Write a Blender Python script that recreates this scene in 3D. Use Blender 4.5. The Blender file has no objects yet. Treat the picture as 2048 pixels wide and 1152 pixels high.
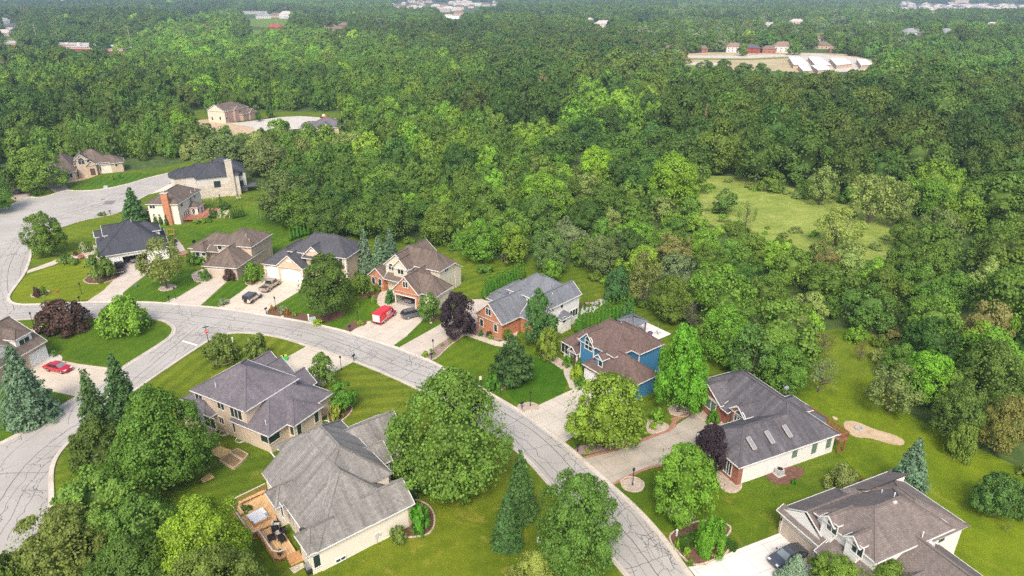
import bpy, math, random
import numpy as np
from mathutils import Vector, Matrix
from mathutils.geometry import tessellate_polygon

# ------------------------------------------------------------------ camera, sky, sun
S = bpy.context.scene
COL = S.collection
F, CAMH = 1365.0, 60.0
PIT = math.atan(601 / F)
cam_d = bpy.data.cameras.new('camera')
cam = bpy.data.objects.new('camera', cam_d)
COL.objects.link(cam)
cam.location = (0, 0, CAMH)
cam.rotation_euler = (math.pi / 2 - PIT, 0, 0)
cam_d.sensor_width = 36.0
cam_d.lens = 36.0 * F / 2048
cam_d.clip_start = 1.0
cam_d.clip_end = 30000
S.camera = cam

SUN_EL, SUN_AZ = 48.0, 186.0          # degrees; azimuth clockwise from +Y: light comes from behind the camera, high over the near edge
W = bpy.data.worlds.new('World')
S.world = W
W.use_nodes = True
wn = W.node_tree
bg = wn.nodes['Background']
sky = wn.nodes.new('ShaderNodeTexSky')
sky.sky_type = 'NISHITA'
sky.sun_disc = False
sky.sun_elevation = math.radians(SUN_EL)
sky.sun_rotation = math.radians(SUN_AZ)
sky.dust_density = 5.0
sky.air_density = 1.0
sky.ozone_density = 1.0
wn.links.new(sky.outputs[0], bg.inputs[0])
bg.inputs[1].default_value = 0.15
sun_d = bpy.data.lights.new('sun', 'SUN')
sun_d.energy = 1.5
sun_d.angle = math.radians(15)
sun_d.color = (1.0, 0.95, 0.86)
sun = bpy.data.objects.new('sun', sun_d)
COL.objects.link(sun)
az, el = math.radians(SUN_AZ), math.radians(SUN_EL)
sd = Vector((math.sin(az) * math.cos(el), math.cos(az) * math.cos(el), math.sin(el)))
sun.rotation_euler = sd.to_track_quat('Z', 'Y').to_euler()
sun.location = (0, 0, 200)
S.view_settings.view_transform = 'Standard'
S.view_settings.look = 'None'
S.view_settings.exposure = 0.77
S.view_settings.gamma = 1.0
S.cycles.max_bounces = 5
S.cycles.diffuse_bounces = 3
S.cycles.glossy_bounces = 2
S.cycles.transmission_bounces = 2
S.cycles.transparent_max_bounces = 4
S.cycles.volume_bounces = 0
S.cycles.use_denoising = False

# ------------------------------------------------------------------ helpers
def G(px, py, z=0.0):
    """pixel of the 2048 photograph -> point at height z"""
    u = (px - 1024) / F
    v = (py - 576) / F
    t = (CAMH - z) / (math.sin(PIT) + v * math.cos(PIT))
    return (u * t, (math.cos(PIT) - v * math.sin(PIT)) * t)

def PXY(x, y, z=0.0):
    zc = y * math.cos(PIT) + (CAMH - z) * math.sin(PIT)
    v = -(y * math.sin(PIT) - (CAMH - z) * math.cos(PIT)) / zc
    return (1024 + F * x / zc, 576 + F * v)

def ray(px, py):
    u = (px - 1024) / F
    v = (py - 576) / F
    return Vector((u, math.cos(PIT) - v * math.sin(PIT), -math.sin(PIT) - v * math.cos(PIT)))

def tag(o, label=None, cat=None, group=None, kind=None):
    if label: o['label'] = label
    if cat: o['category'] = cat
    if group: o['group'] = group
    if kind: o['kind'] = kind
    return o

def empty(name, loc, rz=0.0, label=None, cat=None, group=None):
    o = bpy.data.objects.new(name, None)
    COL.objects.link(o)
    o.location = loc
    o.rotation_euler = (0, 0, rz)
    o.empty_display_size = 0.5
    return tag(o, label, cat, group)

def link(name, me, parent=None):
    o = bpy.data.objects.new(name, me)
    COL.objects.link(o)
    if parent is not None:
        o.parent = parent
    return o

class MB:
    """collects faces and builds ONE mesh object"""
    def __init__(self):
        self.v = []; self.f = []; self.m = []; self.uv = []
    def poly(self, pts, m=0, uv=None):
        i = len(self.v)
        self.v += [tuple(p) for p in pts]
        self.f.append(tuple(range(i, i + len(pts))))
        self.m.append(m)
        if uv is None:
            # planar uv in metres: first edge is the u axis
            p0, p1 = Vector(pts[0]), Vector(pts[1])
            n = Vector((0, 0, 0))
            for k in range(len(pts)):
                a, b = Vector(pts[k]), Vector(pts[(k + 1) % len(pts)])
                n += a.cross(b)
            if n.length < 1e-9: n = Vector((0, 0, 1))
            n.normalize()
            h = Vector((-n.y, n.x, 0))
            if h.length < 1e-3: h = (p1 - p0)
            h.normalize()
            w = n.cross(h)
            uv = [(Vector(p).dot(h), Vector(p).dot(w)) for p in pts]
        self.uv.append(uv)
        return self
    def box(self, x0, x1, y0, y1, z0, z1, m=0):
        P = [(x0, y0, z0), (x1, y0, z0), (x1, y1, z0), (x0, y1, z0), (x0, y0, z1), (x1, y0, z1), (x1, y1, z1), (x0, y1, z1)]
        for q in ((3, 2, 1, 0), (4, 5, 6, 7), (0, 1, 5, 4), (1, 2, 6, 5), (2, 3, 7, 6), (3, 0, 4, 7)):
            self.poly([P[k] for k in q], m)
        return self
    def prism(self, pts, z0, z1, m=0):
        n = len(pts)
        self.poly([(p[0], p[1], z1) for p in pts], m)
        self.poly([(p[0], p[1], z0) for p in reversed(pts)], m)
        for k in range(n):
            a, b = pts[k], pts[(k + 1) % n]
            self.poly([(a[0], a[1], z0), (b[0], b[1], z0), (b[0], b[1], z1), (a[0], a[1], z1)], m)
        return self
    def bar(self, a, b, w, h=None, m=0):
        a, b = Vector(a), Vector(b)
        h = h or w
        d = (b - a)
        if d.length < 1e-6: return self
        d.normalize()
        up = Vector((0, 0, 1)) if abs(d.z) < .95 else Vector((1, 0, 0))
        s = d.cross(up).normalized() * (w / 2)
        t = s.cross(d).normalized() * (h / 2)
        r = [[c + s * i + t * j for i, j in ((-1, -1), (1, -1), (1, 1), (-1, 1))] for c in (a, b)]
        for k in range(4):
            self.poly([r[0][k], r[0][(k + 1) % 4], r[1][(k + 1) % 4], r[1][k]], m)
        self.poly(list(reversed(r[0])), m); self.poly(r[1], m)
        return self
    def tube(self, path, radii, seg=8, m=0):
        rings = []
        for i, (p, r) in enumerate(zip(path, radii)):
            p = Vector(p)
            d = (Vector(path[min(i + 1, len(path) - 1)]) - Vector(path[max(i - 1, 0)])).normalized()
            up = Vector((0, 0, 1)) if abs(d.z) < .9 else Vector((1, 0, 0))
            s = d.cross(up).normalized(); t = s.cross(d).normalized()
            rings.append([p + (s * math.cos(2 * math.pi * k / seg) + t * math.sin(2 * math.pi * k / seg)) * r for k in range(seg)])
        for a, b in zip(rings, rings[1:]):
            for k in range(seg):
                self.poly([a[k], a[(k + 1) % seg], b[(k + 1) % seg], b[k]], m)
        self.poly(list(reversed(rings[0])), m); self.poly(rings[-1], m)
        return self
    def lathe(self, prof, seg=12, c=(0, 0, 0), m=0):
        rr = [[(c[0] + r * math.cos(2 * math.pi * k / seg), c[1] + r * math.sin(2 * math.pi * k / seg), c[2] + z) for k in range(seg)] for r, z in prof]
        for a, b in zip(rr, rr[1:]):
            for k in range(seg):
                self.poly([a[k], a[(k + 1) % seg], b[(k + 1) % seg], b[k]], m)
        self.poly(list(reversed(rr[0])), m); self.poly(rr[-1], m)
        return self
    def build(self, name, mats, parent=None, smooth=False):
        me = bpy.data.meshes.new(name)
        me.from_pydata(self.v, [], self.f)
        if not isinstance(mats, (list, tuple)): mats = [mats]
        for mm in mats: me.materials.append(mm)
        me.polygons.foreach_set('material_index', self.m)
        uvl = me.uv_layers.new(name='UVMap')
        flat = [c for f in self.uv for p in f for c in p]
        uvl.data.foreach_set('uv', flat)
        if smooth: me.polygons.foreach_set('use_smooth', [True] * len(self.f))
        me.update()
        return link(name, me, parent)

def sheet(name, pts, z, mat, parent=None, kind='structure', thick=None, **kw):
    """flat polygon (may be concave) from world xy points"""
    tri = tessellate_polygon([[Vector((p[0], p[1], 0)) for p in pts]])
    me = bpy.data.meshes.new(name)
    V = [(p[0], p[1], z) for p in pts]
    Fc = []
    for t in tri:
        a, b, c = (Vector(V[k]) for k in t)
        if (b - a).cross(c - a).z < 0: t = (t[0], t[2], t[1])
        Fc.append(tuple(t))
    if thick:
        n = len(V)
        V += [(p[0], p[1], z - thick) for p in pts]
        for k in range(n):
            Fc.append((k, (k + 1) % n, n + (k + 1) % n, n + k))
    me.from_pydata(V, [], Fc)
    me.materials.append(mat)
    me.update()
    o = link(name, me, parent)
    tag(o, kind=kind, **kw) if kind else tag(o, **kw)
    return o

def area(p):
    return sum(p[i][0] * p[(i + 1) % len(p)][1] - p[(i + 1) % len(p)][0] * p[i][1] for i in range(len(p))) / 2

def chaikin(p, n=2, closed=True):
    for _ in range(n):
        q = []
        m = len(p)
        for i in range(m if closed else m - 1):
            a, b = p[i], p[(i + 1) % m]
            q.append((a[0] * .75 + b[0] * .25, a[1] * .75 + b[1] * .25))
            q.append((a[0] * .25 + b[0] * .75, a[1] * .25 + b[1] * .75))
        if not closed: q = [p[0]] + q + [p[-1]]
        p = q
    return p

def inside(pt, poly):
    x, y = pt
    r = False
    j = len(poly) - 1
    for i in range(len(poly)):
        xi, yi = poly[i]; xj, yj = poly[j]
        if (yi > y) != (yj > y) and x < (xj - xi) * (y - yi) / (yj - yi) + xi: r = not r
        j = i
    return r

# ------------------------------------------------------------------ materials
def mat(name):
    m = bpy.data.materials.new(name)
    m.use_nodes = True
    nt = m.node_tree
    b = nt.nodes['Principled BSDF']
    b.inputs['Roughness'].default_value = .8
    b.inputs['Specular IOR Level'].default_value = .3
    return m, nt, b

def node(nt, t, **kw):
    n = nt.nodes.new(t)
    for k, v in kw.items():
        if k.startswith('i_'):
            n.inputs[k[2:].replace('_', ' ')].default_value = v
        else: setattr(n, k, v)
    return n

def ramp(nt, fac, stops):
    r = nt.nodes.new('ShaderNodeValToRGB')
    e = r.color_ramp.elements
    while len(e) < len(stops): e.new(.5)
    for k, (p, c) in enumerate(stops):
        e[k].position = p
        e[k].color = (c[0], c[1], c[2], 1) if isinstance(c, (tuple, list)) else (c, c, c, 1)
    nt.links.new(fac, r.inputs[0])
    return r.outputs[0]

def noise(nt, vec, scale, detail=4, rough=.6, dist=0.0):
    n = node(nt, 'ShaderNodeTexNoise')
    n.inputs['Scale'].default_value = scale
    n.inputs['Detail'].default_value = detail
    n.inputs['Roughness'].default_value = rough
    n.inputs['Distortion'].default_value = dist
    nt.links.new(vec, n.inputs['Vector'])
    return n.outputs['Fac']

def mixc(nt, f, a, b, mode='MIX'):
    m = nt.nodes.new('ShaderNodeMix')
    m.data_type = 'RGBA'; m.blend_type = mode; m.clamp_factor = True
    for s, val in ((0, f), (6, a), (7, b)):
        if hasattr(val, 'is_linked') or isinstance(val, bpy.types.NodeSocket): nt.links.new(val, m.inputs[s])
        elif isinstance(val, (int, float)): m.inputs[s].default_value = val if s == 0 else (val, val, val, 1)
        else: m.inputs[s].default_value = (*val, 1)
    return m.outputs[2]

def mth(nt, op, a, b=None):
    m = nt.nodes.new('ShaderNodeMath'); m.operation = op
    for s, val in ((0, a), (1, b)):
        if val is None: continue
        if isinstance(val, bpy.types.NodeSocket): nt.links.new(val, m.inputs[s])
        else: m.inputs[s].default_value = val
    return m.outputs[0]

def mapping(nt, vec, scale=(1, 1, 1), rot=(0, 0, 0)):
    m = nt.nodes.new('ShaderNodeMapping')
    m.inputs['Scale'].default_value = scale
    m.inputs['Rotation'].default_value = rot
    nt.links.new(vec, m.inputs['Vector'])
    return m.outputs[0]

def pos(nt):
    return nt.nodes.new('ShaderNodeNewGeometry').outputs['Position']

def bump(nt, b, h, s=.3, d=.05):
    n = nt.nodes.new('ShaderNodeBump')
    n.inputs['Strength'].default_value = s
    n.inputs['Distance'].default_value = d
    nt.links.new(h, n.inputs['Height'])
    nt.links.new(n.outputs[0], b.inputs['Normal'])

_plain = {}
def plain(name, c, rough=.7, metal=0.0, vary=.12):
    if name in _plain: return _plain[name]
    m, nt, b = mat(name)
    f = noise(nt, nt.nodes.new('ShaderNodeTexCoord').outputs['Object'], 3.0, 5)
    nt.links.new(mixc(nt, f, [x * (1 - vary) for x in c], [min(1, x * (1 + vary)) for x in c]), b.inputs['Base Color'])
    b.inputs['Roughness'].default_value = rough
    b.inputs['Metallic'].default_value = metal
    _plain[name] = m
    return m

def m_shingle(name, c, streak=.25, dark=.55):
    m, nt, b = mat(name)
    uv = nt.nodes.new('ShaderNodeTexCoord').outputs['UV']
    br = node(nt, 'ShaderNodeTexBrick')
    nt.links.new(uv, br.inputs['Vector'])
    br.inputs['Scale'].default_value = 1.0
    br.inputs['Brick Width'].default_value = .38
    br.inputs['Row Height'].default_value = .2
    br.inputs['Mortar Size'].default_value = .012
    br.inputs['Color1'].default_value = (.86, .86, .86, 1)
    br.inputs['Color2'].default_value = (1.15, 1.15, 1.15, 1)
    br.inputs['Mortar'].default_value = (.5, .5, .5, 1)
    st = noise(nt, mapping(nt, uv, (1.1, .1, 1)), 1.0, 5, .65)
    st = ramp(nt, st, [(.3, 1 - streak * 1.4), (.7, 1 + streak)])
    bl = ramp(nt, noise(nt, pos(nt), .22, 4, .6), [(.3, .86), (.7, 1.1)])
    c0 = mixc(nt, 1.0, br.outputs[0], st, 'MULTIPLY')
    c0 = mixc(nt, 1.0, c0, bl, 'MULTIPLY')
    gr = ramp(nt, noise(nt, pos(nt), 6.0, 3, .7), [(.25, .88), (.75, 1.12)])
    c0 = mixc(nt, 1.0, c0, gr, 'MULTIPLY')
    nt.links.new(mixc(nt, 1.0, c0, c, 'MULTIPLY'), b.inputs['Base Color'])
    b.inputs['Roughness'].default_value = .9
    bump(nt, b, br.outputs['Fac'], .25, .02)
    return m

def m_siding(name, c, row=.2, dirt=.1):
    m, nt, b = mat(name)
    uv = nt.nodes.new('ShaderNodeTexCoord').outputs['UV']
    sep = nt.nodes.new('ShaderNodeSeparateXYZ'); nt.links.new(uv, sep.inputs[0])
    fr = mth(nt, 'FRACT', mth(nt, 'DIVIDE', sep.outputs[1], row))
    ln = ramp(nt, fr, [(0, .8), (.18, 1.0)])
    d = ramp(nt, noise(nt, mapping(nt, uv, (1.5, .35, 1)), .8, 5), [(.3, 1 - dirt * 1.6), (.7, 1.0)])
    nt.links.new(mixc(nt, 1.0, mixc(nt, 1.0, ln, d, 'MULTIPLY'), c, 'MULTIPLY'), b.inputs['Base Color'])
    b.inputs['Roughness'].default_value = .6
    bump(nt, b, fr, .3, .02)
    return m

def m_brick(name, c1, c2, mortar, bw=.3, bh=.1, ms=.012):
    m, nt, b = mat(name)
    uv = nt.nodes.new('ShaderNodeTexCoord').outputs['UV']
    br = node(nt, 'ShaderNodeTexBrick')
    nt.links.new(uv, br.inputs['Vector'])
    br.inputs['Scale'].default_value = 1.0
    br.inputs['Brick Width'].default_value = bw
    br.inputs['Row Height'].default_value = bh
    br.inputs['Mortar Size'].default_value = ms
    br.inputs['Color1'].default_value = (*c1, 1)
    br.inputs['Color2'].default_value = (*c2, 1)
    br.inputs['Mortar'].default_value = (*mortar, 1)
    v = ramp(nt, noise(nt, uv, 1.2, 5, .7), [(.3, .78), (.7, 1.18)])
    nt.links.new(mixc(nt, 1.0, br.outputs[0], v, 'MULTIPLY'), b.inputs['Base Color'])
    bump(nt, b, br.outputs['Fac'], .2, .02)
    return m

def m_stucco(name, c, dirt=.12):
    m, nt, b = mat(name)
    p = pos(nt)
    v = ramp(nt, noise(nt, p, .7, 5, .65), [(.3, 1 - dirt), (.7, 1 + dirt * .5)])
    f = ramp(nt, noise(nt, p, 9.0, 3, .6), [(.3, .975), (.7, 1.02)])
    nt.links.new(mixc(nt, 1.0, mixc(nt, 1.0, v, f, 'MULTIPLY'), c, 'MULTIPLY'), b.inputs['Base Color'])
    return m

def m_grass(name, a, c, stripe=0.0, ang=0.0, width=1.1, patch=None, lush=.5):
    """mown lawn: blotches, blades, faint mowing stripes"""
    m, nt, b = mat(name)
    p = pos(nt)
    big = noise(nt, p, .09, 5, .62, .6)
    med = noise(nt, p, .55, 5, .7)
    fine = noise(nt, mapping(nt, p, (1, 1, .2)), 7.0, 3, .75)
    f = mth(nt, 'ADD', mth(nt, 'MULTIPLY', big, .6), mth(nt, 'MULTIPLY', med, .4))
    col = ramp(nt, f, [(.36, a), (.64, c)])
    if patch:
        pf = ramp(nt, noise(nt, p, .2, 6, .7, 1.2), [(.56, 0.0), (.7, 1.0)])
        col = mixc(nt, pf, col, patch)
    col = mixc(nt, 1.0, col, ramp(nt, fine, [(.25, .62), (.75, 1.38)]), 'MULTIPLY')
    if stripe > 0:
        rp = mapping(nt, p, (1, 1, 1), (0, 0, ang))
        wob = noise(nt, p, .12, 2)
        sep = nt.nodes.new('ShaderNodeSeparateXYZ'); nt.links.new(rp, sep.inputs[0])
        xx = mth(nt, 'ADD', sep.outputs[0], mth(nt, 'MULTIPLY', wob, 1.6))
        sn = mth(nt, 'SINE', mth(nt, 'MULTIPLY', xx, math.pi / width))
        st = ramp(nt, mth(nt, 'ADD', mth(nt, 'MULTIPLY', sn, .5), .5), [(.3, 1 - stripe), (.7, 1 + stripe)])
        col = mixc(nt, 1.0, col, st, 'MULTIPLY')
    nt.links.new(mixc(nt, 1.0, col, (.84, .92, .58), 'MULTIPLY'), b.inputs['Base Color'])
    b.inputs['Roughness'].default_value = .9
    b.inputs['Specular IOR Level'].default_value = .15
    bump(nt, b, fine, .6, .12)
    return m

def m_ground(name, stops, scale=.35, fine=4.0, amp=.3, bs=.4):
    m, nt, b = mat(name)
    p = pos(nt)
    col = ramp(nt, noise(nt, p, scale, 6, .7, .4), stops)
    fn = noise(nt, p, fine, 4, .75)
    col = mixc(nt, 1.0, col, ramp(nt, fn, [(.25, 1 - amp), (.75, 1 + amp)]), 'MULTIPLY')
    nt.links.new(col, b.inputs['Base Color'])
    b.inputs['Roughness'].default_value = .95
    bump(nt, b, fn, bs, .08)
    return m

def m_concrete(name, c, joint=3.0, ang=0.0, stain=.16):
    m, nt, b = mat(name)
    p = pos(nt)
    col = ramp(nt, noise(nt, p, .28, 6, .65, .3), [(.3, [x * (1 - stain * 1.5) for x in c]), (.62, c)])
    fn = noise(nt, p, 5.0, 4, .7)
    col = mixc(nt, 1.0, col, ramp(nt, fn, [(.25, .93), (.75, 1.06)]), 'MULTIPLY')
    if joint:
        rp = mapping(nt, p, (1, 1, 1), (0, 0, ang))
        sep = nt.nodes.new('ShaderNodeSeparateXYZ'); nt.links.new(rp, sep.inputs[0])
        ln = None
        for k in (0, 1):
            fr = mth(nt, 'ABSOLUTE', mth(nt, 'SUBTRACT', mth(nt, 'FRACT', mth(nt, 'DIVIDE', sep.outputs[k], joint)), .5))
            l = mth(nt, 'GREATER_THAN', fr, .5 - .028 / joint)
            ln = l if ln is None else mth(nt, 'MAXIMUM', ln, l)
        col = mixc(nt, mth(nt, 'MULTIPLY', ln, .5), col, (.12, .11, .10))
        tr_ = ramp(nt, noise(nt, mapping(nt, rp, (.25, 1.2, 1)), 1.0, 5, .7), [(.55, 0.0), (.75, .30)])
        col = mixc(nt, tr_, col, [x * .55 for x in c])
    nt.links.new(col, b.inputs['Base Color'])
    b.inputs['Roughness'].default_value = .85
    return m

def m_road(name):
    m, nt, b = mat(name)
    p = pos(nt)
    col = ramp(nt, noise(nt, p, .12, 6, .6, .5), [(.3, (.335, .315, .285)), (.7, (.425, .40, .365))])
    fn = noise(nt, p, 6.0, 4, .75)
    col = mixc(nt, 1.0, col, ramp(nt, fn, [(.25, .86), (.75, 1.12)]), 'MULTIPLY')
    col = mixc(nt, ramp(nt, noise(nt, p, .5, 6, .7, 2.0), [(.62, 0.0), (.75, .35)]), col, (.20, .19, .19))
    # hairline crazing
    wv = nt.nodes.new('ShaderNodeVectorMath'); wv.operation = 'ADD'
    nn = node(nt, 'ShaderNodeTexNoise'); nn.inputs['Scale'].default_value = .5; nn.inputs['Detail'].default_value = 4
    nt.links.new(p, nn.inputs['Vector'])
    sc = nt.nodes.new('ShaderNodeVectorMath'); sc.operation = 'SCALE'; sc.inputs[3].default_value = 2.2
    nt.links.new(nn.outputs['Color'], sc.inputs[0])
    nt.links.new(p, wv.inputs[0]); nt.links.new(sc.outputs[0], wv.inputs[1])
    vo = node(nt, 'ShaderNodeTexVoronoi'); vo.feature = 'DISTANCE_TO_EDGE'; vo.inputs['Scale'].default_value = .33
    nt.links.new(wv.outputs[0], vo.inputs['Vector'])
    ed = ramp(nt, vo.outputs['Distance'], [(0, 1.0), (.022, 0.0)])
    gate = ramp(nt, noise(nt, p, .1, 3), [(.55, 0.0), (.7, .18)])
    col = mixc(nt, mth(nt, 'MULTIPLY', ed, gate), col, (.10, .10, .10))
    nt.links.new(col, b.inputs['Base Color'])
    b.inputs['Roughness'].default_value = .9
    return m

def m_wood(name, c, plank=.14, ang=0.0):
    m, nt, b = mat(name)
    p = nt.nodes.new('ShaderNodeTexCoord').outputs['Object']
    rp = mapping(nt, p, (1, 1, 1), (0, 0, ang))
    sep = nt.nodes.new('ShaderNodeSeparateXYZ'); nt.links.new(rp, sep.inputs[0])
    q = mth(nt, 'DIVIDE', sep.outputs[0], plank)
    fr = mth(nt, 'FRACT', q)
    wn_ = nt.nodes.new('ShaderNodeTexWhiteNoise'); wn_.noise_dimensions = '1D'
    nt.links.new(mth(nt, 'FLOOR', q), wn_.inputs['W'])
    pl = ramp(nt, wn_.outputs['Value'], [(0, .75), (1, 1.2)])
    gap = ramp(nt, fr, [(0, .45), (.1, 1.0)])
    g = ramp(nt, noise(nt, rp, 1.4, 5, .7), [(.3, .8), (.7, 1.15)])
    col = mixc(nt, 1.0, mixc(nt, 1.0, pl, gap, 'MULTIPLY'), g, 'MULTIPLY')
    nt.links.new(mixc(nt, 1.0, col, c, 'MULTIPLY'), b.inputs['Base Color'])
    return m

def m_glass(name, c=(.02, .035, .035), rough=.08, vary=.6):
    m, nt, b = mat(name)
    f = noise(nt, pos(nt), .9, 2)
    nt.links.new(mixc(nt, f, [x * (1 - vary) for x in c], [x * (1 + 2 * vary) for x in c]), b.inputs['Base Color'])
    b.inputs['Roughness'].default_value = rough
    b.inputs['Specular IOR Level'].default_value = .6
    return m

def m_leaf(name, bark=False):
    """leaf colour comes from the tree ('leafcol'), tone from each leaf clump"""
    m, nt, b = mat(name)
    at = node(nt, 'ShaderNodeAttribute'); at.attribute_type = 'INSTANCER'; at.attribute_name = 'leafcol'
    tn = node(nt, 'ShaderNodeAttribute'); tn.attribute_type = 'GEOMETRY'; tn.attribute_name = 'tone'
    oi = nt.nodes.new('ShaderNodeObjectInfo')
    hue = node(nt, 'ShaderNodeHueSaturation')
    nt.links.new(at.outputs['Color'], hue.inputs['Color'])
    nt.links.new(mth(nt, 'ADD', mth(nt, 'MULTIPLY', oi.outputs['Random'], .03), .485), hue.inputs['Hue'])
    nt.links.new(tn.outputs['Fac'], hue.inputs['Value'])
    nt.links.new(hue.outputs[0], b.inputs['Base Color'])
    b.inputs['Roughness'].default_value = .55
    b.inputs['Specular IOR Level'].default_value = .25
    tr = nt.nodes.new('ShaderNodeBsdfTranslucent')
    nt.links.new(mixc(nt, 1.0, hue.outputs[0], (1.1, 1.25, .45), 'MULTIPLY'), tr.inputs['Color'])
    mx = nt.nodes.new('ShaderNodeMixShader'); mx.inputs[0].default_value = .3
    nt.links.new(b.outputs[0], mx.inputs[1]); nt.links.new(tr.outputs[0], mx.inputs[2])
    nt.links.new(mx.outputs[0], nt.nodes['Material Output'].inputs['Surface'])
    return m

M_LEAF = m_leaf('leaf')
M_BARK = m_ground('bark', [(.3, (.075, .06, .045)), (.7, (.17, .14, .11))], 3, 12, .3)
M_GLASS = m_glass('window_glass')
M_WHITE = plain('white_paint', (.72, .72, .70), .45, 0, .05)
M_BLACK = plain('black_metal', (.025, .025, .027), .5)
M_RUB = plain('rubber', (.03, .03, .032), .8)
M_STEEL = plain('steel', (.45, .46, .47), .35, .6)
# ------------------------------------------------------------------ ground, lawns, road, drives
def GP(l): return [G(*p) for p in l]

M_UNDER = m_ground('undergrowth', [(.25, (.03, .055, .012)), (.5, (.06, .10, .02)), (.75, (.11, .15, .035))], .35, 3.0, .4, .8)
sheet('ground', [(-6000, -60), (6000, -60), (6000, 9000), (-6000, 9000)], -.03, M_UNDER)

LAWN_PX = [(-260, 345), (20, 335), (130, 352), (235, 345), (330, 333), (420, 316), (520, 372), (545, 395), (560, 425), (600, 452), (655, 466), (740, 468), (820, 482), (880, 490), (945, 508), (990, 520), (1040, 516),
           (1120, 522), (1175, 536), (1205, 560), (1225, 596), (1300, 612), (1345, 620), (1400, 660), (1435, 700), (1480, 728), (1560, 752), (1590, 735), (1600, 700), (1640, 662), (1700, 655), (1745, 668), (1790, 700),
           (1775, 745), (1790, 800), (1830, 835), (1890, 862), (1950, 905), (2060, 940), (2300, 1000), (2300, 1400), (-700, 1400), (-700, 700)]
LAWN = GP(LAWN_PX)
M_LAWN = m_grass('lawn_grass', (.075, .125, .012), (.15, .19, .018), .07, 1.2, 1.1, (.24, .22, .05))
sheet('lawn', LAWN, 0.0, M_LAWN)
MEADOW_PX = [(1388, 370), (1440, 361), (1490, 372), (1530, 384), (1600, 398), (1650, 402), (1700, 430), (1760, 450), (1800, 470), (1800, 492), (1740, 494), (1690, 478), (1640, 482), (1600, 466), (1560, 468), (1500, 452), (1450, 442), (1400, 412)]
MEADOW_BIG = [(1360, 380), (1400, 352), (1480, 352), (1600, 380), (1700, 400), (1830, 450), (1850, 520), (1740, 520), (1640, 510), (1500, 480), (1400, 440)]
sheet('meadow', GP(MEADOW_BIG), .01, m_grass('meadow_grass', (.17, .225, .05), (.36, .38, .13), 0, 0, 1, (.40, .37, .22)))

def patch(px, a, c, stripe, ang, width=1.1, sp=None):
    stripe = min(.10, stripe * .85)
    patch.n += 1
    sheet('lawn', chaikin(GP(px), 1), .004 + .0006 * patch.n, m_grass('lawn_patch_grass', a, c, stripe, ang, width, sp))
patch.n = 0
Y = (.23, .22, .04)
def dirpx(a, b):
    p, q = G(*a), G(*b)
    return math.pi / 2 - math.atan2(q[1] - p[1], q[0] - p[0])
# lawns with their own mowing direction
patch([(300, 765), (392, 699), (456, 668), (531, 671), (612, 693), (566, 720), (540, 745), (480, 800), (380, 900), (330, 1000), (240, 1000), (230, 850)], (.10, .145, .012), (.19, .21, .02), .13, dirpx((300, 765), (392, 699)), 1.3, Y)
patch([(707, 724), (847, 784), (920, 850), (1000, 930), (1107, 984), (1242, 1160), (1000, 1260), (560, 1260), (560, 1150), (700, 1100), (830, 1020), (800, 860), (700, 870), (655, 815), (655, 760)], (.09, .13, .012), (.18, .20, .022), .12, dirpx((700, 800), (830, 790)), 1.3, Y)
patch([(21, 602), (26, 585), (57, 545), (200, 510), (240, 540), (228, 560), (208, 580), (172, 604), (60, 608)], (.14, .18, .010), (.22, .24, .015), .06, 1.0, 1.2)
patch([(66, 515), (66, 490), (130, 453), (203, 434), (260, 425), (300, 440), (230, 470), (180, 500), (70, 538)], (.11, .16, .012), (.18, .21, .015), .06, 2.0, 1.2)
patch([(90, 640), (191, 637), (295, 639), (345, 655), (339, 674), (300, 700), (246, 733), (212, 735), (120, 712), (60, 660)], (.055, .115, .008), (.11, .17, .012), .05, .3, 1.2)
patch([(-60, 740), (68, 735), (80, 779), (152, 793), (77, 845), (0, 886), (-60, 915)], (.055, .12, .008), (.11, .175, .012), .05, .3, 1.2)
patch([(868, 724), (890, 690), (935, 668), (1010, 690), (1100, 700), (1150, 778), (1048, 822), (1013, 803), (928, 754)], (.065, .125, .008), (.14, .19, .014), .08, dirpx((868, 724), (940, 690)), 1.2)
patch([(1050, 715), (1120, 712), (1148, 776), (1050, 820), (1015, 790), (1000, 760)], (.035, .105, .006), (.075, .15, .010), .04, .3)
patch([(640, 648), (700, 620), (740, 585), (790, 640), (700, 664)], (.06, .13, .008), (.11, .18, .012), .07, dirpx((700, 660), (750, 600)), 1.1)
patch([(551, 611), (605, 579), (640, 600), (640, 648), (580, 632)], (.06, .13, .008), (.10, .17, .012), .10, dirpx((551, 611), (605, 579)), 1.0)
patch([(243, 603), (254, 582), (290, 556), (350, 540), (405, 540), (383, 556), (400, 570), (356, 594), (330, 606)], (.05, .12, .006), (.10, .17, .010), .08, dirpx((250, 600), (330, 560)), 1.1)
patch([(403, 611), (440, 580), (480, 545), (520, 545), (520, 555), (438, 615)], (.05, .12, .008), (.10, .17, .012), .12, dirpx((403, 611), (480, 550)), .9)
patch([(787, 692), (810, 673), (845, 640), (905, 625), (890, 650), (800, 696)], (.06, .13, .008), (.11, .17, .012), .05, .3)
patch([(137, 380), (165, 370), (215, 345), (300, 348), (339, 346), (231, 374), (187, 381)], (.055, .13, .008), (.10, .17, .012), .12, dirpx((200, 375), (240, 345)), 1.2)
patch([(290, 445), (420, 455), (520, 400), (560, 425), (700, 470), (690, 480), (540, 540), (360, 480)], (.05, .11, .008), (.13, .20, .012), .05, .4)
patch([(850, 500), (950, 510), (1000, 530), (960, 600), (905, 600), (880, 520)], (.08, .13, .012), (.17, .21, .02), .10, dirpx((900, 560), (1000, 530)), 1.3, Y)
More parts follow.
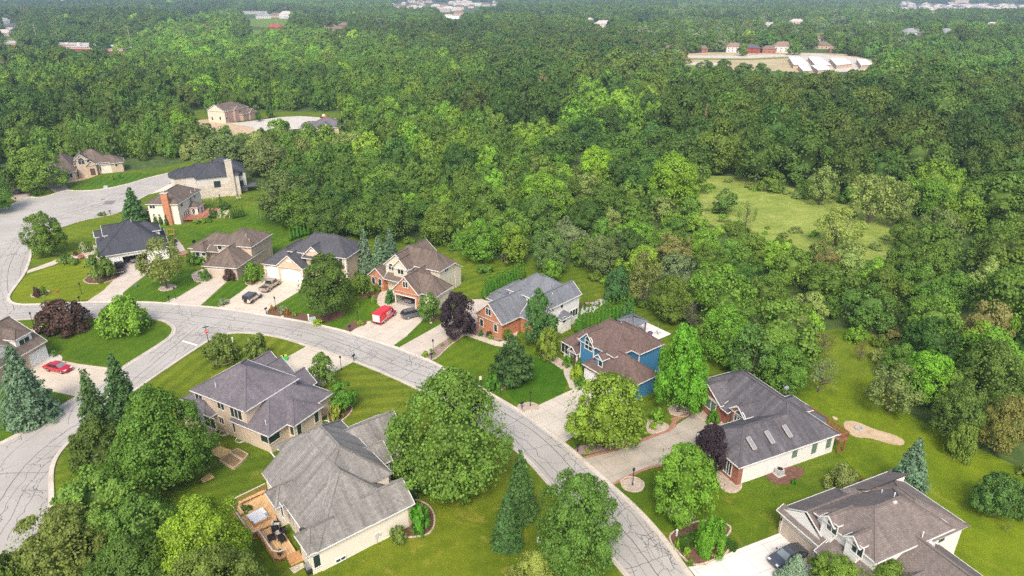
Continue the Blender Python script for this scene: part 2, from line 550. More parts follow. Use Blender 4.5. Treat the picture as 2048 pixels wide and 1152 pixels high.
patch([(1226, 971), (1280, 945), (1400, 925), (1460, 970), (1640, 950), (1560, 1066), (1440, 1090), (1330, 1075)], (.06, .11, .008), (.14, .19, .012), .05, dirpx((1226, 971), (1560, 900)), 1.4, (.20, .20, .03))
patch([(1560, 760), (1700, 700), (1790, 800), (1830, 840), (1900, 870), (2060, 945), (2300, 1050), (2300, 1300), (2000, 1300), (1900, 1100), (1700, 940)], (.10, .15, .008), (.20, .24, .014), .04, dirpx((1900, 1100), (1950, 900)), 1.6, (.24, .25, .03))
patch([(560, 1150), (850, 1020), (1000, 930), (1120, 1010), (1180, 1100), (1100, 1290), (600, 1290)], (.09, .13, .008), (.19, .21, .02), .03, 1.0, 1.3, (.26, .22, .05))
patch([(1640, 690), (1690, 668), (1745, 675), (1770, 700), (1755, 750), (1690, 760), (1640, 735)], (.11, .16, .012), (.20, .23, .03), .03, 1.0, 1.3, Y)

# road network: one sheet, with a real kerb along its edge
EDGE_B = [(1440, 1215), (1384, 1152), (1333, 1077), (1275, 1014), (1226, 971), (1165, 916), (1129, 885), (1048, 824), (1013, 805), (928, 754), (890, 736), (868, 724), (844, 714), (798, 696), (786, 692), (701, 665), (684, 660),
          (640, 650), (616, 644), (528, 629), (436, 615), (400, 612), (331, 606), (300, 604), (229, 603), (172, 604), (60, 609), (36, 608), (22, 603), (19, 594), (26, 582), (52, 548), (62, 520), (66, 499), (75, 478), (98, 464), (130, 453), (167, 441), (203, 434), (240, 427)]
CUL = [(268, 405), (300, 388), (342, 365), (430, 332)]
EDGE_N = [(425, 322), (339, 346), (297, 355), (262, 366), (231, 374), (187, 381), (150, 382), (137, 380), (112, 386), (95, 392), (75, 396), (58, 393), (37, 403), (16, 411), (0, 419), (-60, 435), (-220, 470)]
EDGE_W = [(-260, 640), (0, 644), (41, 640), (90, 638), (191, 636), (295, 638), (323, 642), (340, 651), (346, 660), (339, 674), (306, 696), (246, 733), (212, 760), (152, 794), (109, 819), (77, 845), (41, 865), (0, 886), (-80, 925), (-260, 1010)]
EDGE_S = [(-260, 1400), (20, 1165), (43, 1126), (66, 1098), (92, 1062), (105, 1030), (109, 992), (106, 946), (114, 918), (128, 898), (146, 880), (205, 830), (300, 761), (349, 728), (392, 699), (417, 683), (434, 674), (456, 668), (482, 666), (531, 671), (567, 678), (612, 693), (713, 725), (847, 784), (930, 836), (1032, 899), (1107, 983), (1223, 1122), (1300, 1215)]
ROAD_PX = EDGE_B + CUL + EDGE_N + EDGE_W + EDGE_S
ROAD = chaikin(GP(ROAD_PX), 2)
sheet('road', ROAD, .03, m_road('old_asphalt'))
M_CURB = m_concrete('kerb_concrete', (.56, .50, .42), 0, 0, .18)
def curb(poly):
    sgn = 1 if area(poly) > 0 else -1
    n = len(poly)
    nr = []
    for i in range(n):
        a, b = Vector(poly[i - 1]), Vector(poly[(i + 1) % n])
        d = (b - a)
        if d.length < 1e-6: d = Vector((1, 0))
        d.normalize()
        nr.append(Vector((-d.y, d.x)) * sgn)
    mb = MB()
    prof = [(-.04, -.02), (-.04, .15), (.14, .155), (.24, .045), (.62, .036)]
    for i in range(n):
        j = (i + 1) % n
        for (a0, z0), (a1, z1) in zip(prof, prof[1:]):
            P = []
            for k, o, z in ((i, a0, z0), (j, a0, z0), (j, a1, z1), (i, a1, z1)):
                q = Vector(poly[k]) + nr[k] * o
                P.append((q.x, q.y, z))
            mb.poly(P)
    o = mb.build('kerb', M_CURB)
    tag(o, kind='structure')
curb(ROAD)

# sealed cracks
random.seed(11)
cr = MB()
def ribbon(p, w):
    for a, b in zip(p, p[1:]):
        a, b = Vector(a), Vector(b)
        d = b - a
        if d.length < .02: continue
        mid = (a + b) / 2
        if not inside((mid.x, mid.y), ROAD): continue
        e = d.normalized() * w * .45
        s = Vector((-d.y, d.x)).normalized() * w / 2
        a2, b2 = a - e, b + e
        ribbon.z = .0335 + random.random() * .0015
        cr.poly([(a2.x - s.x, a2.y - s.y, ribbon.z), (b2.x - s.x, b2.y - s.y, ribbon.z), (b2.x + s.x, b2.y + s.y, ribbon.z), (a2.x + s.x, a2.y + s.y, ribbon.z)])
def wander(p, ang, length, w=.08, step=.7, wig=.45, branch=.04, depth=0):
    pts = [p]
    a = ang
    d = 0
    while d < length:
        a = ang + random.gauss(0, wig)
        p = (p[0] + math.cos(a) * step, p[1] + math.sin(a) * step)
        pts.append(p); d += step
        if depth < 2 and random.random() < branch:
            wander(p, a + random.choice((-1, 1)) * random.uniform(.7, 1.6), random.uniform(1, 4.5), w * .75, step * .8, wig * 1.2, branch, depth + 1)
    ribbon(pts, w)
def resample(p, step):
    out = [p[0]]
    for a, b in zip(p, p[1:]):
        L = math.dist(a, b); n = max(1, int(L / step))
        for k in range(1, n + 1): out.append((a[0] + (b[0] - a[0]) * k / n, a[1] + (b[1] - a[1]) * k / n))
    return out
CENT = [[(1330, 1170), (1240, 1050), (1165, 960), (1080, 868), (990, 815), (900, 770), (800, 735), (700, 692), (610, 664), (500, 645), (400, 632), (300, 622), (180, 622), (60, 625), (-60, 632)],
        [(400, 650), (340, 700), (260, 765), (180, 830), (100, 885), (40, 940), (0, 1000), (-60, 1100)],
        [(30, 625), (10, 560), (30, 500), (90, 440), (200, 408), (330, 355)]]
for ci, c in enumerate(CENT):
    c = resample(chaikin(GP(c), 2, False), 1.0)
    for off, w, keep in ((0, .09, 1), (-2.4, .06, .8), (2.5, .06, .85), (-3.7, .05, .6), (3.6, .06, .6), (1.2, .045, .4), (-1.1, .045, .35)):
        on = True; seg = []
        for i in range(1, len(c) - 1):
            d = Vector((c[i + 1][0] - c[i - 1][0], c[i + 1][1] - c[i - 1][1])).normalized()
            jit = random.gauss(0, .05 if off == 0 else .16)
            q = (c[i][0] - d.y * (off + jit), c[i][1] + d.x * (off + jit))
            if on: seg.append(q)
            if random.random() < .06:
                if len(seg) > 1: ribbon(seg, w)
                seg = [q] if on else []
                on = random.random() < keep
        if len(seg) > 1: ribbon(seg, w)
    i = 3
    while i < len(c) - 3:
        d = Vector((c[i + 1][0] - c[i - 1][0], c[i + 1][1] - c[i - 1][1])).normalized()
        a = math.atan2(d.x, -d.y)
        s0 = random.choice((-1, 1))
        ln = random.choice((4, 8.5, 8.5, 8.5))
        wander((c[i][0] - math.cos(a) * 4.2 * s0, c[i][1] - math.sin(a) * 4.2 * s0), a if s0 > 0 else a + math.pi, ln, .06, .7, .13, .07)
        i += int(random.uniform(4, 7))
for (px, py, n, sp) in ((1190, 930, 26, 5), (1330, 1105, 24, 6), (650, 700, 40, 7), (760, 725, 26, 6), (860, 775, 24, 7), (1100, 880, 16, 5), (380, 660, 22, 6), (120, 900, 16, 7), (40, 1010, 22, 8), (1240, 1060, 14, 5), (250, 400, 36, 13), (150, 425, 34, 11), (30, 500, 34, 10), (15, 590, 16, 6), (480, 640, 16, 8)):
    c0 = G(px, py)
    for _ in range(int(n * .5)):
        wander((c0[0] + random.gauss(0, sp * .6), c0[1] + random.gauss(0, sp * .6)), random.uniform(0, 6.28), random.uniform(1.2, 6), random.uniform(.045, .07), .6, .6, .12)
o = cr.build('road_crack_sealing', plain('tar', (.085, .082, .085), .6))
tag(o, kind='structure')
# painted bar at the junction, asphalt patches
sheet('road_marking', GP([(363, 683), (366, 681), (396, 690), (393, 692)]), .037, plain('road_paint', (.75, .75, .74), .6))
M_TAR = m_ground('asphalt_patch', [(.3, (.16, .15, .15)), (.7, (.22, .21, .21))], 1, 5, .2)
sheet('road_patch', GP([(213, 402), (232, 401), (226, 409), (205, 409)]), .037, M_TAR)
sheet('road_patch', GP([(203, 398.5), (211, 397.5), (209, 400), (200, 400.5)]), .038, M_TAR)

# driveways
MC = {}
def conc(c, ang, joint=3.0, stain=.12):
    c = (c[0] * .95, c[1] * .93, c[2] * .90)
    k = (c, round(ang, 2), joint)
    if k not in MC: MC[k] = m_concrete('drive_concrete', c, joint, ang, stain)
    return MC[k]
def drive(px, c=(.60, .53, .44), a=None, b=None, joint=3.0, z=.02, name='driveway', stain=.12, sm=0):
    ang = -math.atan2(*(lambda p, q: (q[1] - p[1], q[0] - p[0]))(G(*a), G(*b))) if a else 0.0
    P = GP(px)
    if sm: P = chaikin(P, sm)
    drive.n += 1
    return sheet(name, P, z + .0005 * drive.n, conc(c, ang, joint, stain))
drive.n = 0
drive([(172, 604), (208, 580), (228, 559), (232, 540), (224, 515), (300, 498), (306, 520), (294, 548), (270, 566), (250, 582), (229, 603)], (.58, .52, .45), (200, 590), (245, 545))
drive([(330, 606), (343, 598), (356, 594), (404, 566), (384, 556), (383, 549), (404, 538), (421, 545), (462, 556), (457, 560), (400, 612)], (.60, .53, .46), (400, 612), (457, 560))
drive([(436, 615), (480, 585), (523, 550), (540, 548), (612, 564), (612, 574), (605, 579), (551, 611), (532, 629)], (.64, .57, .47), (436, 615), (523, 550))
drive([(700, 665), (715, 654), (748, 641), (768, 615), (790, 604), (838, 612), (852, 625), (846, 640), (812, 673), (786, 692)], (.60, .54, .46), (700, 665), (790, 605))
drive([(798, 695), (882, 648), (930, 618), (935, 600), (962, 598), (990, 606), (965, 640), (930, 666), (905, 668), (845, 715)], (.57, .51, .44), (798, 695), (882, 648))
drive([(1048, 824), (1147, 778), (1160, 762), (1172, 750), (1260, 795), (1200, 845), (1162, 858), (1149, 872), (1129, 885)], (.60, .55, .47), (1048, 824), (1147, 778))
drive([(1165, 916), (1239, 897), (1300, 874), (1345, 855), (1388, 827), (1446, 846), (1480, 860), (1470, 905), (1400, 925), (1310, 933), (1275, 946), (1226, 971)], (.47, .42, .355), (1165, 916), (1345, 855), 3.5, stain=.2)
drive([(1376, 1134), (1411, 1130), (1465, 1103), (1560, 1066), (1590, 1075), (1660, 1150), (1700, 1250), (1470, 1250)], (.74, .71, .67), (1376, 1134), (1560, 1066), 3.2)
drive([(612, 693), (571, 716), (560, 740), (580, 768), (640, 760), (683, 736), (707, 724)], (.60, .54, .45), (612, 693), (560, 730))
drive([(246, 734), (212, 735), (159, 728), (95, 716), (60, 722), (60, 760), (100, 782), (152, 793), (205, 762)], (.60, .53, .43), (246, 734), (100, 720), 4)
drive([(112, 386), (140, 381), (128, 366), (98, 358), (92, 374)], (.45, .40, .33))
drive([(58, 392), (36, 404), (20, 396), (18, 378), (42, 372), (62, 382)], (.45, .39, .33))
drive([(272, 384), (344, 367), (352, 376), (282, 393)], (.70, .66, .58), name='driveway')
drive([(494, 248), (520, 240), (560, 234), (600, 232), (645, 232), (672, 236), (668, 246), (620, 256), (540, 262), (500, 262)], (.56, .53, .48), None, None, 0, name='road')
drive([(440, 246), (480, 245), (520, 240), (505, 252), (470, 253)], (.56, .53, .48), None, None, 0, z=.03)
# walks
drive([(55, 541), (104, 523), (112, 519), (128, 513), (165, 508), (195, 512), (196, 520), (160, 515), (118, 525), (108, 530), (54, 547)], (.60, .53, .45), None, None, 1.4, name='path')
drive([(176, 515), (196, 515), (192, 530), (205, 548), (222, 560), (228, 556), (212, 540), (205, 524), (200, 508)], (.58, .52, .45), None, None, 1.4, name='path', sm=1)
drive([(752, 605), (757, 588), (768, 580), (778, 582), (770, 592), (770, 602), (792, 612), (786, 622), (764, 617)], (.58, .50, .42), None, None, 1.2, name='path', sm=1)
drive([(922, 668), (935, 666), (1000, 684), (1016, 678), (1030, 655), (1040, 655), (1028, 684), (1008, 694), (990, 692)], (.60, .53, .43), None, None, 1.6, name='path', z=.03)
drive([(1140, 780), (1136, 765), (1128, 750), (1127, 738), (1134, 728), (1148, 728), (1143, 742), (1150, 760), (1166, 772)], (.56, .50, .42), None, None, 1.4, name='path', sm=1)
drive([(88, 715), (102, 706), (122, 710), (126, 718), (116, 728), (95, 728)], (.60, .55, .48), None, None, 0, name='path', sm=1, z=.03)
drive([(52, 665), (72, 655), (80, 652), (88, 654), (60, 672)], (.60, .55, .48), None, None, 0, name='path', z=.03)
drive([(805, 975), (826, 962), (845, 968), (838, 985), (815, 1000)], (.45, .40, .33), None, None, 0, name='path', z=.03)
drive([(1165, 612), (1200, 598), (1216, 601), (1190, 620), (1180, 640), (1160, 628)], (.55, .52, .46), None, None, 1.5, name='path')

# beds
BEDS = {'mulch': m_ground('mulch', [(.3, (.10, .05, .035)), (.7, (.19, .10, .07))], 2, 8, .5),
        'gravel': m_ground('gravel', [(.3, (.33, .26, .21)), (.7, (.50, .42, .34))], 1, 7, .5),
        'rose': m_ground('rose_gravel', [(.3, (.20, .13, .11)), (.7, (.34, .25, .22))], 1, 7, .5),
        'dirt': m_ground('bare_dirt', [(.3, (.38, .27, .16)), (.7, (.54, .42, .28))], .5, 4, .25),
        'straw': m_ground('straw', [(.3, (.50, .33, .12)), (.7, (.68, .48, .20))], 1, 6, .35),
        'brick': m_ground('brick_paving', [(.3, (.26, .12, .08)), (.7, (.40, .22, .16))], 2, 6, .35)}
M_EDGE = m_ground('edging_stone', [(.3, (.38, .30, .23)), (.7, (.58, .48, .38))], 1.5, 3, .3)
def bed(kind, px, edge=True, sm=2, z=None):
    bed.n += 1
    P = chaikin(GP(px), sm)
    z = z or (.03 + .0011 * bed.n)
    sheet('planting_bed' if kind not in ('dirt', 'straw', 'brick') else {'dirt': 'bare_ground', 'straw': 'bare_ground', 'brick': 'paving'}[kind], P, z, BEDS[kind])
    if edge:
        sg = 1 if area(P) > 0 else -1
        mb = MB(); n = len(P)
        for i in range(n):
            a, b = Vector(P[i]), Vector(P[(i + 1) % n])
            if (b - a).length < .02: continue
            mb.bar((a.x, a.y, z - .02), (b.x, b.y, z - .02), .2, .16)
        e = mb.build('bed_edging', M_EDGE); tag(e, kind='structure')
bed.n = 0
def ring(px, py, r, kind='gravel', edge=True):
    c = G(px, py)
    bed.n += 1
    P = [(c[0] + r * math.cos(t * .3142) * (1 + .06 * math.sin(t * 2.3)), c[1] + r * math.sin(t * .3142)) for t in range(20)]
    z = .03 + .0011 * bed.n
    sheet('planting_bed', P, z, BEDS[kind])
    if edge:
        mb = MB()
        for i in range(20):
            a, b = P[i], P[(i + 1) % 20]
            mb.bar((*a, z), (*b, z), .18, .14)
        tag(mb.build('bed_edging', M_EDGE), kind='structure')
ring(335, 576, 1.7); ring(1265, 969, 1.5); ring(1361, 1027, 1.5); ring(1358, 822, 1.6)
ring(205, 555, 3.6, 'mulch'); ring(81, 588, 1.7, 'mulch'); ring(448, 722, 1.5, 'mulch'); ring(515, 722, 1.2, 'mulch'); ring(130, 657, 1.3, 'mulch', False); ring(258, 660, 1.3, 'mulch', False)
bed('gravel', [(1212, 835), (1290, 865), (1318, 850), (1345, 858), (1300, 876), (1240, 898), (1300, 845), (1300, 820)], False) if False else None
bed('gravel', [(1295, 868), (1293, 848), (1303, 838), (1330, 846), (1340, 856), (1318, 866)])
bed('rose', [(1142, 905), (1160, 890), (1200, 888), (1240, 882), (1290, 872), (1240, 894), (1165, 912)], False)
bed('brick', [(1165, 914), (1239, 895), (1300, 872), (1338, 856), (1345, 842), (1338, 838), (1388, 822), (1390, 828), (1352, 842), (1352, 858), (1300, 878), (1240, 900), (1170, 918)], False, 1, .052)
bed('brick', [(1226, 972), (1275, 947), (1312, 934), (1360, 930), (1360, 926), (1308, 930), (1272, 943), (1222, 968)], False, 1, .053)
bed('gravel', [(1440, 925), (1455, 935), (1480, 960), (1484, 978), (1465, 988), (1440, 978), (1432, 950)])
bed('mulch', [(1527, 950), (1560, 935), (1610, 932), (1606, 955), (1570, 972), (1545, 968)], False)
bed('dirt', [(1684, 842), (1712, 842), (1745, 858), (1790, 870), (1811, 882), (1805, 893), (1775, 888), (1740, 876), (1712, 876), (1692, 864)], False)
bed('dirt', [(1664, 832), (1676, 836), (1674, 842), (1666, 838)], False)
bed('gravel', [(1388, 828), (1394, 820), (1420, 828), (1446, 842), (1440, 850), (1415, 846)])
bed('rose', [(845, 715), (905, 668), (934, 664), (925, 674), (895, 694), (870, 722)])
bed('rose', [(930, 662), (955, 640), (1000, 650), (1035, 660), (1012, 682), (980, 680)], False)
bed('mulch', [(528, 629), (545, 612), (570, 618), (600, 628), (640, 630), (690, 620), (690, 632), (650, 648), (600, 640)], False)
bed('mulch', [(686, 661), (700, 644), (726, 640), (740, 646), (712, 656), (700, 665)], False)
bed('mulch', [(805, 618), (838, 612), (868, 612), (880, 626), (862, 640), (850, 648), (835, 640)], False) if False else None
bed('mulch', [(715, 590), (745, 570), (760, 580), (752, 605), (740, 590), (725, 600)], False)
bed('mulch', [(850, 622), (880, 626), (876, 645), (855, 642)], False)
bed('gravel', [(992, 776), (1000, 765), (1030, 755), (1050, 748), (1052, 758), (1020, 766), (1000, 784)])
bed('gravel', [(1085, 700), (1120, 718), (1132, 730), (1128, 742), (1110, 728), (1085, 715)])
bed('gravel', [(1030, 812), (1060, 804), (1080, 812), (1076, 820), (1048, 823)])
bed('mulch', [(1333, 1077), (1352, 1060), (1400, 1040), (1450, 1045), (1466, 1060), (1440, 1085), (1465, 1102), (1411, 1129), (1378, 1131)])
bed('mulch', [(655, 815), (670, 800), (703, 808), (705, 822), (690, 838), (668, 850), (656, 845)])
bed('gravel', [(615, 744), (655, 760), (650, 775), (620, 768)], False)
bed('mulch', [(820, 995), (860, 1010), (872, 1040), (862, 1068), (830, 1075), (800, 1075), (810, 1040)])
bed('straw', [(415, 905), (440, 892), (465, 902), (440, 917)], False, 0); bed('straw', [(376, 945), (405, 925), (422, 935), (395, 950), (372, 965)], False, 0); bed('straw', [(400, 960), (420, 946), (430, 955), (408, 967)], False, 0)
bed('dirt', [(383, 242), (420, 238), (440, 244), (480, 250), (510, 254), (505, 268), (450, 275), (400, 262)], False)
bed('dirt', [(405, 360), (440, 345)][:0] or [(108, 366), (150, 352), (175, 352), (188, 344), (205, 346), (185, 355), (160, 362), (128, 368)], False)
bed('gravel', [(160, 505), (178, 490), (200, 495), (196, 512), (175, 512)]); bed('gravel', [(1148, 735), (1175, 750), (1172, 765), (1150, 760)], False)
bed('gravel', [(383, 548), (402, 540), (405, 552), (400, 566), (388, 562)]); bed('gravel', [(455, 552), (478, 545), (486, 552), (470, 562)])
bed('mulch', [(490, 562), (512, 556), (522, 560), (510, 572), (492, 570)]); bed('rose', [(438, 612), (448, 600), (462, 598), (455, 608), (440, 614)], False)
# ------------------------------------------------------------------ houses
M_TRIM = plain('trim_paint', (.70, .69, .66), .5, 0, .04)
M_DTRIM = plain('dark_trim', (.05, .05, .055), .5)
M_SOFF = plain('soffit', (.5, .49, .46), .7)
M_DOORW = m_siding('garage_door_white', (.78, .78, .77), .52, .03)
M_DOORT = m_siding('garage_door_tan', (.50, .42, .34), .52, .03)
M_INT = plain('garage_interior', (.30, .28, .26), .8)
M_FRONT = plain('wooden_door', (.20, .07, .035), .5)
BRK_OR = m_brick('orange_brick', (.42, .13, .055), (.52, .20, .09), (.42, .28, .2))
BRK_RED = m_brick('red_brick', (.26, .075, .045), (.38, .13, .08), (.3, .2, .16))
BRK_PINK = m_brick('pink_brick', (.38, .22, .17), (.48, .30, .24), (.45, .38, .33))
BRK_TAN = m_brick('tan_brick', (.46, .35, .25), (.58, .46, .35), (.5, .42, .34))
BRK_BRN = m_brick('brown_brick', (.30, .19, .14), (.40, .27, .20), (.36, .28, .22))
BRK_PALE = m_brick('pale_stone', (.50, .43, .36), (.64, .57, .49), (.45, .40, .34), .6, .25, .02)
SID_CREAM = m_siding('cream_siding', (.68, .62, .49), .2)
SID_WHITE = m_siding('white_siding', (.80, .78, .74), .22, .08)
SID_BLUE = m_siding('blue_siding', (.06, .21, .38), .2, .1)
STU_TAN = m_stucco('tan_stucco', (.55, .42, .31))
STU_BEI = m_stucco('beige_stucco', (.62, .50, .38), .07)
STU_CRM = m_stucco('cream_stucco', (.74, .67, .57), .06)
STU_GRY = m_stucco('pale_grey_stucco', (.58, .55, .52))

def fits(name, org, sc, A, B):
    """house frame from two picks: crop origin, scale and two points (cx, cy, z)"""
    c = lambda p: (org[0] + p[0] / sc, org[1] + p[1] / sc)
    a = G(*c(A), A[2]); b = G(*c(B), B[2])
    return a, math.atan2(b[1] - a[1], b[0] - a[0])

class House:
    def __init__(s, name, org, sc, A, B, label, roof, wall, trim=None, cat='house', group=None, base=-.15):
        s.org, s.sc = org, sc
        s.o, s.ang = fits(name, org, sc, A, B)
        s.root = empty(name, (s.o[0], s.o[1], 0), s.ang, label, cat, group)
        s.rm = MB(); s.fm = MB(); s.walls = {}; s.wdef = wall; s.roofmat = roof; s.trim = trim or M_TRIM
        s.n = 0; s.base = base
        s.R = Matrix.Rotation(-s.ang, 3, 'Z')
    def wmb(s, m):
        m = m or s.wdef
        if m.name not in s.walls: s.walls[m.name] = (MB(), m)
        return s.walls[m.name][0]
    def block(s, u0, u1, v0, v1, ze, ax, lo='h', hi='h', p=.7, m=None, rl=None, rh=None, wr=None, wall=True, opening=None, ov=.4, base=None, fascia=True, gm=None, gi=.25, nf=''):
        """hip / gable block on an eave rectangle; ax is the ridge axis, lo/hi its two ends: h hip, g gable, n buried"""
        k = s.n; s.n += 1
        e = k * .004
        ze += e; u0 -= e * .7; u1 += e * .7; v0 -= e * .7; v1 += e * .7
        T = (lambda a, b, z: (a, b, z)) if ax == 'u' else (lambda a, b, z: (b, a, z))
        a0, a1, b0, b1 = (u0, u1, v0, v1) if ax == 'u' else (v0, v1, u0, u1)
        h = (b1 - b0) / 2; bm = (b0 + b1) / 2; zr = ze + h * p
        r0 = a0 + ((rl if rl is not None else h) if lo == 'h' else 0)
        r1 = a1 - ((rh if rh is not None else h) if hi == 'h' else 0)
        if r0 > r1: r0 = r1 = (r0 + r1) / 2
        q = lambda *P: [T(*x) for x in (P if ax == 'u' else reversed(P))]
        s.rm.poly(q((a0, b0, ze), (a1, b0, ze), (r1, bm, zr), (r0, bm, zr)))
        s.rm.poly(q((a1, b1, ze), (a0, b1, ze), (r0, bm, zr), (r1, bm, zr)))
        if lo == 'h': s.rm.poly(q((a0, b1, ze), (a0, b0, ze), (r0, bm, zr)))
        if hi == 'h': s.rm.poly(q((a1, b0, ze), (a1, b1, ze), (r1, bm, zr)))
        # ridge and hip caps
        def cap(A, B): s.rm.bar(T(*A), T(*B), .3, .09)
        if r1 - r0 > .2: cap((r0, bm, zr + .01), (r1, bm, zr + .01))
        if lo == 'h':
            for b in (b0, b1): cap((a0, b, ze), (r0, bm, zr))
        if hi == 'h':
            for b in (b0, b1): cap((a1, b, ze), (r1, bm, zr))
        # soffit and fascia
        s.fm.poly([T(a0 + .02, b1 - .02, ze - .14), T(a1 - .02, b1 - .02, ze - .14), T(a1 - .02, b0 + .02, ze - .14), T(a0 + .02, b0 + .02, ze - .14)], 1)
        if fascia:
            nn = {'b0': 'v0', 'b1': 'v1', 'a0': 'u0', 'a1': 'u1'} if ax == 'u' else {'b0': 'u0', 'b1': 'u1', 'a0': 'v0', 'a1': 'v1'}
            for b, sg, q_ in ((b0, -1, 'b0'), (b1, 1, 'b1')):
                if nn[q_] in nf: continue
                s.fm.bar(T(a0 - .04, b + sg * .03, ze - .06), T(a1 + .04, b + sg * .03, ze - .05), .07, .14)
            if lo == 'h' and nn['a0'] not in nf: s.fm.bar(T(a0 - .03, b0, ze - .06), T(a0 - .03, b1, ze - .05), .07, .14)
            if hi == 'h' and nn['a1'] not in nf: s.fm.bar(T(a1 + .03, b0, ze - .06), T(a1 + .03, b1, ze - .05), .07, .14)
            for end, a, sg in ((lo, a0, -1), (hi, a1, 1)):
                if end == 'g':
                    for b in (b0, b1): s.fm.bar(T(a + sg * .03, b, ze - .05), T(a + sg * .03, bm, zr - .05), .07, .15)
        # walls
        if wall:
            w = s.wmb(m)
            bs = s.base if base is None else base
            i0 = gi if lo == 'g' else ov; i1 = gi if hi == 'g' else ov
            A0, A1, B0, B1 = a0 + i0, a1 - i1, b0 + ov, b1 - ov
            if wr:
                x0, x1, y0, y1 = wr
                A0, A1, B0, B1 = (x0, x1, y0, y1) if ax == 'u' else (y0, y1, x0, x1)
            zt = ze - .1
            def quad(P): w.poly([T(*x) for x in (P if ax == 'u' else reversed(P))])
            # long sides
            sides = {'b0': ((A0, B0), (A1, B0)), 'b1': ((A1, B1), (A0, B1)), 'a0': ((A0, B1), (A0, B0)), 'a1': ((A1, B0), (A1, B1))}
            nm = {'b0': 'v0', 'b1': 'v1', 'a0': 'u0', 'a1': 'u1'} if ax == 'u' else {'b0': 'u0', 'b1': 'u1', 'a0': 'v0', 'a1': 'v1'}
            for key, (P, Q) in sides.items():
                if (key == 'a0' and lo == 'n') or (key == 'a1' and hi == 'n'): continue
                if opening and nm[key] in opening:
                    axis_is_a = key in ('b0', 'b1')
                    segs = opening[nm[key]]
                    c0, c1 = (P[0], Q[0]) if axis_is_a else (P[1], Q[1])
                    lo_, hi_ = min(c0, c1), max(c0, c1)
                    pt = (lambda c, z: (c, P[1], z)) if axis_is_a else (lambda c, z: (P[0], c, z))
                    rev = c1 < c0
                    def q4(ca, cb, za, zb):
                        R = [pt(ca, za), pt(cb, za), pt(cb, zb), pt(ca, zb)]
                        if rev: R.reverse()
                        quad(R)
                    cur = lo_
                    for (oa, ob, oh) in sorted(segs):
                        q4(cur, oa, bs, zt); q4(oa, ob, oh, zt); cur = ob
                    q4(cur, hi_, bs, zt)
                else:
                    quad([(P[0], P[1], bs), (Q[0], Q[1], bs), (Q[0], Q[1], zt), (P[0], P[1], zt)])
            for end, a, A in ((lo, a0, A0), (hi, a1, A1)):
                if end == 'g':
                    wg = s.wmb(gm) if gm else w
                    zz = ze - .1
                    tri = [(A, B0, zz), (A, B1, zz), (A, bm, zr - .02 - ov * 0)]
                    tri = [(A, B0, zz - .02), (A, B1, zz - .02), (A, B1, ze + (b1 - B1) * p - .03), (A, bm, zr - .03), (A, B0, ze + (B0 - b0) * p - .03)]
                    if a == a0: tri.reverse()
                    wg.poly([T(*x) for x in (tri if ax == 'u' else reversed(tri))])
        return zr
    def shed(s, u0, u1, v0, v1, ze, side, p=.5, m=None, wall=True, ov=.3, base=None, inner=False):
        """lean-to: eave on the named side, rising away from it"""
        k = s.n; s.n += 1; ze += k * .004
        run = (u1 - u0) if side[0] == 'u' else (v1 - v0)
        zt = ze + run * p
        Z = {'u0': (ze, zt, zt, ze), 'u1': (zt, ze, ze, zt), 'v0': (ze, ze, zt, zt), 'v1': (zt, zt, ze, ze)}[side]
        C = [(u0, v0), (u1, v0), (u1, v1), (u0, v1)]
        s.rm.poly([(c[0], c[1], z) for c, z in zip(C, Z)])
        s.rm.poly([(c[0], c[1], z - .12) for c, z in reversed(list(zip(C, Z)))])
        top = {'u0': 1, 'u1': 3, 'v0': 2, 'v1': 0}[side]
        for i in range(4):
            j = (i + 1) % 4
            if i == top or (inner and i != (top + 2) % 4): continue
            s.fm.bar((*C[i], Z[i] - .06), (*C[j], Z[j] - .06), .07, .14)
        if wall:
            w = s.wmb(m); bs = s.base if base is None else base
            I = [(u0 + ov, v0 + ov), (u1 - ov, v0 + ov), (u1 - ov, v1 - ov), (u0 + ov, v1 - ov)]
            def zz(c):
                d = {'u0': c[0] - u0, 'u1': u1 - c[0], 'v0': c[1] - v0, 'v1': v1 - c[1]}[side]
                return ze + d * p - .1
            for i in range(4):
                a, b = I[i], I[(i + 1) % 4]
                w.poly([(*a, bs), (*b, bs), (*b, zz(b)), (*a, zz(a))])
    def hit(s, plane, c, cx, cy):
        """pixel pick -> point on the wall plane (local)"""
        px, py = s.org[0] + cx / s.sc, s.org[1] + cy / s.sc
        o = s.R @ (Vector((0, 0, CAMH)) - Vector((s.o[0], s.o[1], 0)))
        d = s.R @ ray(px, py)
        i = 0 if plane == 'u' else 1
        t = (c - o[i]) / d[i]
        return o + d * t
    def side(s, plane, c):
        o = s.R @ (Vector((0, 0, CAMH)) - Vector((s.o[0], s.o[1], 0)))
        return 1 if (o[0 if plane == 'u' else 1] > c) else -1
    def win(s, plane, c, cx, cy, w, h, n=2, arch=False, name='window', frame=None, glass=None, bars=True, parent=None, at=None):
        P = Vector(at) if at else s.hit(plane, c, cx, cy)
        sg = s.side(plane, c)
        along = P[1] if plane == 'u' else P[0]
        z = P[2]
        def L(a, b, d):      # a along wall, b up, d out
            return (c + sg * d, along + a, z + b) if plane == 'u' else (along + a, c + sg * d, z + b)
        fr = MB()
        def bx(a0, a1, b0, b1, d0, d1, mb):
            p = L(a0, b0, d0); q = L(a1, b1, d1)
            mb.box(*sorted((p[0], q[0])), *sorted((p[1], q[1])), *sorted((p[2], q[2])))
        t = .11
        bx(-w / 2 - t, w / 2 + t, -h / 2 - t, -h / 2, 0, .09, fr)
        if not arch: bx(-w / 2 - t, w / 2 + t, h / 2, h / 2 + t, 0, .07, fr)
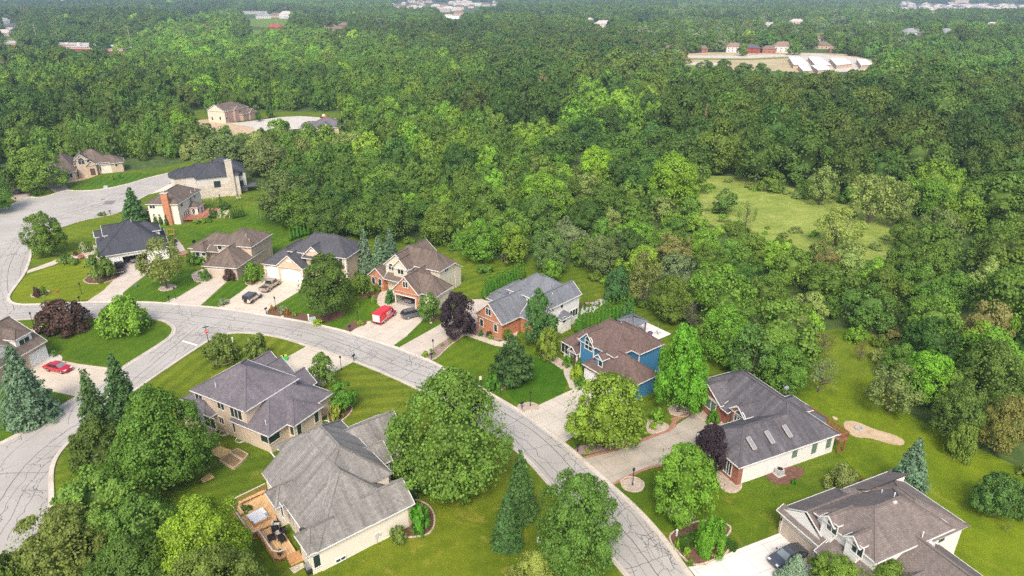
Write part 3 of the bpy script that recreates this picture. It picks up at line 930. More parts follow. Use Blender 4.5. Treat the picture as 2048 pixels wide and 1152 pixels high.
        bx(-w / 2 - t, -w / 2, -h / 2, h / 2, 0, .07, fr); bx(w / 2, w / 2 + t, -h / 2, h / 2, 0, .07, fr)
        for k in range(1, n):
            a = -w / 2 + w * k / n
            bx(a - .05, a + .05, -h / 2, h / 2, 0, .06, fr)
        if arch:
            for k in range(8):
                t0, t1 = math.pi * k / 8, math.pi * (k + 1) / 8
                fr.bar(L(math.cos(t0) * (w / 2 + .05), h / 2 + math.sin(t0) * (w / 2 + .05), .035), L(math.cos(t1) * (w / 2 + .05), h / 2 + math.sin(t1) * (w / 2 + .05), .035), .1)
            bx(-w / 2, w / 2, h / 2 - .04, h / 2 + .04, 0, .05, fr)
        f = fr.build(name, frame or s.trim, parent or s.root)
        g = MB()
        P4 = [L(-w / 2, -h / 2, .025), L(w / 2, -h / 2, .025), L(w / 2, h / 2, .025), L(-w / 2, h / 2, .025)]
        if arch: P4 = P4[:3] + [L(math.cos(math.pi * k / 8) * w / 2, h / 2 + math.sin(math.pi * k / 8) * w / 2, .025) for k in range(1, 8)] + P4[3:]
        g.poly(P4)
        g.build('pane', glass or M_GLASS, f)
        return f
    def gdoor(s, plane, c, cx, cy, w, h=2.2, m=None, arch=False, at=None):
        P = Vector(at) if at else s.hit(plane, c, cx, cy)
        sg = s.side(plane, c)
        along = P[1] if plane == 'u' else P[0]
        d = MB()
        def bx(a0, a1, z0, z1, d0, d1, mb):
            if plane == 'u': mb.box(*sorted((c + sg * d0, c + sg * d1)), along + a0, along + a1, z0, z1)
            else: mb.box(along + a0, along + a1, *sorted((c + sg * d0, c + sg * d1)), z0, z1)
        bx(-w / 2, w / 2, .02, h, .0, .03, d)
        for k in range(1, 4): bx(-w / 2 + .1, w / 2 - .1, h * k / 4 - .03, h * k / 4 + .03, .03, .045, d)
        o = d.build('garage_door', m or M_DOORW, s.root)
        f = MB()
        bx(-w / 2 - .12, -w / 2, .0, h + .12, 0, .06, f); bx(w / 2, w / 2 + .12, 0, h + .12, 0, .06, f); bx(-w / 2, w / 2, h, h + .14, 0, .055, f)
        f.build('door_frame', s.trim, o)
        if arch:
            a = MB()
            n = 10
            for k in range(n):
                t0, t1 = k / n, (k + 1) / n
                z0, z1 = h + .1 + .45 * math.sin(math.pi * t0), h + .1 + .45 * math.sin(math.pi * t1)
                y = sg * .035
                pts = [(along - w / 2 + w * t0, c + y, h - .05), (along - w / 2 + w * t1, c + y, h - .05), (along - w / 2 + w * t1, c + y, z1), (along - w / 2 + w * t0, c + y, z0)]
                a.poly(pts)
            a.build('door_arch', m or M_DOORW, o)
        return o
    def chimney(s, u0, u1, v0, v1, z0, z1, m, name='chimney', cap=True):
        c = MB().box(u0, u1, v0, v1, z0, z1)
        o = c.build(name, m, s.root)
        if cap:
            k = MB().box(u0 - .1, u1 + .1, v0 - .1, v1 + .1, z1, z1 + .15)
            k.lathe([(.16, z1 + .15), (.16, z1 + .5), (.2, z1 + .52), (.2, z1 + .6)], 8, ((u0 + u1) / 2, (v0 + v1) / 2, 0))
            k.build('chimney_cap', plain('cap_concrete', (.5, .47, .43)), o)
    def vent(s, cx, cy, z, big=False):
        px, py = s.org[0] + cx / s.sc, s.org[1] + cy / s.sc
        g = G(px, py, z)
        l = s.R @ (Vector((g[0], g[1], 0)) - Vector((s.o[0], s.o[1], 0)))
        mb = MB()
        if big: mb.box(l.x - .25, l.x + .25, l.y - .25, l.y + .25, z - .6, z - .05)
        else: mb.lathe([(.055, -.7), (.055, .0), (.08, .01), (.08, .07)], 8, (l.x, l.y, z))
        mb.build('roof_vent', plain('vent_grey', (.55, .53, .5), .6) if big else M_WHITE, s.root)
    def finish(s):
        for nm, (mb, m) in s.walls.items():
            if mb.f: mb.build('wall', m, s.root)
        s.rm.build('roof', s.roofmat, s.root)
        s.fm.build('roof_trim', [s.trim, M_SOFF], s.root)

SH_BRN = m_shingle('brown_shingle', (.155, .120, .098))
SH_TAUPE = m_shingle('taupe_shingle', (.18, .15, .135), .15)
SH_RED = m_shingle('red_brown_shingle', (.15, .103, .088), .15)
SH_GREY = m_shingle('blue_grey_shingle', (.17, .18, .20), .15)
SH_DARK = m_shingle('dark_slate_shingle', (.062, .065, .078), .12)
SH_PUR = m_shingle('purple_grey_shingle', (.155, .14, .155), .12)
SH_CHAR = m_shingle('charcoal_shingle', (.115, .108, .118), .3)
SH_WEA = m_shingle('weathered_grey_shingle', (.235, .222, .205), .28)
SH_SLATE = m_shingle('slate_shingle', (.085, .085, .095), .12)

# --- ranch with skylights
h = House('brick_house', (1380, 720), 4.114, (405, 890, 3.2), (1235, 608, 3.2), 'low red brick and white house with a charcoal roof and three skylights', SH_CHAR, SID_WHITE, M_TRIM)
h.block(0, 12, 0, 8.5, 3.2, 'u', 'h', 'n', .6, base=-.9)
h.block(8.0, 17.9, 0, 19.5, 3.2, 'v', 'h', 'h', .66, rl=5.4, base=-1.0)
h.block(7.2, 14.5, 12.2, 18.7, 3.25, 'u', 'g', 'h', .6, BRK_RED)
h.block(7.4, 13, 7.5, 10.6, 3.9, 'u', 'g', 'n', .8, BRK_RED)
h.shed(7.3, 11, 10.6, 12.4, 2.95, 'u0', .5, wall=False)
h.block(15, 19.4, 6.0, 10.4, 3.1, 'u', 'n', 'h', .6)
w = h.wmb(BRK_RED); w.box(.35, .72, .35, 7.9, -.3, 3.06); w.box(.36, 1.1, .34, .6, -.9, 3.05); w.box(8.2, 8.6, 10.4, 12.6, -.1, 2.9)
for cx, cy, n in ((860, 768, 1), (1020, 725, 1), (1140, 680, 1)): h.win('v', .4, cx, cy, 1.0, 1.9 if cx > 900 else 1.5, n, glass=m_glass('green_glass', (.12, .17, .14), .2, .2) if cx == 860 else bpy.data.materials['green_glass'])
h.win('u', .34, 312, 880, 1.3, 2.0, 3)
h.win('u', 7.44, 172, 362, 2.2, 1.9, 2, glass=bpy.data.materials['green_glass'])
h.win('u', 7.64, 408, 508, 2.2, 1.3, 4, True)
for cx, cy in ((505, 690), (655, 640), (800, 590)):
    g = G(1380 + cx / 4.114, 720 + cy / 4.114, 4.7); l = h.R @ (Vector((*g, 0)) - Vector((*h.o, 0)))
    sk = MB(); p = .6; a = Vector((0, 1, p)).normalized()
    for x in (-.3, .3): sk.bar((l.x + x, l.y - .75, 4.68 - .75 * p + .12), (l.x + x, l.y + .75, 4.68 + .75 * p + .12), .09, .14)
    for y in (-.75, .75): sk.bar((l.x - .3, l.y + y, 4.68 + y * p + .12), (l.x + .3, l.y + y, 4.68 + y * p + .12), .09, .14)
    so = sk.build('skylight', plain('skylight_frame', (.42, .36, .33), .5), h.root)
    MB().poly([(l.x - .27, l.y - .7, 4.7 - .7 * p + .13), (l.x + .27, l.y - .7, 4.7 - .7 * p + .13), (l.x + .27, l.y + .7, 4.7 + .7 * p + .13), (l.x - .27, l.y + .7, 4.7 + .7 * p + .13)]).build('pane', m_glass('skylight_glass', (.20, .22, .23), .2, .1) if 'skylight_glass' not in bpy.data.materials else bpy.data.materials['skylight_glass'], so)
M_DECK = m_wood('cedar_deck', (.38, .20, .12), .14)
dk = MB().box(17.5, 19.2, -.4, 6.6, 2.2, 2.4); h_dk = dk.build('deck', M_DECK, h.root)
rl = MB()
for a, b in (((17.6, -.4), (19.2, -.4)), ((19.2, -.4), (19.2, 6.6)), ((19.2, 6.6), (18.9, 6.6))):
    for z in (2.55, 3.35): rl.bar((*a, z), (*b, z), .1)
    n = int(math.dist(a, b) / .16)
    for k in range(n + 1): rl.bar((a[0] + (b[0] - a[0]) * k / n, a[1] + (b[1] - a[1]) * k / n, 2.3), (a[0] + (b[0] - a[0]) * k / n, a[1] + (b[1] - a[1]) * k / n, 3.35), .05)
rl.build('railing', plain('red_cedar', (.28, .11, .06), .6), h_dk)
for x, y in ((19.05, -.2), (19.05, 3.2), (19.05, 6.4), (18, -.2)): MB().box(x - .1, x + .1, y - .1, y + .1, -1, 2.2).build('post', plain('red_cedar', (.28, .11, .06)), h_dk)
h.finish()
H10 = h

# --- blue house
h = House('blue_house', (1100, 600), 5.7615, (370, 733, 3.2), (884, 1033, 3.2), 'blue two-storey house with white trim and a red-brown roof', SH_RED, SID_BLUE)
h.block(0, 10.1, 0, 7.4, 3.2, 'u', 'h', 'h', .86, BRK_BRN)
h.block(-3.6, 5.0, 2.2, 12.2, 5.8, 'u', 'h', 'h', .6, rl=2.3, rh=3.0)
h.block(0, 6.8, 6.2, 12.2, 5.8, 'u', 'n', 'h', .82)
h.block(-3.0, .8, 1.8, 7, 5.8, 'v', 'g', 'n', 1.05)
h.block(-8.3, -2.9, 2.7, 11.4, 3.0, 'v', 'h', 'h', .9, SID_WHITE)
h.block(-5.4, -3.2, 1.6, 4.6, 2.9, 'v', 'g', 'n', 1.0, wall=False)
h.block(2.0, 3.9, .6, 4.6, 5.2, 'v', 'g', 'n', .9, base=3.2, ov=.25)
w = h.wmb(SID_BLUE); w.box(9.4, 9.75, .6, 7.0, -.1, 3.06)
w = h.wmb(SID_WHITE); w.box(-3.2, 0, 2.3, 2.7, -.1, 2.9); w.box(-5.3, -5.1, 1.9, 2.1, -.1, 2.8); w.box(-3.5, -3.3, 1.9, 2.1, -.1, 2.8)
w = h.wmb(BRK_BRN); w.box(-5.3, -3.2, 3.0, 3.3, -.1, 2.8)
h.win('v', 2.05, 448, 525, 1.7, 1.5, 2, True)
h.win('v', 3.1, 192, 570, 2.6, 1.7, 3); h.win('v', 2.3, 440, 675, 1.7, 1.4, 2)
h.win('v', .85, 583, 725, .8, 1.15, 1)
MB().box(-4.9, -3.6, 2.94, 3.0, 0, 2.1).build('front_door', M_FRONT, h.root)
h.gdoor('v', .4, 462, 885, 2.6, 2.2); h.gdoor('v', .4, 0, 0, 4.6, 2.2, at=(6.6, .4, 0))
for x, y in ((-2.65, 2.1), (.45, 2.1), (6.45, 6.5), (6.45, 11.85), (9.76, 7.0)): MB().box(x - .07, x + .07, y - .07, y + .07, 0, 5.7 if x < 9 else 3.1).build('corner_trim', M_TRIM, h.root)
h.finish(); H9 = h

# --- taupe house with dormers, bottom right
h = House('tan_brick_house', (1540, 940), 4.6545, (65, 368, 3.2), (475, 725, 3.2), 'large taupe-roofed house with two white dormers over a tan garage', SH_TAUPE, SID_WHITE)
h.block(3.87, 12.2, 1.2, 13.4, 5.6, 'v', 'h', 'h', .62, nf='u0')
h.block(0, 6.6, .9, 9.4, 3.2, 'v', 'g', 'n', .62, gm=SID_WHITE, m=BRK_TAN, wr=(.35, 6.3, .5, 9))
h.shed(0, 6.6, -.05, 1.0, 3.15, 'v0', .6, wall=False)
h.shed(1.8, 4.3, 9.0, 16.2, 4.75, 'u0', .62, inner=True)
h.block(1.8, 12.1, 8, 16.2, 4.8, 'u', 'h', 'h', .5, nf='v0u1')
h.block(8, 21, 3.6, 12.4, 3.2, 'u', 'n', 'g', .64, nf='')
h.shed(6.4, 12.8, -.7, 1.8, 2.9, 'v0', .5, wall=False)
h.block(5.1, 7.1, .75, 4.5, 6.1, 'v', 'g', 'n', .9, base=3.6, ov=.25)
h.block(8.4, 10.4, .75, 4.5, 6.1, 'v', 'g', 'n', .9, base=3.6, ov=.25)
h.block(12, 17, 1.0, 8, 3.1, 'v', 'g', 'n', .62)
h.win('v', 1.0, 580, 535, 1.3, 1.25, 2); h.win('v', 1.0, 815, 740, 1.3, 1.25, 2)
h.win('u', 11.8, 1600, 630, 1.0, 1.3, 1)
w = h.wmb(BRK_TAN); w.box(6.0, 6.4, .5, 3, 0, 3); w.box(.36, 6.29, .42, .5, -.1, 3.0); w.box(6.4, 12, 1.4, 1.7, 0, 3.2)
h.gdoor('v', .42, 0, 0, 4.9, 2.3, M_DOORT, at=(3.2, .42, 0))
for x in (.62, 6.05): MB().box(x - .08, x + .08, .25, .42, 1.9, 2.25).build('wall_lamp', M_BLACK, h.root)
h.vent(1165, 215, 8.4); h.vent(1157, 285, 8.2, True); h.vent(1295, 270, 6.5); h.vent(1430, 580, 6.6); h.vent(1508, 672, 5.8, True); h.vent(1415, 970, 4.4, True); h.vent(1462, 960, 4.4, True); h.vent(1045, 190, 6.9)
h.finish()

# --- grey roof, orange brick gable
h = House('brick_gable_house', (920, 520), 5.76, (175, 615, 3.2), (485, 750, 3.2), 'white and orange brick house under a blue-grey roof beside the tall arborvitae hedge', SH_GREY, SID_WHITE)
h.block(0, 7.2, -.05, 9.5, 3.2, 'v', 'g', 'n', .9, BRK_OR)
h.block(.3, 12.0, 8.2, 16.6, 5.8, 'u', 'h', 'h', .78)
h.shed(6.8, 10.4, 4.8, 8.9, 3.2, 'v0', .76, BRK_OR)
h.block(7.9, 12.7, 7.0, 16.4, 5.8, 'v', 'g', 'g', .9)
h.block(-4.4, 2, 8.4, 16.8, 3.2, 'v', 'h', 'h', .75)
h.block(-3.6, 2, 6.4, 9.4, 3.2, 'u', 'h', 'n', .95)
h.block(11.6, 13.6, 9.5, 12.7, 2.9, 'u', 'n', 'h', .8, ov=.25)
h.win('v', .2, 328, 598, 1.3, 1.3, 2); h.win('v', .2, 250, 722, .8, 1.5, 1); h.win('v', .2, 412, 785, .8, 1.5, 1)
h.win('u', 12.3, 1172, 530, .7, .8, 1); h.win('u', 12.3, 1310, 608, 2.3, 1.4, 3); h.win('u', 13.35, 1200, 690, .8, 1.2, 1)
h.vent(1065, 385, 7.6)
h.finish()

# --- brick and cream house with open garage
h = House('brick_and_cream_house', (720, 460), 6.778, (440, 800, 3.2), (790, 885, 3.2), 'orange brick and cream house with a brown gabled roof and an open garage', SH_BRN, SID_CREAM)
h.block(-.1, 6.6, -.1, 8, 3.2, 'v', 'g', 'n', 1.0, BRK_OR, opening={'v0': [(.7, 5.6, 2.2)]})
h.block(3.25, 10.2, 1.0, 7.3, 3.2, 'u', 'n', 'h', 1.0, wr=(6.7, 9.8, 1.4, 6.9))
h.block(-9.4, -5.0, 3.5, 8, 3.2, 'v', 'g', 'n', .9, BRK_OR)
h.shed(-5.2, .2, 3.5, 6.0, 3.15, 'v0', .62, wall=False)
h.block(-6.0, .8, 4.9, 12, 5.8, 'v', 'g', 'n', .85)
h.block(-3.5, .8, 4.4, 8, 5.8, 'v', 'g', 'n', 1.0)
h.block(-6.1, 7.3, 6.8, 13, 6.0, 'u', 'h', 'h', 1.0)
h.shed(3, 7.3, 12.6, 15.4, 4.2, 'v1', .6)
h.block(-6, .7, 11.5, 16, 5.8, 'v', 'n', 'g', .85)
h.block(.5, 4.5, 6.0, 9, 4.6, 'u', 'g', 'n', 1.0, wall=False)
w = h.wmb(BRK_OR); w.box(-5, -.2, 5.2, 5.5, 0, 3.1)
w = h.wmb(SID_CREAM)
for u in (.26, 6.2): w.box(u, u + .06, .3, 7, 0, 2.9)
h.win('v', .14, 615, 740, 1.2, 1.2, 2); h.win('v', 3.74, 185, 685, .8, 1.5, 1); h.win('v', 3.74, 272, 710, .8, 1.5, 1)
h.win('v', 4.64, 552, 562, 1.5, 1.2, 2); h.win('v', 5.14, 425, 515, 1.2, .8, 2, True); h.win('u', 6.9, 1168, 533, 1.2, .9, 2)
MB().box(-1.6, -.7, 5.12, 5.2, 0, 2.1).build('front_door', M_FRONT, h.root)
MB().box(-5.1, 0, 2.4, 5.2, .0, .25).build('porch_slab', conc((.60, .53, .44), 0, 0), h.root)
MB().box(.4, 6.2, .2, 7.4, .02, .05).build('garage_floor', M_INT, h.root)
fr = MB(); fr.box(.55, .7, .02, .14, 0, 2.3); fr.box(5.6, 5.75, .02, .14, 0, 2.3); fr.box(.55, 5.75, .0, .13, 2.2, 2.36); fr.build('door_frame', M_TRIM, h.root)
h.finish(); H7 = h

# --- tan house with two white garage doors
h = House('tan_house', (500, 440), 7.2, (160, 625, 3.2), (380, 655, 3.2), 'tan stucco house with two white garage doors and a charcoal roof', SH_SLATE, STU_TAN)
h.block(0, 8.0, 0, 14, 3.2, 'v', 'h', 'h', .72)
h.block(4.0, 11, -.35, 6.5, 3.2, 'v', 'g', 'n', .82)
h.block(5.3, 20.4, 2.8, 12.1, 5.8, 'u', 'h', 'h', .72)
h.block(10, 14.4, 2.15, 7.3, 5.8, 'v', 'g', 'n', .92)
h.shed(9.6, 14.2, 1.7, 2.9, 5.1, 'v0', .4, wall=False)
h.block(19.6, 21.3, 8.4, 11.0, 3.7, 'u', 'n', 'g', .5, ov=.15)
h.gdoor('v', .4, 325, 750, 2.7, 2.2, arch=True); h.gdoor('v', -.1, 595, 800, 4.9, 2.2, arch=True)
for u in (.5, 4.35, 10.6):
    q = MB()
    for k in range(7): q.box(u - .25 + (k % 2) * .06, u + .25 - (k % 2) * .06, -.18 if u > 4 else .32, .4 if u < 4 else -.05, k * .45, k * .45 + .4)
    q.build('quoin', plain('quoin_stone', (.72, .66, .56), .7), h.root)
for u, v in ((20.0, 3.15),):
    q = MB()
    for k in range(13): q.box(u - .45 + (k % 2) * .1, u + .05, v - .05, v + .45 - (k % 2) * .1, k * .45, k * .45 + .4)
    q.build('quoin', plain('quoin_stone', (.72, .66, .56), .7), h.root)
h.win('v', 3.2, 905, 570, 2.0, 1.5, 2); h.win('v', 3.2, 1275, 575, 1.9, 1.3, 2); h.win('u', 21.1, 1628, 670, .5, .6, 1)
MB().box(6.9, 8.1, -.15, -.08, 4.5, 5.0).build('gable_vent', M_TRIM, h.root)
MB().box(11.6, 12.8, 2.33, 2.4, 6.6, 7.0).build('gable_vent', M_TRIM, h.root)
h.finish()

# --- weathered grey roof, deck
h = House('beige_house', (450, 800), 3.2725, (605, 995, 3.4), (1215, 690, 3.4), 'beige house with a large weathered grey roof and a cedar deck', SH_WEA, STU_CRM)
h.block(0, 11.7, 0, 15, 3.4, 'v', 'h', 'n', .77, nf='u1')
h.block(2.75, 11.9, 4.2, 18.6, 5.5, 'v', 'h', 'h', .77, nf='u0v0')
h.shed(0.03, 3.2, 4, 17.0, 3.4, 'u0', .765, inner=True)
h.block(6.6, 12.3, -.05, 5.2, 3.4, 'u', 'n', 'g', .80)
h.block(9, 13.8, 7.8, 12.4, 4.3, 'u', 'n', 'g', .78)
h.block(8.5, 18, 10.1, 19.2, 3.4, 'u', 'n', 'g', .68)
h.block(-1.0, 3, 9.6, 13.2, 3.35, 'u', 'h', 'n', .9, rl=1.3)
h.block(-1.0, 3, .15, 4.1, 3.35, 'u', 'h', 'n', .9, rl=1.2)
h.win('v', .35, 588, 1030, .7, 1.6, 1, at=None) if False else None
h.win('u', -.6, 375, 727, .8, 1.7, 1); h.win('u', -.6, 540, 1005, .7, 1.6, 1); h.win('u', .4, 440, 800, 1.0, 1.8, 1); h.win('u', .4, 465, 835, .9, 1.8, 1)
h.win('v', .5, 0, 0, .75, 1.7, 1, at=(-.05, .55, 1.75))
for cx, cy in ((1065, 885), (757, 1042)): h.win('v', .4, cx, cy, 1.1, .4, 2)
w = h.wmb(BRK_TAN); w.box(11.5, 12.05, .33, 4.9, -.1, 3.2)
h.vent(475, 308, 5.6)
h.finish(); H12 = h

# --- beige stucco, purple-grey roof
h = House('beige_stucco_house', (350, 680), 4.8, (137, 480, 5.8), (665, 690, 5.8), 'beige two-storey house with a purple-grey roof behind raised garden beds', SH_PUR, STU_BEI)
h.block(0, 11.7, 0, 10.4, 5.8, 'u', 'h', 'h', .62)
h.block(8, 15.95, -.1, 12.8, 3.2, 'u', 'n', 'h', .58)
h.block(12, 17.2, 3.3, 9.4, 3.2, 'u', 'n', 'h', .6)
h.block(-1.9, 4.1, 7.6, 14.4, 3.3, 'v', 'n', 'g', .8)
h.block(1.2, 7.0, 7.6, 13.9, 3.3, 'v', 'n', 'g', .82)
h.block(7.0, 11.6, 8, 13.7, 3.2, 'v', 'n', 'g', .9)
h.block(-1.0, 4.7, -1.9, 2.5, 3.0, 'u', 'h', 'h', .7)
h.block(-3.2, 2, .3, 8, 3.0, 'v', 'h', 'h', .6)
h.block(2, 10, 2, 9, 7.6, 'u', 'h', 'h', .62, wall=False, fascia=False) if False else None
for cx, cy, ww, n in ((230, 545, 1.5, 2), (440, 628, 1.4, 2), (588, 703, 2.3, 3)): h.win('v', .4, cx, cy, ww, 1.3 if n < 3 else 1.7, n, frame=STU_CRM)
h.win('v', .4, 448, 770, .9, 1.1, 2, frame=STU_CRM); h.win('v', .4, 615, 858, 2.4, 1.6, 3, frame=STU_CRM); h.win('v', .3, 862, 948, 1.5, 1.2, 1, frame=STU_CRM)
h.win('v', -1.5, 340, 790, 2.2, 1.7, 2, frame=STU_CRM)
h.win('u', 15.55, 952, 935, 2.0, 1.2, 1, frame=STU_CRM); h.win('v', 3.7, 1125, 865, .7, 1.6, 1, frame=STU_CRM); h.win('u', 16.8, 1192, 858, .8, 1.7, 1, frame=STU_CRM); h.win('u', 16.8, 1358, 742, .8, 1.7, 1, frame=STU_CRM)
for cx, cy, pl, c in ((480, 888, 'v', .4), (637, 962, 'v', .4), (1015, 1020, 'u', 15.55), (1420, 738, 'u', 16.8)):
    P = h.hit(pl, c, cx, cy); ww = MB()
    if pl == 'v': ww.lathe([(.75, -.1), (.75, .15), (.68, .15), (.68, -.05)], 12, (P.x, c - .1, 0))
    else: ww.lathe([(.75, -.1), (.75, .15), (.68, .15), (.68, -.05)], 12, (c + .1, P.y, 0))
    ww.build('window_well', M_WHITE, h.root)
h.vent(385, 415, 7.6); h.vent(868, 775, 4.6)
st = MB()
for k in range(4): st.box(-1.8 + .0, .0, -2.2 - .3 * k, -1.9 - .3 * k, 0, .8 - .2 * k)
st.build('steps', plain('brick_steps', (.35, .16, .11)), h.root)
h.finish()

# --- ranch
h = House('low_tan_house', (360, 440), 8.86, (380, 812, 3.0), (1010, 860, 3.0), 'low tan house with a brown hipped roof and a purple shrub at its garage', SH_BRN, BRK_TAN)
h.block(0, 8.6, 0, 12, 3.0, 'v', 'h', 'n', .72)
h.block(-.6, 8.8, 6.6, 16.3, 5.6, 'u', 'h', 'h', .58)
h.block(-10, 1, 9.6, 19, 3.0, 'u', 'h', 'n', .55)
h.block(-8, -4.3, 8, 12, 3.0, 'v', 'h', 'n', .75)
h.shed(-4.5, -.4, 8.6, 10.6, 2.95, 'v0', .5, wall=False)
h.gdoor('v', .4, 680, 905, 4.8, 2.2, M_DOORT)
h.win('v', 8.4, 315, 595, 1.0, 1.2, 1); h.win('v', 8.4, 420, 590, 1.0, 1.2, 1); h.win('v', 7.0, 708, 490, 1.0, .9, 1); h.win('u', 8.4, 1340, 465, .5, .7, 1)
h.vent(1165, 250, 7.8); h.vent(1110, 145, 7.9, True); h.vent(1225, 335, 7.0)
for c in ((1010, 425, 5.2), (945, 460, 5.2), (885, 500, 5)): h.vent(*c, True)
h.finish()

# --- dark roof, white, open garage
h = House('white_house', (170, 420), 8.23, (430, 745, 3.2), (930, 665, 3.2), 'white house with a dark slate hipped roof and an open garage', SH_DARK, SID_WHITE)
h.block(-2.8, 12.4, 0, 15.3, 3.2, 'u', 'h', 'h', .76, opening={'v0': [(-1.1, 1.3, 2.2), (2.1, 7.2, 2.25)]}, base=-.1)
h.block(-1.0, 6, 8.8, 14.6, 5.4, 'u', 'g', 'n', .6)
h.block(-3.0, 4, 13.6, 17.4, 3.9, 'u', 'g', 'n', .6)
h.block(5, 11.5, 6.7, 12, 5.4, 'u', 'n', 'h', .72)
h.gdoor('v', .37, 0, 0, 2.4, 2.2, at=(.1, .37, 0))
wi = h.wmb(SID_WHITE); wi.box(1.35, 1.45, .45, 6.5, 0, 3.0); wi.box(8.2, 8.3, .45, 6.5, 0, 3.0); wi.box(1.35, 8.3, 6.5, 6.6, 0, 3.0)
h.gdoor('v', .37, 0, 0, 2.6, 2.2, at=(9.6, .37, 0))
MB().box(1.45, 8.2, .4, 6.5, .02, .05).build('garage_floor', M_INT, h.root)
h.win('u', -.75, 262, 300, .9, .8, 1); h.win('u', -2.4, 150, 640, .8, 1.2, 1); h.win('u', -2.75, 140, 400, .8, .9, 1)
h.vent(752, 160, 9.0)
h.finish(); H4 = h

# --- cream house with brick chimney
h = House('cream_house', (280, 290), 6.4, (65, 760, 5.8), (500, 762, 5.8), 'cream two-storey house with a tall orange brick chimney on its end wall', SH_BRN, STU_CRM)
h.block(0, 9.0, 0, 15, 5.8, 'v', 'h', 'h', .62)
h.block(-4.8, 2, 8.6, 16, 3.4, 'u', 'h', 'n', .62)
h.block(-2.5, 2, 3, 9, 3.2, 'u', 'h', 'n', .5, BRK_OR)
h.block(8, 11.2, 6.2, 10.6, 3.0, 'u', 'n', 'h', .6, ov=.25)
h.chimney(4.9, 6.7, -.45, .45, 0, 8.9, BRK_OR)
h.win('v', .4, 157, 790, 1.5, .9, 2)
for cx, cy in ((533, 765), (645, 692), (697, 657)): h.win('u', 8.6, cx, cy, 1.2, .9, 2)
for cx, cy in ((565, 885), (590, 870), (615, 850)): h.win('u', 8.6, cx, cy, .8, 1.5, 1)
h.win('u', 10.95, 683, 850, 1.3, 1.3, 2); h.win('u', 10.95, 748, 842, .8, 1.3, 1); h.win('u', 10.95, 790, 825, .8, 1.3, 1)
h.vent(645, 585, 7.2); h.vent(515, 628, 7.0); h.vent(700, 560, 7.0)
dk = MB().box(8.7, 14.5, 1.9, 6.2, .85, 1.0); dk.box(11.0, 14.6, 6.2, 12.2, .85, 1.0)
d = dk.build('deck', plain('brick_red_deck', (.40, .17, .11), .7), h.root)
rl = MB()
for a, b in (((8.7, 1.9), (14.5, 1.9)), ((14.5, 1.9), (14.6, 12.2))):
    n = 14
    rl.bar((*a, 1.9), (*b, 1.9), .1)
    for k in range(n + 1): rl.bar((a[0] + (b[0] - a[0]) * k / n, a[1] + (b[1] - a[1]) * k / n, 0), (a[0] + (b[0] - a[0]) * k / n, a[1] + (b[1] - a[1]) * k / n, 1.9), .07)
rl.build('railing', plain('red_cedar', (.28, .11, .06)), d)
h.finish()

# --- stone house, dark roof
h = House('stone_house', (280, 290), 6.4, (700, 437, 6.5), (1275, 375, 6.5), 'pale stone and stucco mansion with a black slate roof and a stone chimney', SH_DARK, STU_GRY, M_DTRIM)
h.block(0, 13.0, 0, 10, 6.5, 'u', 'h', 'h', .68)
h.block(3, 15.4, 3.4, 16, 6.5, 'u', 'h', 'h', .66)
h.block(-2.8, 6, 6.6, 14.5, 6.5, 'u', 'h', 'n', .6)
h.block(-6.0, 1, 5.8, 13.6, 6.0, 'u', 'h', 'n', .62)
h.block(-7.0, -2, 9.5, 15.5, 5.6, 'u', 'h', 'n', .6)
w = h.wmb(BRK_PALE); w.box(.36, 12.6, .36, 2, -.2, 4.2); w.box(-5.6, -2.5, 6.16, 7, -.2, 6.0)
h.chimney(9.2, 11.1, -.4, .6, 0, 11.2, BRK_PALE)
h.win('v', .34, 988, 500, 1.7, 1.7, 2, frame=M_DTRIM); h.win('v', 3.8, 1285, 365, 1.0, 1.2, 1, frame=M_DTRIM); h.win('v', 3.8, 1302, 490, .9, 1.6, 1, frame=M_DTRIM)
dk = MB().box(13, 18, 1.5, 6, 1.8, 2.0); d = dk.build('deck', plain('grey_deck', (.10, .10, .12)), h.root)
for x, y in ((17.8, 1.7), (13.3, 1.7), (17.8, 5.8)): MB().box(x - .12, x + .12, y - .12, y + .12, -.1, 3.0).build('post', M_DTRIM, d)
h.finish()

# --- tan brick, upper left
h = House('large_brick_house', (100, 280), 9.6, (900, 465, 3.3), (1150, 440, 3.3), 'tan brick house with steep gables facing the turning circle', SH_BRN, BRK_TAN)
h.block(-7, 4.3, -.9, 9, 3.8, 'u', 'h', 'h', .85)
h.block(0, 8.2, -1.2, 6.4, 3.3, 'u', 'n', 'h', .62)
h.block(3.5, 8.4, -.9, 7.5, 3.3, 'u', 'n', 'h', .6)
h.block(-6.4, -2.2, -1.9, 5, 5.6, 'v', 'g', 'n', .9)
h.block(-3.4, .1, -2.3, 3, 3.6, 'v', 'g', 'n', .85)
h.block(-14.5, -6.1, -7.2, 14, 3.0, 'v', 'h', 'h', .85, rl=13)
h.win('v', -1.65, 603, 430, 1.8, 1.3, 2, True); h.win('v', -1.5, 648, 588, 2.6, 1.4, 3)
h.win('v', -.8, 1020, 545, 2.0, 1.7, 2); h.win('v', -.8, 1272, 478, .7, 1.0, 1)
h.win('v', -6.8, 378, 685, 1.6, 1.3, 2); h.win('u', -6.5, 545, 640, 1, 1.5, 1) if False else None
MB().box(-2.4, -.9, -2.1, -2.02, 0, 2.4).build('front_door', plain('bronze_door', (.10, .07, .05), .4), h.root)
h.wmb(STU_CRM).box(1.0, 4.2, -.86, -.78, .0, 3.1)
h.finish()

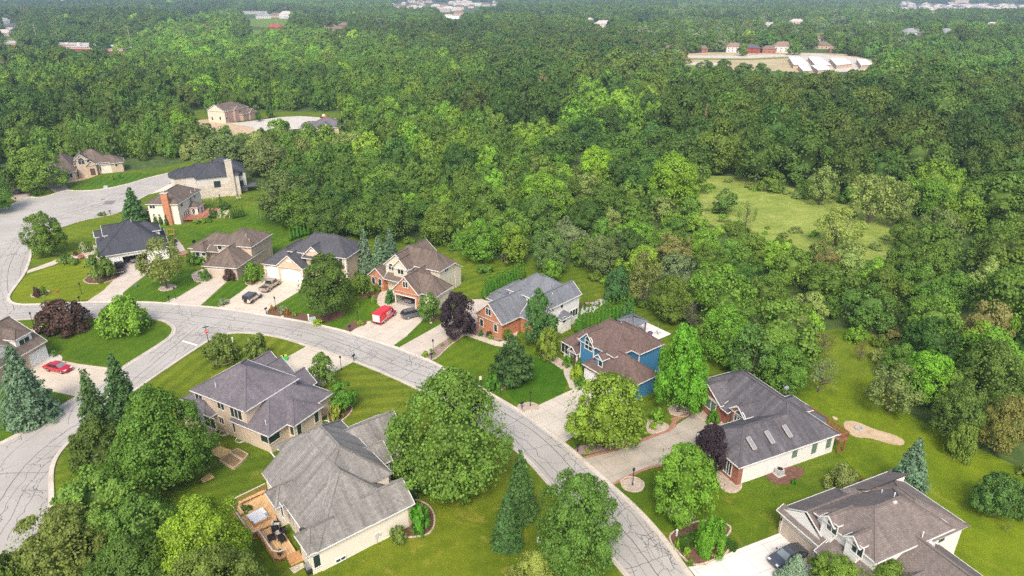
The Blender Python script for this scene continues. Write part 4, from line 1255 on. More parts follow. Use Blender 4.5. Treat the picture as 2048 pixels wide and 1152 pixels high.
# --- far cream and brick house
h = House('far_brick_house', (380, 190), 6.4, (430, 345, 0), (230, 330, 0), 'cream gable-ended house with a pink brick front beside bare construction ground', SH_BRN, SID_CREAM)
h.block(-4.2, 6.7, -14.5, 3, 5.6, 'v', 'h', 'g', .55)
h.block(-7.5, 1, -16, -5.5, 3.2, 'v', 'h', 'h', .62, BRK_PINK)
h.block(-8.2, -2, -14.5, -9.5, 3.3, 'u', 'g', 'n', .8, BRK_PINK)
h.block(-5.3, 0, -6.5, -2.5, 5.6, 'u', 'g', 'n', .8, BRK_PINK)
h.wmb(BRK_PINK).box(-4.0, -3.7, -14, 2.7, 0, 5.4)
h.win('v', 2.75, 287, 300, .9, 1.6, 1); h.win('v', 2.75, 388, 298, .9, 1.6, 1)
h.win('u', -4.05, 470, 210, 1.5, 1.3, 2); h.win('u', -4.05, 470, 300, 1.5, 1.3, 2); h.gdoor('u', -7.9, 0, 0, 4.0, 2.2, at=(-7.95, -12, 0))
h.finish()

# --- left garage house
h = House('shingled_house', (0, 600), 3.657, (345, 298, 3.2), (150, 410, 3.2), 'brown-roofed house with a white dormer over a single white garage door', SH_BRN, BRK_TAN)
h.block(0, 14, -12.8, 0, 3.2, 'u', 'g', 'h', .65)
h.block(1.1, 4.7, -6, -1.3, 5.5, 'v', 'n', 'h', .6, SID_WHITE, base=3.5, rh=1.5, ov=.2)
h.block(6, 12, -9, -.9, 5.2, 'v', 'n', 'g', .7, SID_WHITE, base=3.2)
h.win('v', -1.5, 178, 302, 2.0, 1.1, 2)
h.gdoor('v', -.4, 283, 410, 3.4, 2.2)
h.finish()

# --- garage at the left edge, far roof
h = House('small_brick_house', (0, 280), 3.2, (92, 248, 3), (50, 262, 3), 'small brick garage with a grey roof behind the big round tree', SH_BRN, BRK_RED)
h.block(-1, 9, -8, 0, 3.0, 'v', 'h', 'g', .6)
h.gdoor('v', -.25, 0, 0, 4.0, 2.2, at=(4, -.25, 0))
h.finish()
h = House('grey_roofed_house', (380, 190), 6.4, (1510, 430, 3), (1880, 420, 3), 'grey hipped roof of a house showing over the trees near the far turning circle', SH_PUR, STU_BEI)
h.block(0, 16, 0, 13, 3.2, 'u', 'h', 'h', .5)
h.block(-4, 6, 3, 10, 3.2, 'u', 'h', 'n', .55)
h.block(4, 11, -2, 8, 3.2, 'v', 'g', 'n', .6)
h.win('v', -1.75, 0, 0, 1.8, 1.3, 2, at=(7.5, -1.75, 1.8)); h.win('v', .4, 0, 0, 1.8, 1.3, 2, at=(2, .4, 1.8))
h.finish()
# ------------------------------------------------------------------ foliage
def mesh_from_np(name, V, Q, tone, mats, T=None):
    """V verts, Q quads (n,4) faces, tone per face, T optional triangles"""
    me = bpy.data.meshes.new(name)
    nq = len(Q); nt = 0 if T is None else len(T)
    me.vertices.add(len(V)); me.vertices.foreach_set('co', np.asarray(V, np.float32).ravel())
    loops = Q.ravel() if nt == 0 else np.concatenate([Q.ravel(), T.ravel()])
    me.loops.add(len(loops)); me.loops.foreach_set('vertex_index', loops.astype(np.int32))
    me.polygons.add(nq + nt)
    st = np.concatenate([np.arange(nq) * 4, nq * 4 + np.arange(nt) * 3])
    tot = np.concatenate([np.full(nq, 4), np.full(nt, 3)])
    me.polygons.foreach_set('loop_start', st.astype(np.int32))
    try: me.polygons.foreach_set('loop_total', tot.astype(np.int32))
    except Exception: pass
    a = me.attributes.new('tone', 'FLOAT', 'FACE')
    a.data.foreach_set('value', np.asarray(tone, np.float32))
    me.materials.append(mats)
    me.update(calc_edges=True)
    me.validate()
    return me

def unit(v): return v / np.maximum(np.linalg.norm(v, axis=1, keepdims=True), 1e-6)

def leaf_quads(P, N, size, rng, spread=.55, droop=0.0, long=1.0):
    n = len(P)
    N = unit(N + rng.normal(0, spread, (n, 3)))
    a = unit(np.cross(N, rng.normal(0, 1, (n, 3))))
    b = np.cross(N, a)
    s = (size * rng.uniform(.6, 1.3, n))[:, None] / 2
    k = np.array([[-1, -.75], [1, -1], [.8, 1], [-.9, .9]])
    jit = rng.uniform(.7, 1.25, (n, 4, 1))
    V = P[:, None, :] + (a[:, None, :] * k[None, :, :1] * long + b[:, None, :] * k[None, :, 1:]) * s[:, None, :] * jit
    V[:, :, 2] -= droop * rng.uniform(0, 1, (n, 4))
    return V.reshape(-1, 3), np.arange(n * 4).reshape(-1, 4)

PROF = {   # radius profile over height fraction (0 bottom - 1 top)
    'round': [(0, .55), (.12, .82), (.32, 1.0), (.55, .97), (.78, .74), (.92, .45), (1, .16)],
    'oak': [(0, .55), (.15, .85), (.35, 1.0), (.6, 1.0), (.8, .82), (.93, .52), (1, .2)],
    'oval': [(0, .45), (.12, .78), (.3, 1.0), (.5, .96), (.7, .75), (.87, .48), (1, .12)],
    'column': [(0, .6), (.15, .92), (.35, 1.0), (.55, .88), (.75, .76), (.9, .50), (1, .2)],
    'dome': [(0, .85), (.2, 1.0), (.5, .92), (.75, .7), (.92, .4), (1, .15)],
    'tear': [(0, .85), (.15, 1.0), (.35, .85), (.6, .55), (.8, .3), (1, .03)],
    'vase': [(0, .3), (.2, .65), (.45, .95), (.7, 1.0), (.87, .75), (1, .3)],
}
def prof_at(kind, t):
    xs, ys = zip(*PROF[kind])
    return np.interp(t, xs, ys)

_M = {}
def crown_mesh(shape, seed, lobes, per, leaf, asp, core=.36, lobe_r=(.12, .32), rough=.1, spread=.34, tv=1.0, flower=None):
    """crown of radius 1 and height asp (base at z=0), built of leafy lobes"""
    key = (shape, seed, lobes, per, leaf, asp)
    if key in _M: return _M[key]
    rng = np.random.default_rng(seed)
    P, N, Tn = [], [], []
    # lopsidedness
    ph = rng.uniform(0, 6.28, 3); am = rng.uniform(.02, rough * .6 + .02, 3)
    # the crown is a handful of big leafy masses, each covered with small lobes
    nm = max(9, int(lobes / 6))
    masses = []
    for i in range(nm):
        t = (i + .6) / nm
        th = i * 2.39996 + rng.normal(0, .35)
        mr = rng.uniform(.38, .52) * (1.0 - .25 * t)
        R = prof_at(shape, t) * (1 + sum(am[k] * math.cos((k + 1) * th + ph[k]) for k in range(3)))
        rr = max(0.0, R * rng.uniform(.95, 1.06) - mr)
        if t > .86: rr *= .4
        masses.append((np.array([rr * math.cos(th), rr * math.sin(th), min(asp - mr * .8, max(mr * .55, asp * t * .97 - mr * .25))]), mr, th, 1 + tv * rng.uniform(-.16, .14)))
    wts = np.array([m_[1] ** 2 for m_ in masses]); wts /= wts.sum()
    for i in range(lobes):
        c0, mr, mth_, mt = masses[rng.choice(nm, p=wts)]
        d0 = rng.normal(0, 1, 3) + np.array([.9 * math.cos(mth_), .9 * math.sin(mth_), .55])
        d0 /= np.linalg.norm(d0)
        lr = rng.uniform(*lobe_r)
        c = c0 + d0 * max(.02, mr - lr * .45) * rng.uniform(.85, 1.15)
        n = int(per * (lr / .27) ** 2)
        d = unit(rng.normal(0, 1, (n, 3)) + d0 * .9 + np.array([0, 0, .45]))
        q = c + d * lr * rng.uniform(.6, 1.12, (n, 1)) * np.array([1, 1, .85])
        P.append(q); N.append(d + np.array([0, 0, .3]))
        Tn.append(np.clip(mt * (1 + tv * rng.uniform(-.16, .16)) * (1 + (.4 + .6 * tv) * rng.uniform(-.18, .18, n)), .4, 1.7))
    # loose outer sprays
    n = int(lobes * per * .05)
    t = rng.uniform(.02, 1, n); th = rng.uniform(0, 6.28, n)
    R = prof_at(shape, t) * rng.uniform(.70, 1.10, n) * (1 + sum(am[k] * np.cos((k + 1) * th + ph[k]) for k in range(3)))
    P.append(np.stack([R * np.cos(th), R * np.sin(th), asp * t * rng.uniform(.97, 1.03, n)], 1))
    N.append(np.stack([np.cos(th), np.sin(th), np.full(n, .8)], 1)); Tn.append(rng.uniform(.7, 1.3, n))
    P = np.concatenate(P); N = np.concatenate(N); Tn = np.concatenate(Tn)
    P[:, 2] = np.maximum(P[:, 2], -.05)
    V, Q = leaf_quads(P, unit(N), leaf, rng, spread)
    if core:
        # inner leaf mass, interior shade put into its darker face tone
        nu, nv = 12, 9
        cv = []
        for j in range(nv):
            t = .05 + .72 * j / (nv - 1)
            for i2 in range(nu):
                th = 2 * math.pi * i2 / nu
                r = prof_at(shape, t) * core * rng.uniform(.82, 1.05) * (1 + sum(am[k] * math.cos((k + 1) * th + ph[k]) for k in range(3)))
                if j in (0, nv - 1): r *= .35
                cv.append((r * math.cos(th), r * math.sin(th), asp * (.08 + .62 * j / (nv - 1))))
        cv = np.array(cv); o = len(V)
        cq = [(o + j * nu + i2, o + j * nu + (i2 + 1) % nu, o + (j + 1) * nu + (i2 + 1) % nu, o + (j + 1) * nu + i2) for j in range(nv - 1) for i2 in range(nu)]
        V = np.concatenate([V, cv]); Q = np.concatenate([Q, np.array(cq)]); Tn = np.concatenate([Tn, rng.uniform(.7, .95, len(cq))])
    _M[key] = mesh_from_np('crown', V, Q, Tn, M_LEAF)
    return _M[key]

def conifer_mesh(seed, tiers=26, leaf=.12, asp=2.6, dens=1.0, droop=.14, ragged=.24, prof=None):
    key = ('con', seed, tiers, leaf, asp, dens)
    if key in _M: return _M[key]
    rng = np.random.default_rng(seed)
    P, N, Tn = [], [], []
    for k in range(tiers):
        t = k / tiers
        R = (1 - t) ** .82 * (1 if t > .06 else .82) + .03
        if prof == 'wide': R = min(1, (1 - t ** 1.7)) ** .8 * .98 + .03
        nb = max(4, int((12 * (1 - t) + 4)))
        for b in range(nb):
            th = 2 * math.pi * (b + rng.uniform(-.3, .3)) / nb + k * 1.3
            L = R * rng.uniform(1 - ragged * 1.6, 1 + ragged * .5)
            n = max(3, int(26 * dens * L + 3))
            s = rng.uniform(.18, 1.0, n) ** .7
            wv = .15 * (1 - s * .6) * R + .02
            off = rng.normal(0, 1, n) * wv
            x = np.cos(th) * s * L - np.sin(th) * off
            y = np.sin(th) * s * L + np.cos(th) * off
            z = asp * t + asp * .02 + (-droop * s ** 2 * L * 1.6 + .06 * s) * 1.0 - np.abs(off) * .3 + rng.normal(0, .02, n)
            P.append(np.stack([x, y, z], 1))
            N.append(np.stack([np.cos(th) * .5 + 0 * x, np.sin(th) * .5 + 0 * x, np.ones(n) * .9], 1))
            Tn.append(rng.uniform(.72, 1.2) * rng.uniform(.82, 1.15, n) * (1 + .18 * (s > .8)))
    P = np.concatenate(P); N = np.concatenate(N); Tn = np.concatenate(Tn)
    P[:, 2] = np.maximum(P[:, 2], .0)
    V, Q = leaf_quads(P, unit(N), leaf, rng, .38, .03)
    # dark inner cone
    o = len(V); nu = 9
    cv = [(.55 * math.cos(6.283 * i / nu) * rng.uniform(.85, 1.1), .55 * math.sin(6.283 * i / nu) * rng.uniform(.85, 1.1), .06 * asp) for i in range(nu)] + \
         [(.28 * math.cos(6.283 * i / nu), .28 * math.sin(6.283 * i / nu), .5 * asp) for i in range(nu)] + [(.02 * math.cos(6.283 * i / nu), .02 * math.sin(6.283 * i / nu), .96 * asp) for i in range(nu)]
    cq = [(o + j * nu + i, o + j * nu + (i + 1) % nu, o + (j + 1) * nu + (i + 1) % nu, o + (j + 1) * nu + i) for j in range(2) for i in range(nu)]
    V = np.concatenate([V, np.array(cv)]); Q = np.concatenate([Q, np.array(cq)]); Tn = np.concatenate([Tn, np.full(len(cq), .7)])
    _M[key] = mesh_from_np('crown', V, Q, Tn, M_LEAF)
    return _M[key]

_T = {}
def trunk_mesh(kind, seed=0):
    key = (kind, seed)
    if key in _T: return _T[key]
    rnd = random.Random(seed * 7 + len(kind))
    mb = MB()
    if kind == 'tree':     # unit: height 1 trunk with limbs reaching into the crown of radius 1 (xy) 
        mb.tube([(0, 0, -.02), (.01, .0, .15), (.0, .01, .45), (0, 0, .9)], [.055, .042, .034, .012], 7)
        for k in range(6):
            th = k * 1.05 + rnd.uniform(-.3, .3); z0 = rnd.uniform(.22, .5)
            L = rnd.uniform(.45, .75)
            mb.tube([(0, 0, z0), (math.cos(th) * L * .5, math.sin(th) * L * .5, z0 + .14), (math.cos(th) * L, math.sin(th) * L, z0 + .32)], [.024, .016, .006], 5)
    elif kind == 'multi':
        for k in range(5):
            th = k * 1.256 + rnd.uniform(-.3, .3); L = rnd.uniform(.35, .7)
            mb.tube([(0, 0, -.02), (math.cos(th) * L * .35, math.sin(th) * L * .35, .3), (math.cos(th) * L, math.sin(th) * L, .75)], [.035, .025, .008], 6)
    elif kind == 'pole':
        mb.tube([(0, 0, -.02), (0, 0, .5), (0, 0, .97)], [.05, .03, .004], 7)
    elif kind == 'dead':
        mb.tube([(0, 0, -.02), (.02, 0, .3), (.0, .03, .7), (0, 0, 1)], [.05, .035, .02, .004], 6)
        for k in range(26):
            th = rnd.uniform(0, 6.28); z0 = rnd.uniform(.2, .8); L = rnd.uniform(.4, 1.0) * (1.15 - z0)
            p1 = (math.cos(th) * L * .5, math.sin(th) * L * .5, z0 + .1)
            p2 = (math.cos(th + .2) * L, math.sin(th + .2) * L, z0 + .2)
            mb.tube([(0, 0, z0), p1, p2], [.016, .010, .003], 4)
            for j in range(3):
                t2 = th + rnd.uniform(-1, 1)
                mb.tube([p1, (p1[0] + math.cos(t2) * L * .4, p1[1] + math.sin(t2) * L * .4, p1[2] + rnd.uniform(.02, .14))], [.008, .002], 4)
    o = mb.build('trunk', M_BARK, None, True)
    me = o.data
    bpy.data.objects.remove(o)
    _T[key] = me
    return me

def srgb(r, g, b):
    f = lambda c: ((c / 255 + .055) / 1.055) ** 2.4 if c > 10 else c / 3294.6
    return (f(r), f(g), f(b))

LEAFV = (1.72, 1.85, 1.3)
def plant(name, base, top_z, rad, mesh, asp, col, label=None, cat='tree', group=None, clear=.12, trunk='tree', rz=None, parent=None):
    """a tree: Empty at its foot > crown, trunk. clear = bare stem as share of the height"""
    t = empty(name, (base[0], base[1], 0), random.uniform(0, 6.28) if rz is None else rz, label, cat, group)
    cz = top_z * clear
    c = link('crown', mesh, t)
    c.location = (0, 0, cz)
    c.scale = (rad, rad, (top_z - cz) / asp)
    c['leafcol'] = [float(x) * k_ for x, k_ in zip(col, LEAFV)]
    if trunk:
        k = link('trunk', trunk_mesh(trunk, plant.k % 4), t)
        k.scale = (rad, rad, top_z * .9)
        if trunk in ('pole',): k.scale = (rad * .8, rad * .8, top_z)
    plant.k += 1
    return t
plant.k = 0

def height_at(px, base_y, top_y):
    """height of something standing at pixel (px, base_y) whose tip shows at top_y"""
    x, y = G(px, base_y)
    lo, hi = 0.0, 40.0
    for _ in range(40):
        m = (lo + hi) / 2
        if PXY(x, y, m)[1] > top_y: lo = m
        else: hi = m
    return lo

def ppm(px, py):   # pixels per metre there
    x, y = G(px, py)
    return F / (y * math.cos(PIT) + CAMH * math.sin(PIT))

# colours (albedo)
C = dict(maple=(.078, .13, .024), deep=(.046, .084, .018), bright=(.115, .185, .024), lime=(.17, .23, .025), yel=(.20, .22, .025), mid=(.072, .115, .02), oak=(.066, .096, .020),
         olive=(.13, .155, .055), willow=(.15, .18, .065), purple=(.028, .017, .030), plum=(.060, .030, .034), blue=(.085, .125, .105), spruce=(.045, .085, .035), pine=(.035, .065, .022), brown=(.115, .105, .045), grey=(.11, .14, .08),
         arb=(.055, .13, .015), cedar=(.05, .11, .02), white=(.30, .29, .24), red=(.14, .035, .02), pinkf=(.32, .14, .17), orange=(.20, .10, .02), sage=(.16, .19, .13))

def yard(kind, bx, by, ty, w, col, label, cat='tree', name=None, clear=None, group=None, seed=None, dx=0):
    """yard plant from its foot pixel, the row of its tip and its width in pixels"""
    seed = seed if seed is not None else (bx * 7 + by) % 97
    s = ppm(bx, by)
    base = G(bx, by)
    hgt = max(.4, height_at(bx, by, ty))
    rad = w / 2 / s * .93
    hgt *= .95
    col = C[col] if isinstance(col, str) else col
    big = w > 60
    if kind in ('round', 'oval', 'column', 'oak', 'vase'):
        lobes, per, leaf = (190, 480, .033) if w > 170 else ((105, 320, .046) if w > 75 else (56, 140, .075))
        m = crown_mesh(kind, seed, lobes, per, leaf, 1.7, rough=.14, lobe_r=(.10, .20) if w > 170 else ((.12, .23) if w > 75 else (.16, .29)))
        return plant(name or 'broadleaf_tree', base, hgt, rad, m, 1.7, col, label, cat, group, .14 if clear is None else clear, 'tree')
    if kind == 'sparse':
        m = crown_mesh('round', seed, 72, 95, .055, 1.6, core=0, lobe_r=(.14, .26))
        return plant(name or 'broadleaf_tree', base, hgt, rad, m, 1.6, col, label, cat, group, .2 if clear is None else clear, 'multi' if w > 55 else 'tree')
    if kind == 'wispy':
        m = crown_mesh('round', seed, 34, 34, .05, 1.4, core=0, lobe_r=(.16, .3))
        return plant(name or 'small_tree', base, hgt, rad, m, 1.4, col, label, cat, group, .22, 'dead')
    if kind == 'dome':
        lobes, per, leaf = (66, 130, .065) if big else (36, 60, .11)
        m = crown_mesh('dome', seed, lobes, per, leaf, 1.0, rough=.08)
        return plant(name or 'shrub', base, hgt, rad, m, 1.0, col, label, cat, group, .06 if clear is None else clear, 'multi')
    if kind == 'shrub':
        m = crown_mesh('dome', seed % 5, 24, 50, .14, .9, rough=.06)
        return plant(name or 'shrub', base, hgt, rad, m, .9, col, label, cat, group, 0, None)
    if kind == 'spruce':
        rad *= 1.22; hgt *= 1.04
        m = conifer_mesh(seed, 34 if big else 22, .06 if big else .10, 2.4, 2.2 if big else 1.2)
        return plant(name or 'spruce_tree', base, hgt, rad, m, 2.4, col, label, cat, group, .02, 'pole')
    if kind == 'pine':
        m = conifer_mesh(seed, 18, .075, 1.3, 2.4, .0, .35, 'wide')
        return plant(name or 'pine_tree', base, hgt, rad, m, 1.3, col, label, cat, group, .08, 'pole')
    if kind == 'arb':
        m = crown_mesh('tear', seed % 4, 34, 40, .12, 3.0, core=.85, lobe_r=(.16, .26), rough=.03)
        return plant(name or 'arborvitae', base, hgt, rad, m, 3.0, col, label, cat, group, 0, None)
    if kind == 'dead':
        t = empty(name or 'bare_tree', (*base, 0), 0, label, cat, group)
        k = link('trunk', trunk_mesh('dead', seed % 3), t); k.scale = (rad, rad, hgt)
        k.data.materials[0] = k.data.materials[0]
        return t
random.seed(5)
Y_ = yard
Y_('oval', 345, 972, 775, 196, 'maple', 'big rounded green maple beside the raised garden beds')
Y_('spruce', 226, 948, 738, 108, 'spruce', 'narrow dark spruce with a pointed tip beside the side street, the nearer one', seed=3)
Y_('spruce', 262, 866, 708, 96, 'spruce', 'dark spruce just behind the nearer narrow spruce by the side street', seed=4)
Y_('round', 220, 965, 838, 120, (.055, .085, .02), 'dark bushy tree with yellow flower tips below the narrow spruces')
Y_('round', 222, 1075, 935, 170, (.10, .16, .035), 'grey-green tree in the lower left mass beside the kerb')
Y_('oak', 152, 1140, 1020, 170, (.10, .125, .035), 'brownish green tree leaning over the lower left road edge')
Y_('round', 310, 1135, 990, 150, (.085, .13, .03), 'mid green tree between the brownish one and the yellow-green one')
Y_('round', 425, 1168, 998, 180, (.145, .20, .022), 'bright yellow-green tree beside the cedar deck')
Y_('round', 280, 1215, 1085, 190, (.06, .10, .022), 'dark tree at the bottom edge below the grey-green tree')
Y_('round', 440, 1245, 1108, 200, (.085, .12, .03), 'dull green tree at the bottom edge below the yellow-green tree')
Y_('dome', 15, 1190, 1115, 120, 'mid', 'dark green bush in the bottom left corner', 'shrub')
Y_('spruce', 66, 840, 688, 100, 'blue', 'large blue spruce in front of the brown-roofed house', seed=7)
Y_('dome', 132, 660, 603, 106, 'plum', 'wide purple-leaved bush at the corner lawn', 'shrub')
Y_('dome', 252, 664, 600, 100, (.13, .19, .025), 'wide yellow-green bush at the corner lawn', 'shrub')
Y_('round', 100, 510, 424, 76, 'mid', 'round green tree on the grass strip beside the left road')
Y_('spruce', 274, 446, 374, 56, (.055, .095, .04), 'spruce standing before the cream house at the turning circle', seed=9)
Y_('round', 88, 380, 294, 112, (.10, .15, .028), 'large round green tree in front of the tan brick house')
Y_('round', -10, 425, 345, 80, (.08, .14, .03), 'green tree cut by the left edge above the road')
Y_('round', 0, 395, 320, 60, (.06, .10, .02), 'dark tree at the left edge behind the green one')
Y_('dome', 206, 558, 503, 60, (.085, .125, .03), 'round clipped tree beside the black pickup', 'tree', 'broadleaf_tree')
Y_('sparse', 334, 577, 470, 88, (.12, .135, .04), 'thin olive tree in a stone ring beside the open white garage')
Y_('dome', 462, 560, 537, 28, 'plum', 'purple shrub at the tan garage door', 'shrub')
Y_('dome', 508, 566, 527, 42, (.08, .15, .02), 'green round shrub in the mulch island beside the tan pickup', 'shrub')
Y_('shrub', 409, 560, 541, 26, 'cedar', 'low bright juniper at the corner of the tan garage', 'shrub')
Y_('oval', 659, 630, 506, 116, 'deep', 'large dark green tree hiding the front of the tan stucco house')
Y_('spruce', 733, 545, 458, 42, 'blue', 'blue spruce nearest the tan stucco house', seed=12)
Y_('spruce', 762, 548, 470, 44, (.09, .13, .10), 'greyer spruce between the two blue spruces', seed=13)
Y_('spruce', 783, 528, 455, 40, 'blue', 'blue spruce behind the brick and cream house', seed=14)
Y_('dome', 724, 588, 546, 46, (.09, .14, .025), 'spreading shrub at the corner of the tan stucco house', 'shrub')
Y_('round', 861, 645, 584, 48, (.07, .13, .03), 'small green tree in front of the open brick garage')
Y_('round', 919, 674, 584, 77, 'purple', 'round dark purple tree beside the long driveway')
Y_('oval', 1076, 690, 580, 72, (.055, .105, .035), 'tall dense oval tree against the white house wall')
Y_('dome', 1095, 716, 660, 56, (.10, .145, .025), 'rounded green tree at the foot of the tall oval one', 'tree', 'broadleaf_tree')
Y_('pine', 1026, 762, 668, 98, 'pine', 'dark wide pine on the bed between two lawns', seed=2)
Y_('shrub', 985, 782, 745, 36, (.05, .13, .02), 'dark green arborvitae bush at the road end of the pine bed', 'shrub')
Y_('oak', 908, 972, 746, 236, (.082, .140, .028), 'huge spreading green maple in front of the grey-roofed house', clear=.12)
Y_('oval', 650, 772, 708, 64, (.085, .13, .035), 'olive green tree at the driveway of the beige stucco house')
Y_('round', 688, 818, 762, 60, (.07, .145, .02), 'rounded tree at the beige stucco corner bed')
Y_('shrub', 673, 838, 810, 30, (.14, .17, .03), 'yellow-green shrub below the rounded corner tree', 'shrub')
Y_('dome', 447, 724, 674, 72, (.09, .13, .035), 'wide clipped tree nearest the stop sign', 'tree', 'broadleaf_tree')
Y_('dome', 516, 725, 674, 60, (.085, .125, .03), 'wide clipped tree beside the gabled grey roof', 'tree', 'broadleaf_tree')
Y_('spruce', 1040, 1030, 900, 74, (.045, .09, .03), 'dark spruce on the front lawn, the taller one', seed=21)
Y_('spruce', 1014, 1090, 985, 66, (.045, .085, .03), 'small dark spruce below the taller front lawn spruce', seed=22)
Y_('round', 1152, 1150, 950, 178, (.07, .125, .028), 'large mid green tree overhanging the road at the bottom')
Y_('round', 1070, 1200, 1108, 110, (.16, .17, .045), 'yellowish shrub tree cut by the bottom edge', 'tree')
Y_('round', 1215, 893, 742, 156, (.125, .170, .024), 'yellow-green birch over the driveway of the blue house')
Y_('column', 1356, 824, 652, 108, (.095, .19, .02), 'tall bright green columnar tree beside the blue house')
Y_('round', 1413, 948, 846, 76, 'purple', 'dark purple-leaved tree at the white wing with skylights')
Y_('round', 1363, 1032, 888, 134, (.085, .17, .022), 'bright green maple in a stone ring on the road lawn')
Y_('dome', 1416, 1106, 1036, 62, (.08, .17, .018), 'round bright shrub in the red mulch corner bed', 'shrub')
Y_('spruce', 1806, 998, 876, 86, 'blue', 'blue spruce alone on the right lawn behind the taupe roof', seed=31)
Y_('dome', 1683, 978, 932, 66, (.14, .155, .06), 'sage olive shrub behind the taupe-roofed house', 'shrub')
Y_('spruce', 1584, 1172, 1108, 70, (.13, .18, .17), 'small blue spruce in front of the dark sedan', seed=33)
Y_('round', 1662, 1190, 1118, 110, (.10, .155, .025), 'green tree at the bottom edge before the dormers')
Y_('round', 1760, 1200, 1122, 120, (.085, .135, .022), 'green tree at the bottom edge right of the dormers')
Y_('sparse', 1495, 768, 648, 112, (.07, .125, .035), 'broad light green tree behind the skylight house')
Y_('round', 1562, 785, 690, 92, (.075, .14, .025), 'rounder darker tree touching the skylight house roof')
Y_('wispy', 1637, 785, 712, 84, 'grey', 'thin grey-green tree alone on the back lawn')
Y_('wispy', 1642, 712, 660, 52, 'brown', 'small reddish half-bare tree behind the back lawn')
Y_('wispy', 1718, 722, 680, 34, (.12, .09, .05), 'small sapling in a mulch patch on the far back lawn')
Y_('wispy', 1590, 708, 630, 90, (.14, .15, .06), 'olive thin tree at the wood edge beside the back lawn')
Y_('round', 1515, 690, 630, 80, (.10, .135, .05), 'grey-olive tree at the wood edge behind the light green tree')
Y_('sparse', 1778, 825, 728, 116, (.10, .13, .05), 'wide olive tree at the wood edge by the right lawn')
Y_('round', 1841, 800, 700, 110, (.12, .21, .02), 'bright green tree at the wood edge above the right lawn')
Y_('round', 1903, 880, 770, 105, (.06, .10, .025), 'dark tree at the wood edge by the sand path')
Y_('round', 1990, 905, 790, 90, (.13, .12, .04), 'brown-tinged tree at the right wood edge')
Y_('round', 1963, 800, 680, 130, (.07, .11, .025), 'dark leafy tree near the right edge of the wood')
Y_('round', 1985, 1032, 945, 96, (.06, .105, .03), 'low dark tree on the right lawn edge')
Y_('round', 2052, 1040, 945, 60, (.045, .08, .025), 'darker tree cut by the right edge')
Y_('dome', 1915, 915, 850, 62, (.10, .14, .03), 'leafy thicket at the edge of the right lawn', 'shrub')
Y_('wispy', 2012, 1066, 1046, 14, 'olive', 'tiny sapling alone on the right lawn', 'tree')
Y_('dead', 1380, 665, 598, 70, 'grey', 'leafless grey bush behind the white patio', 'tree')
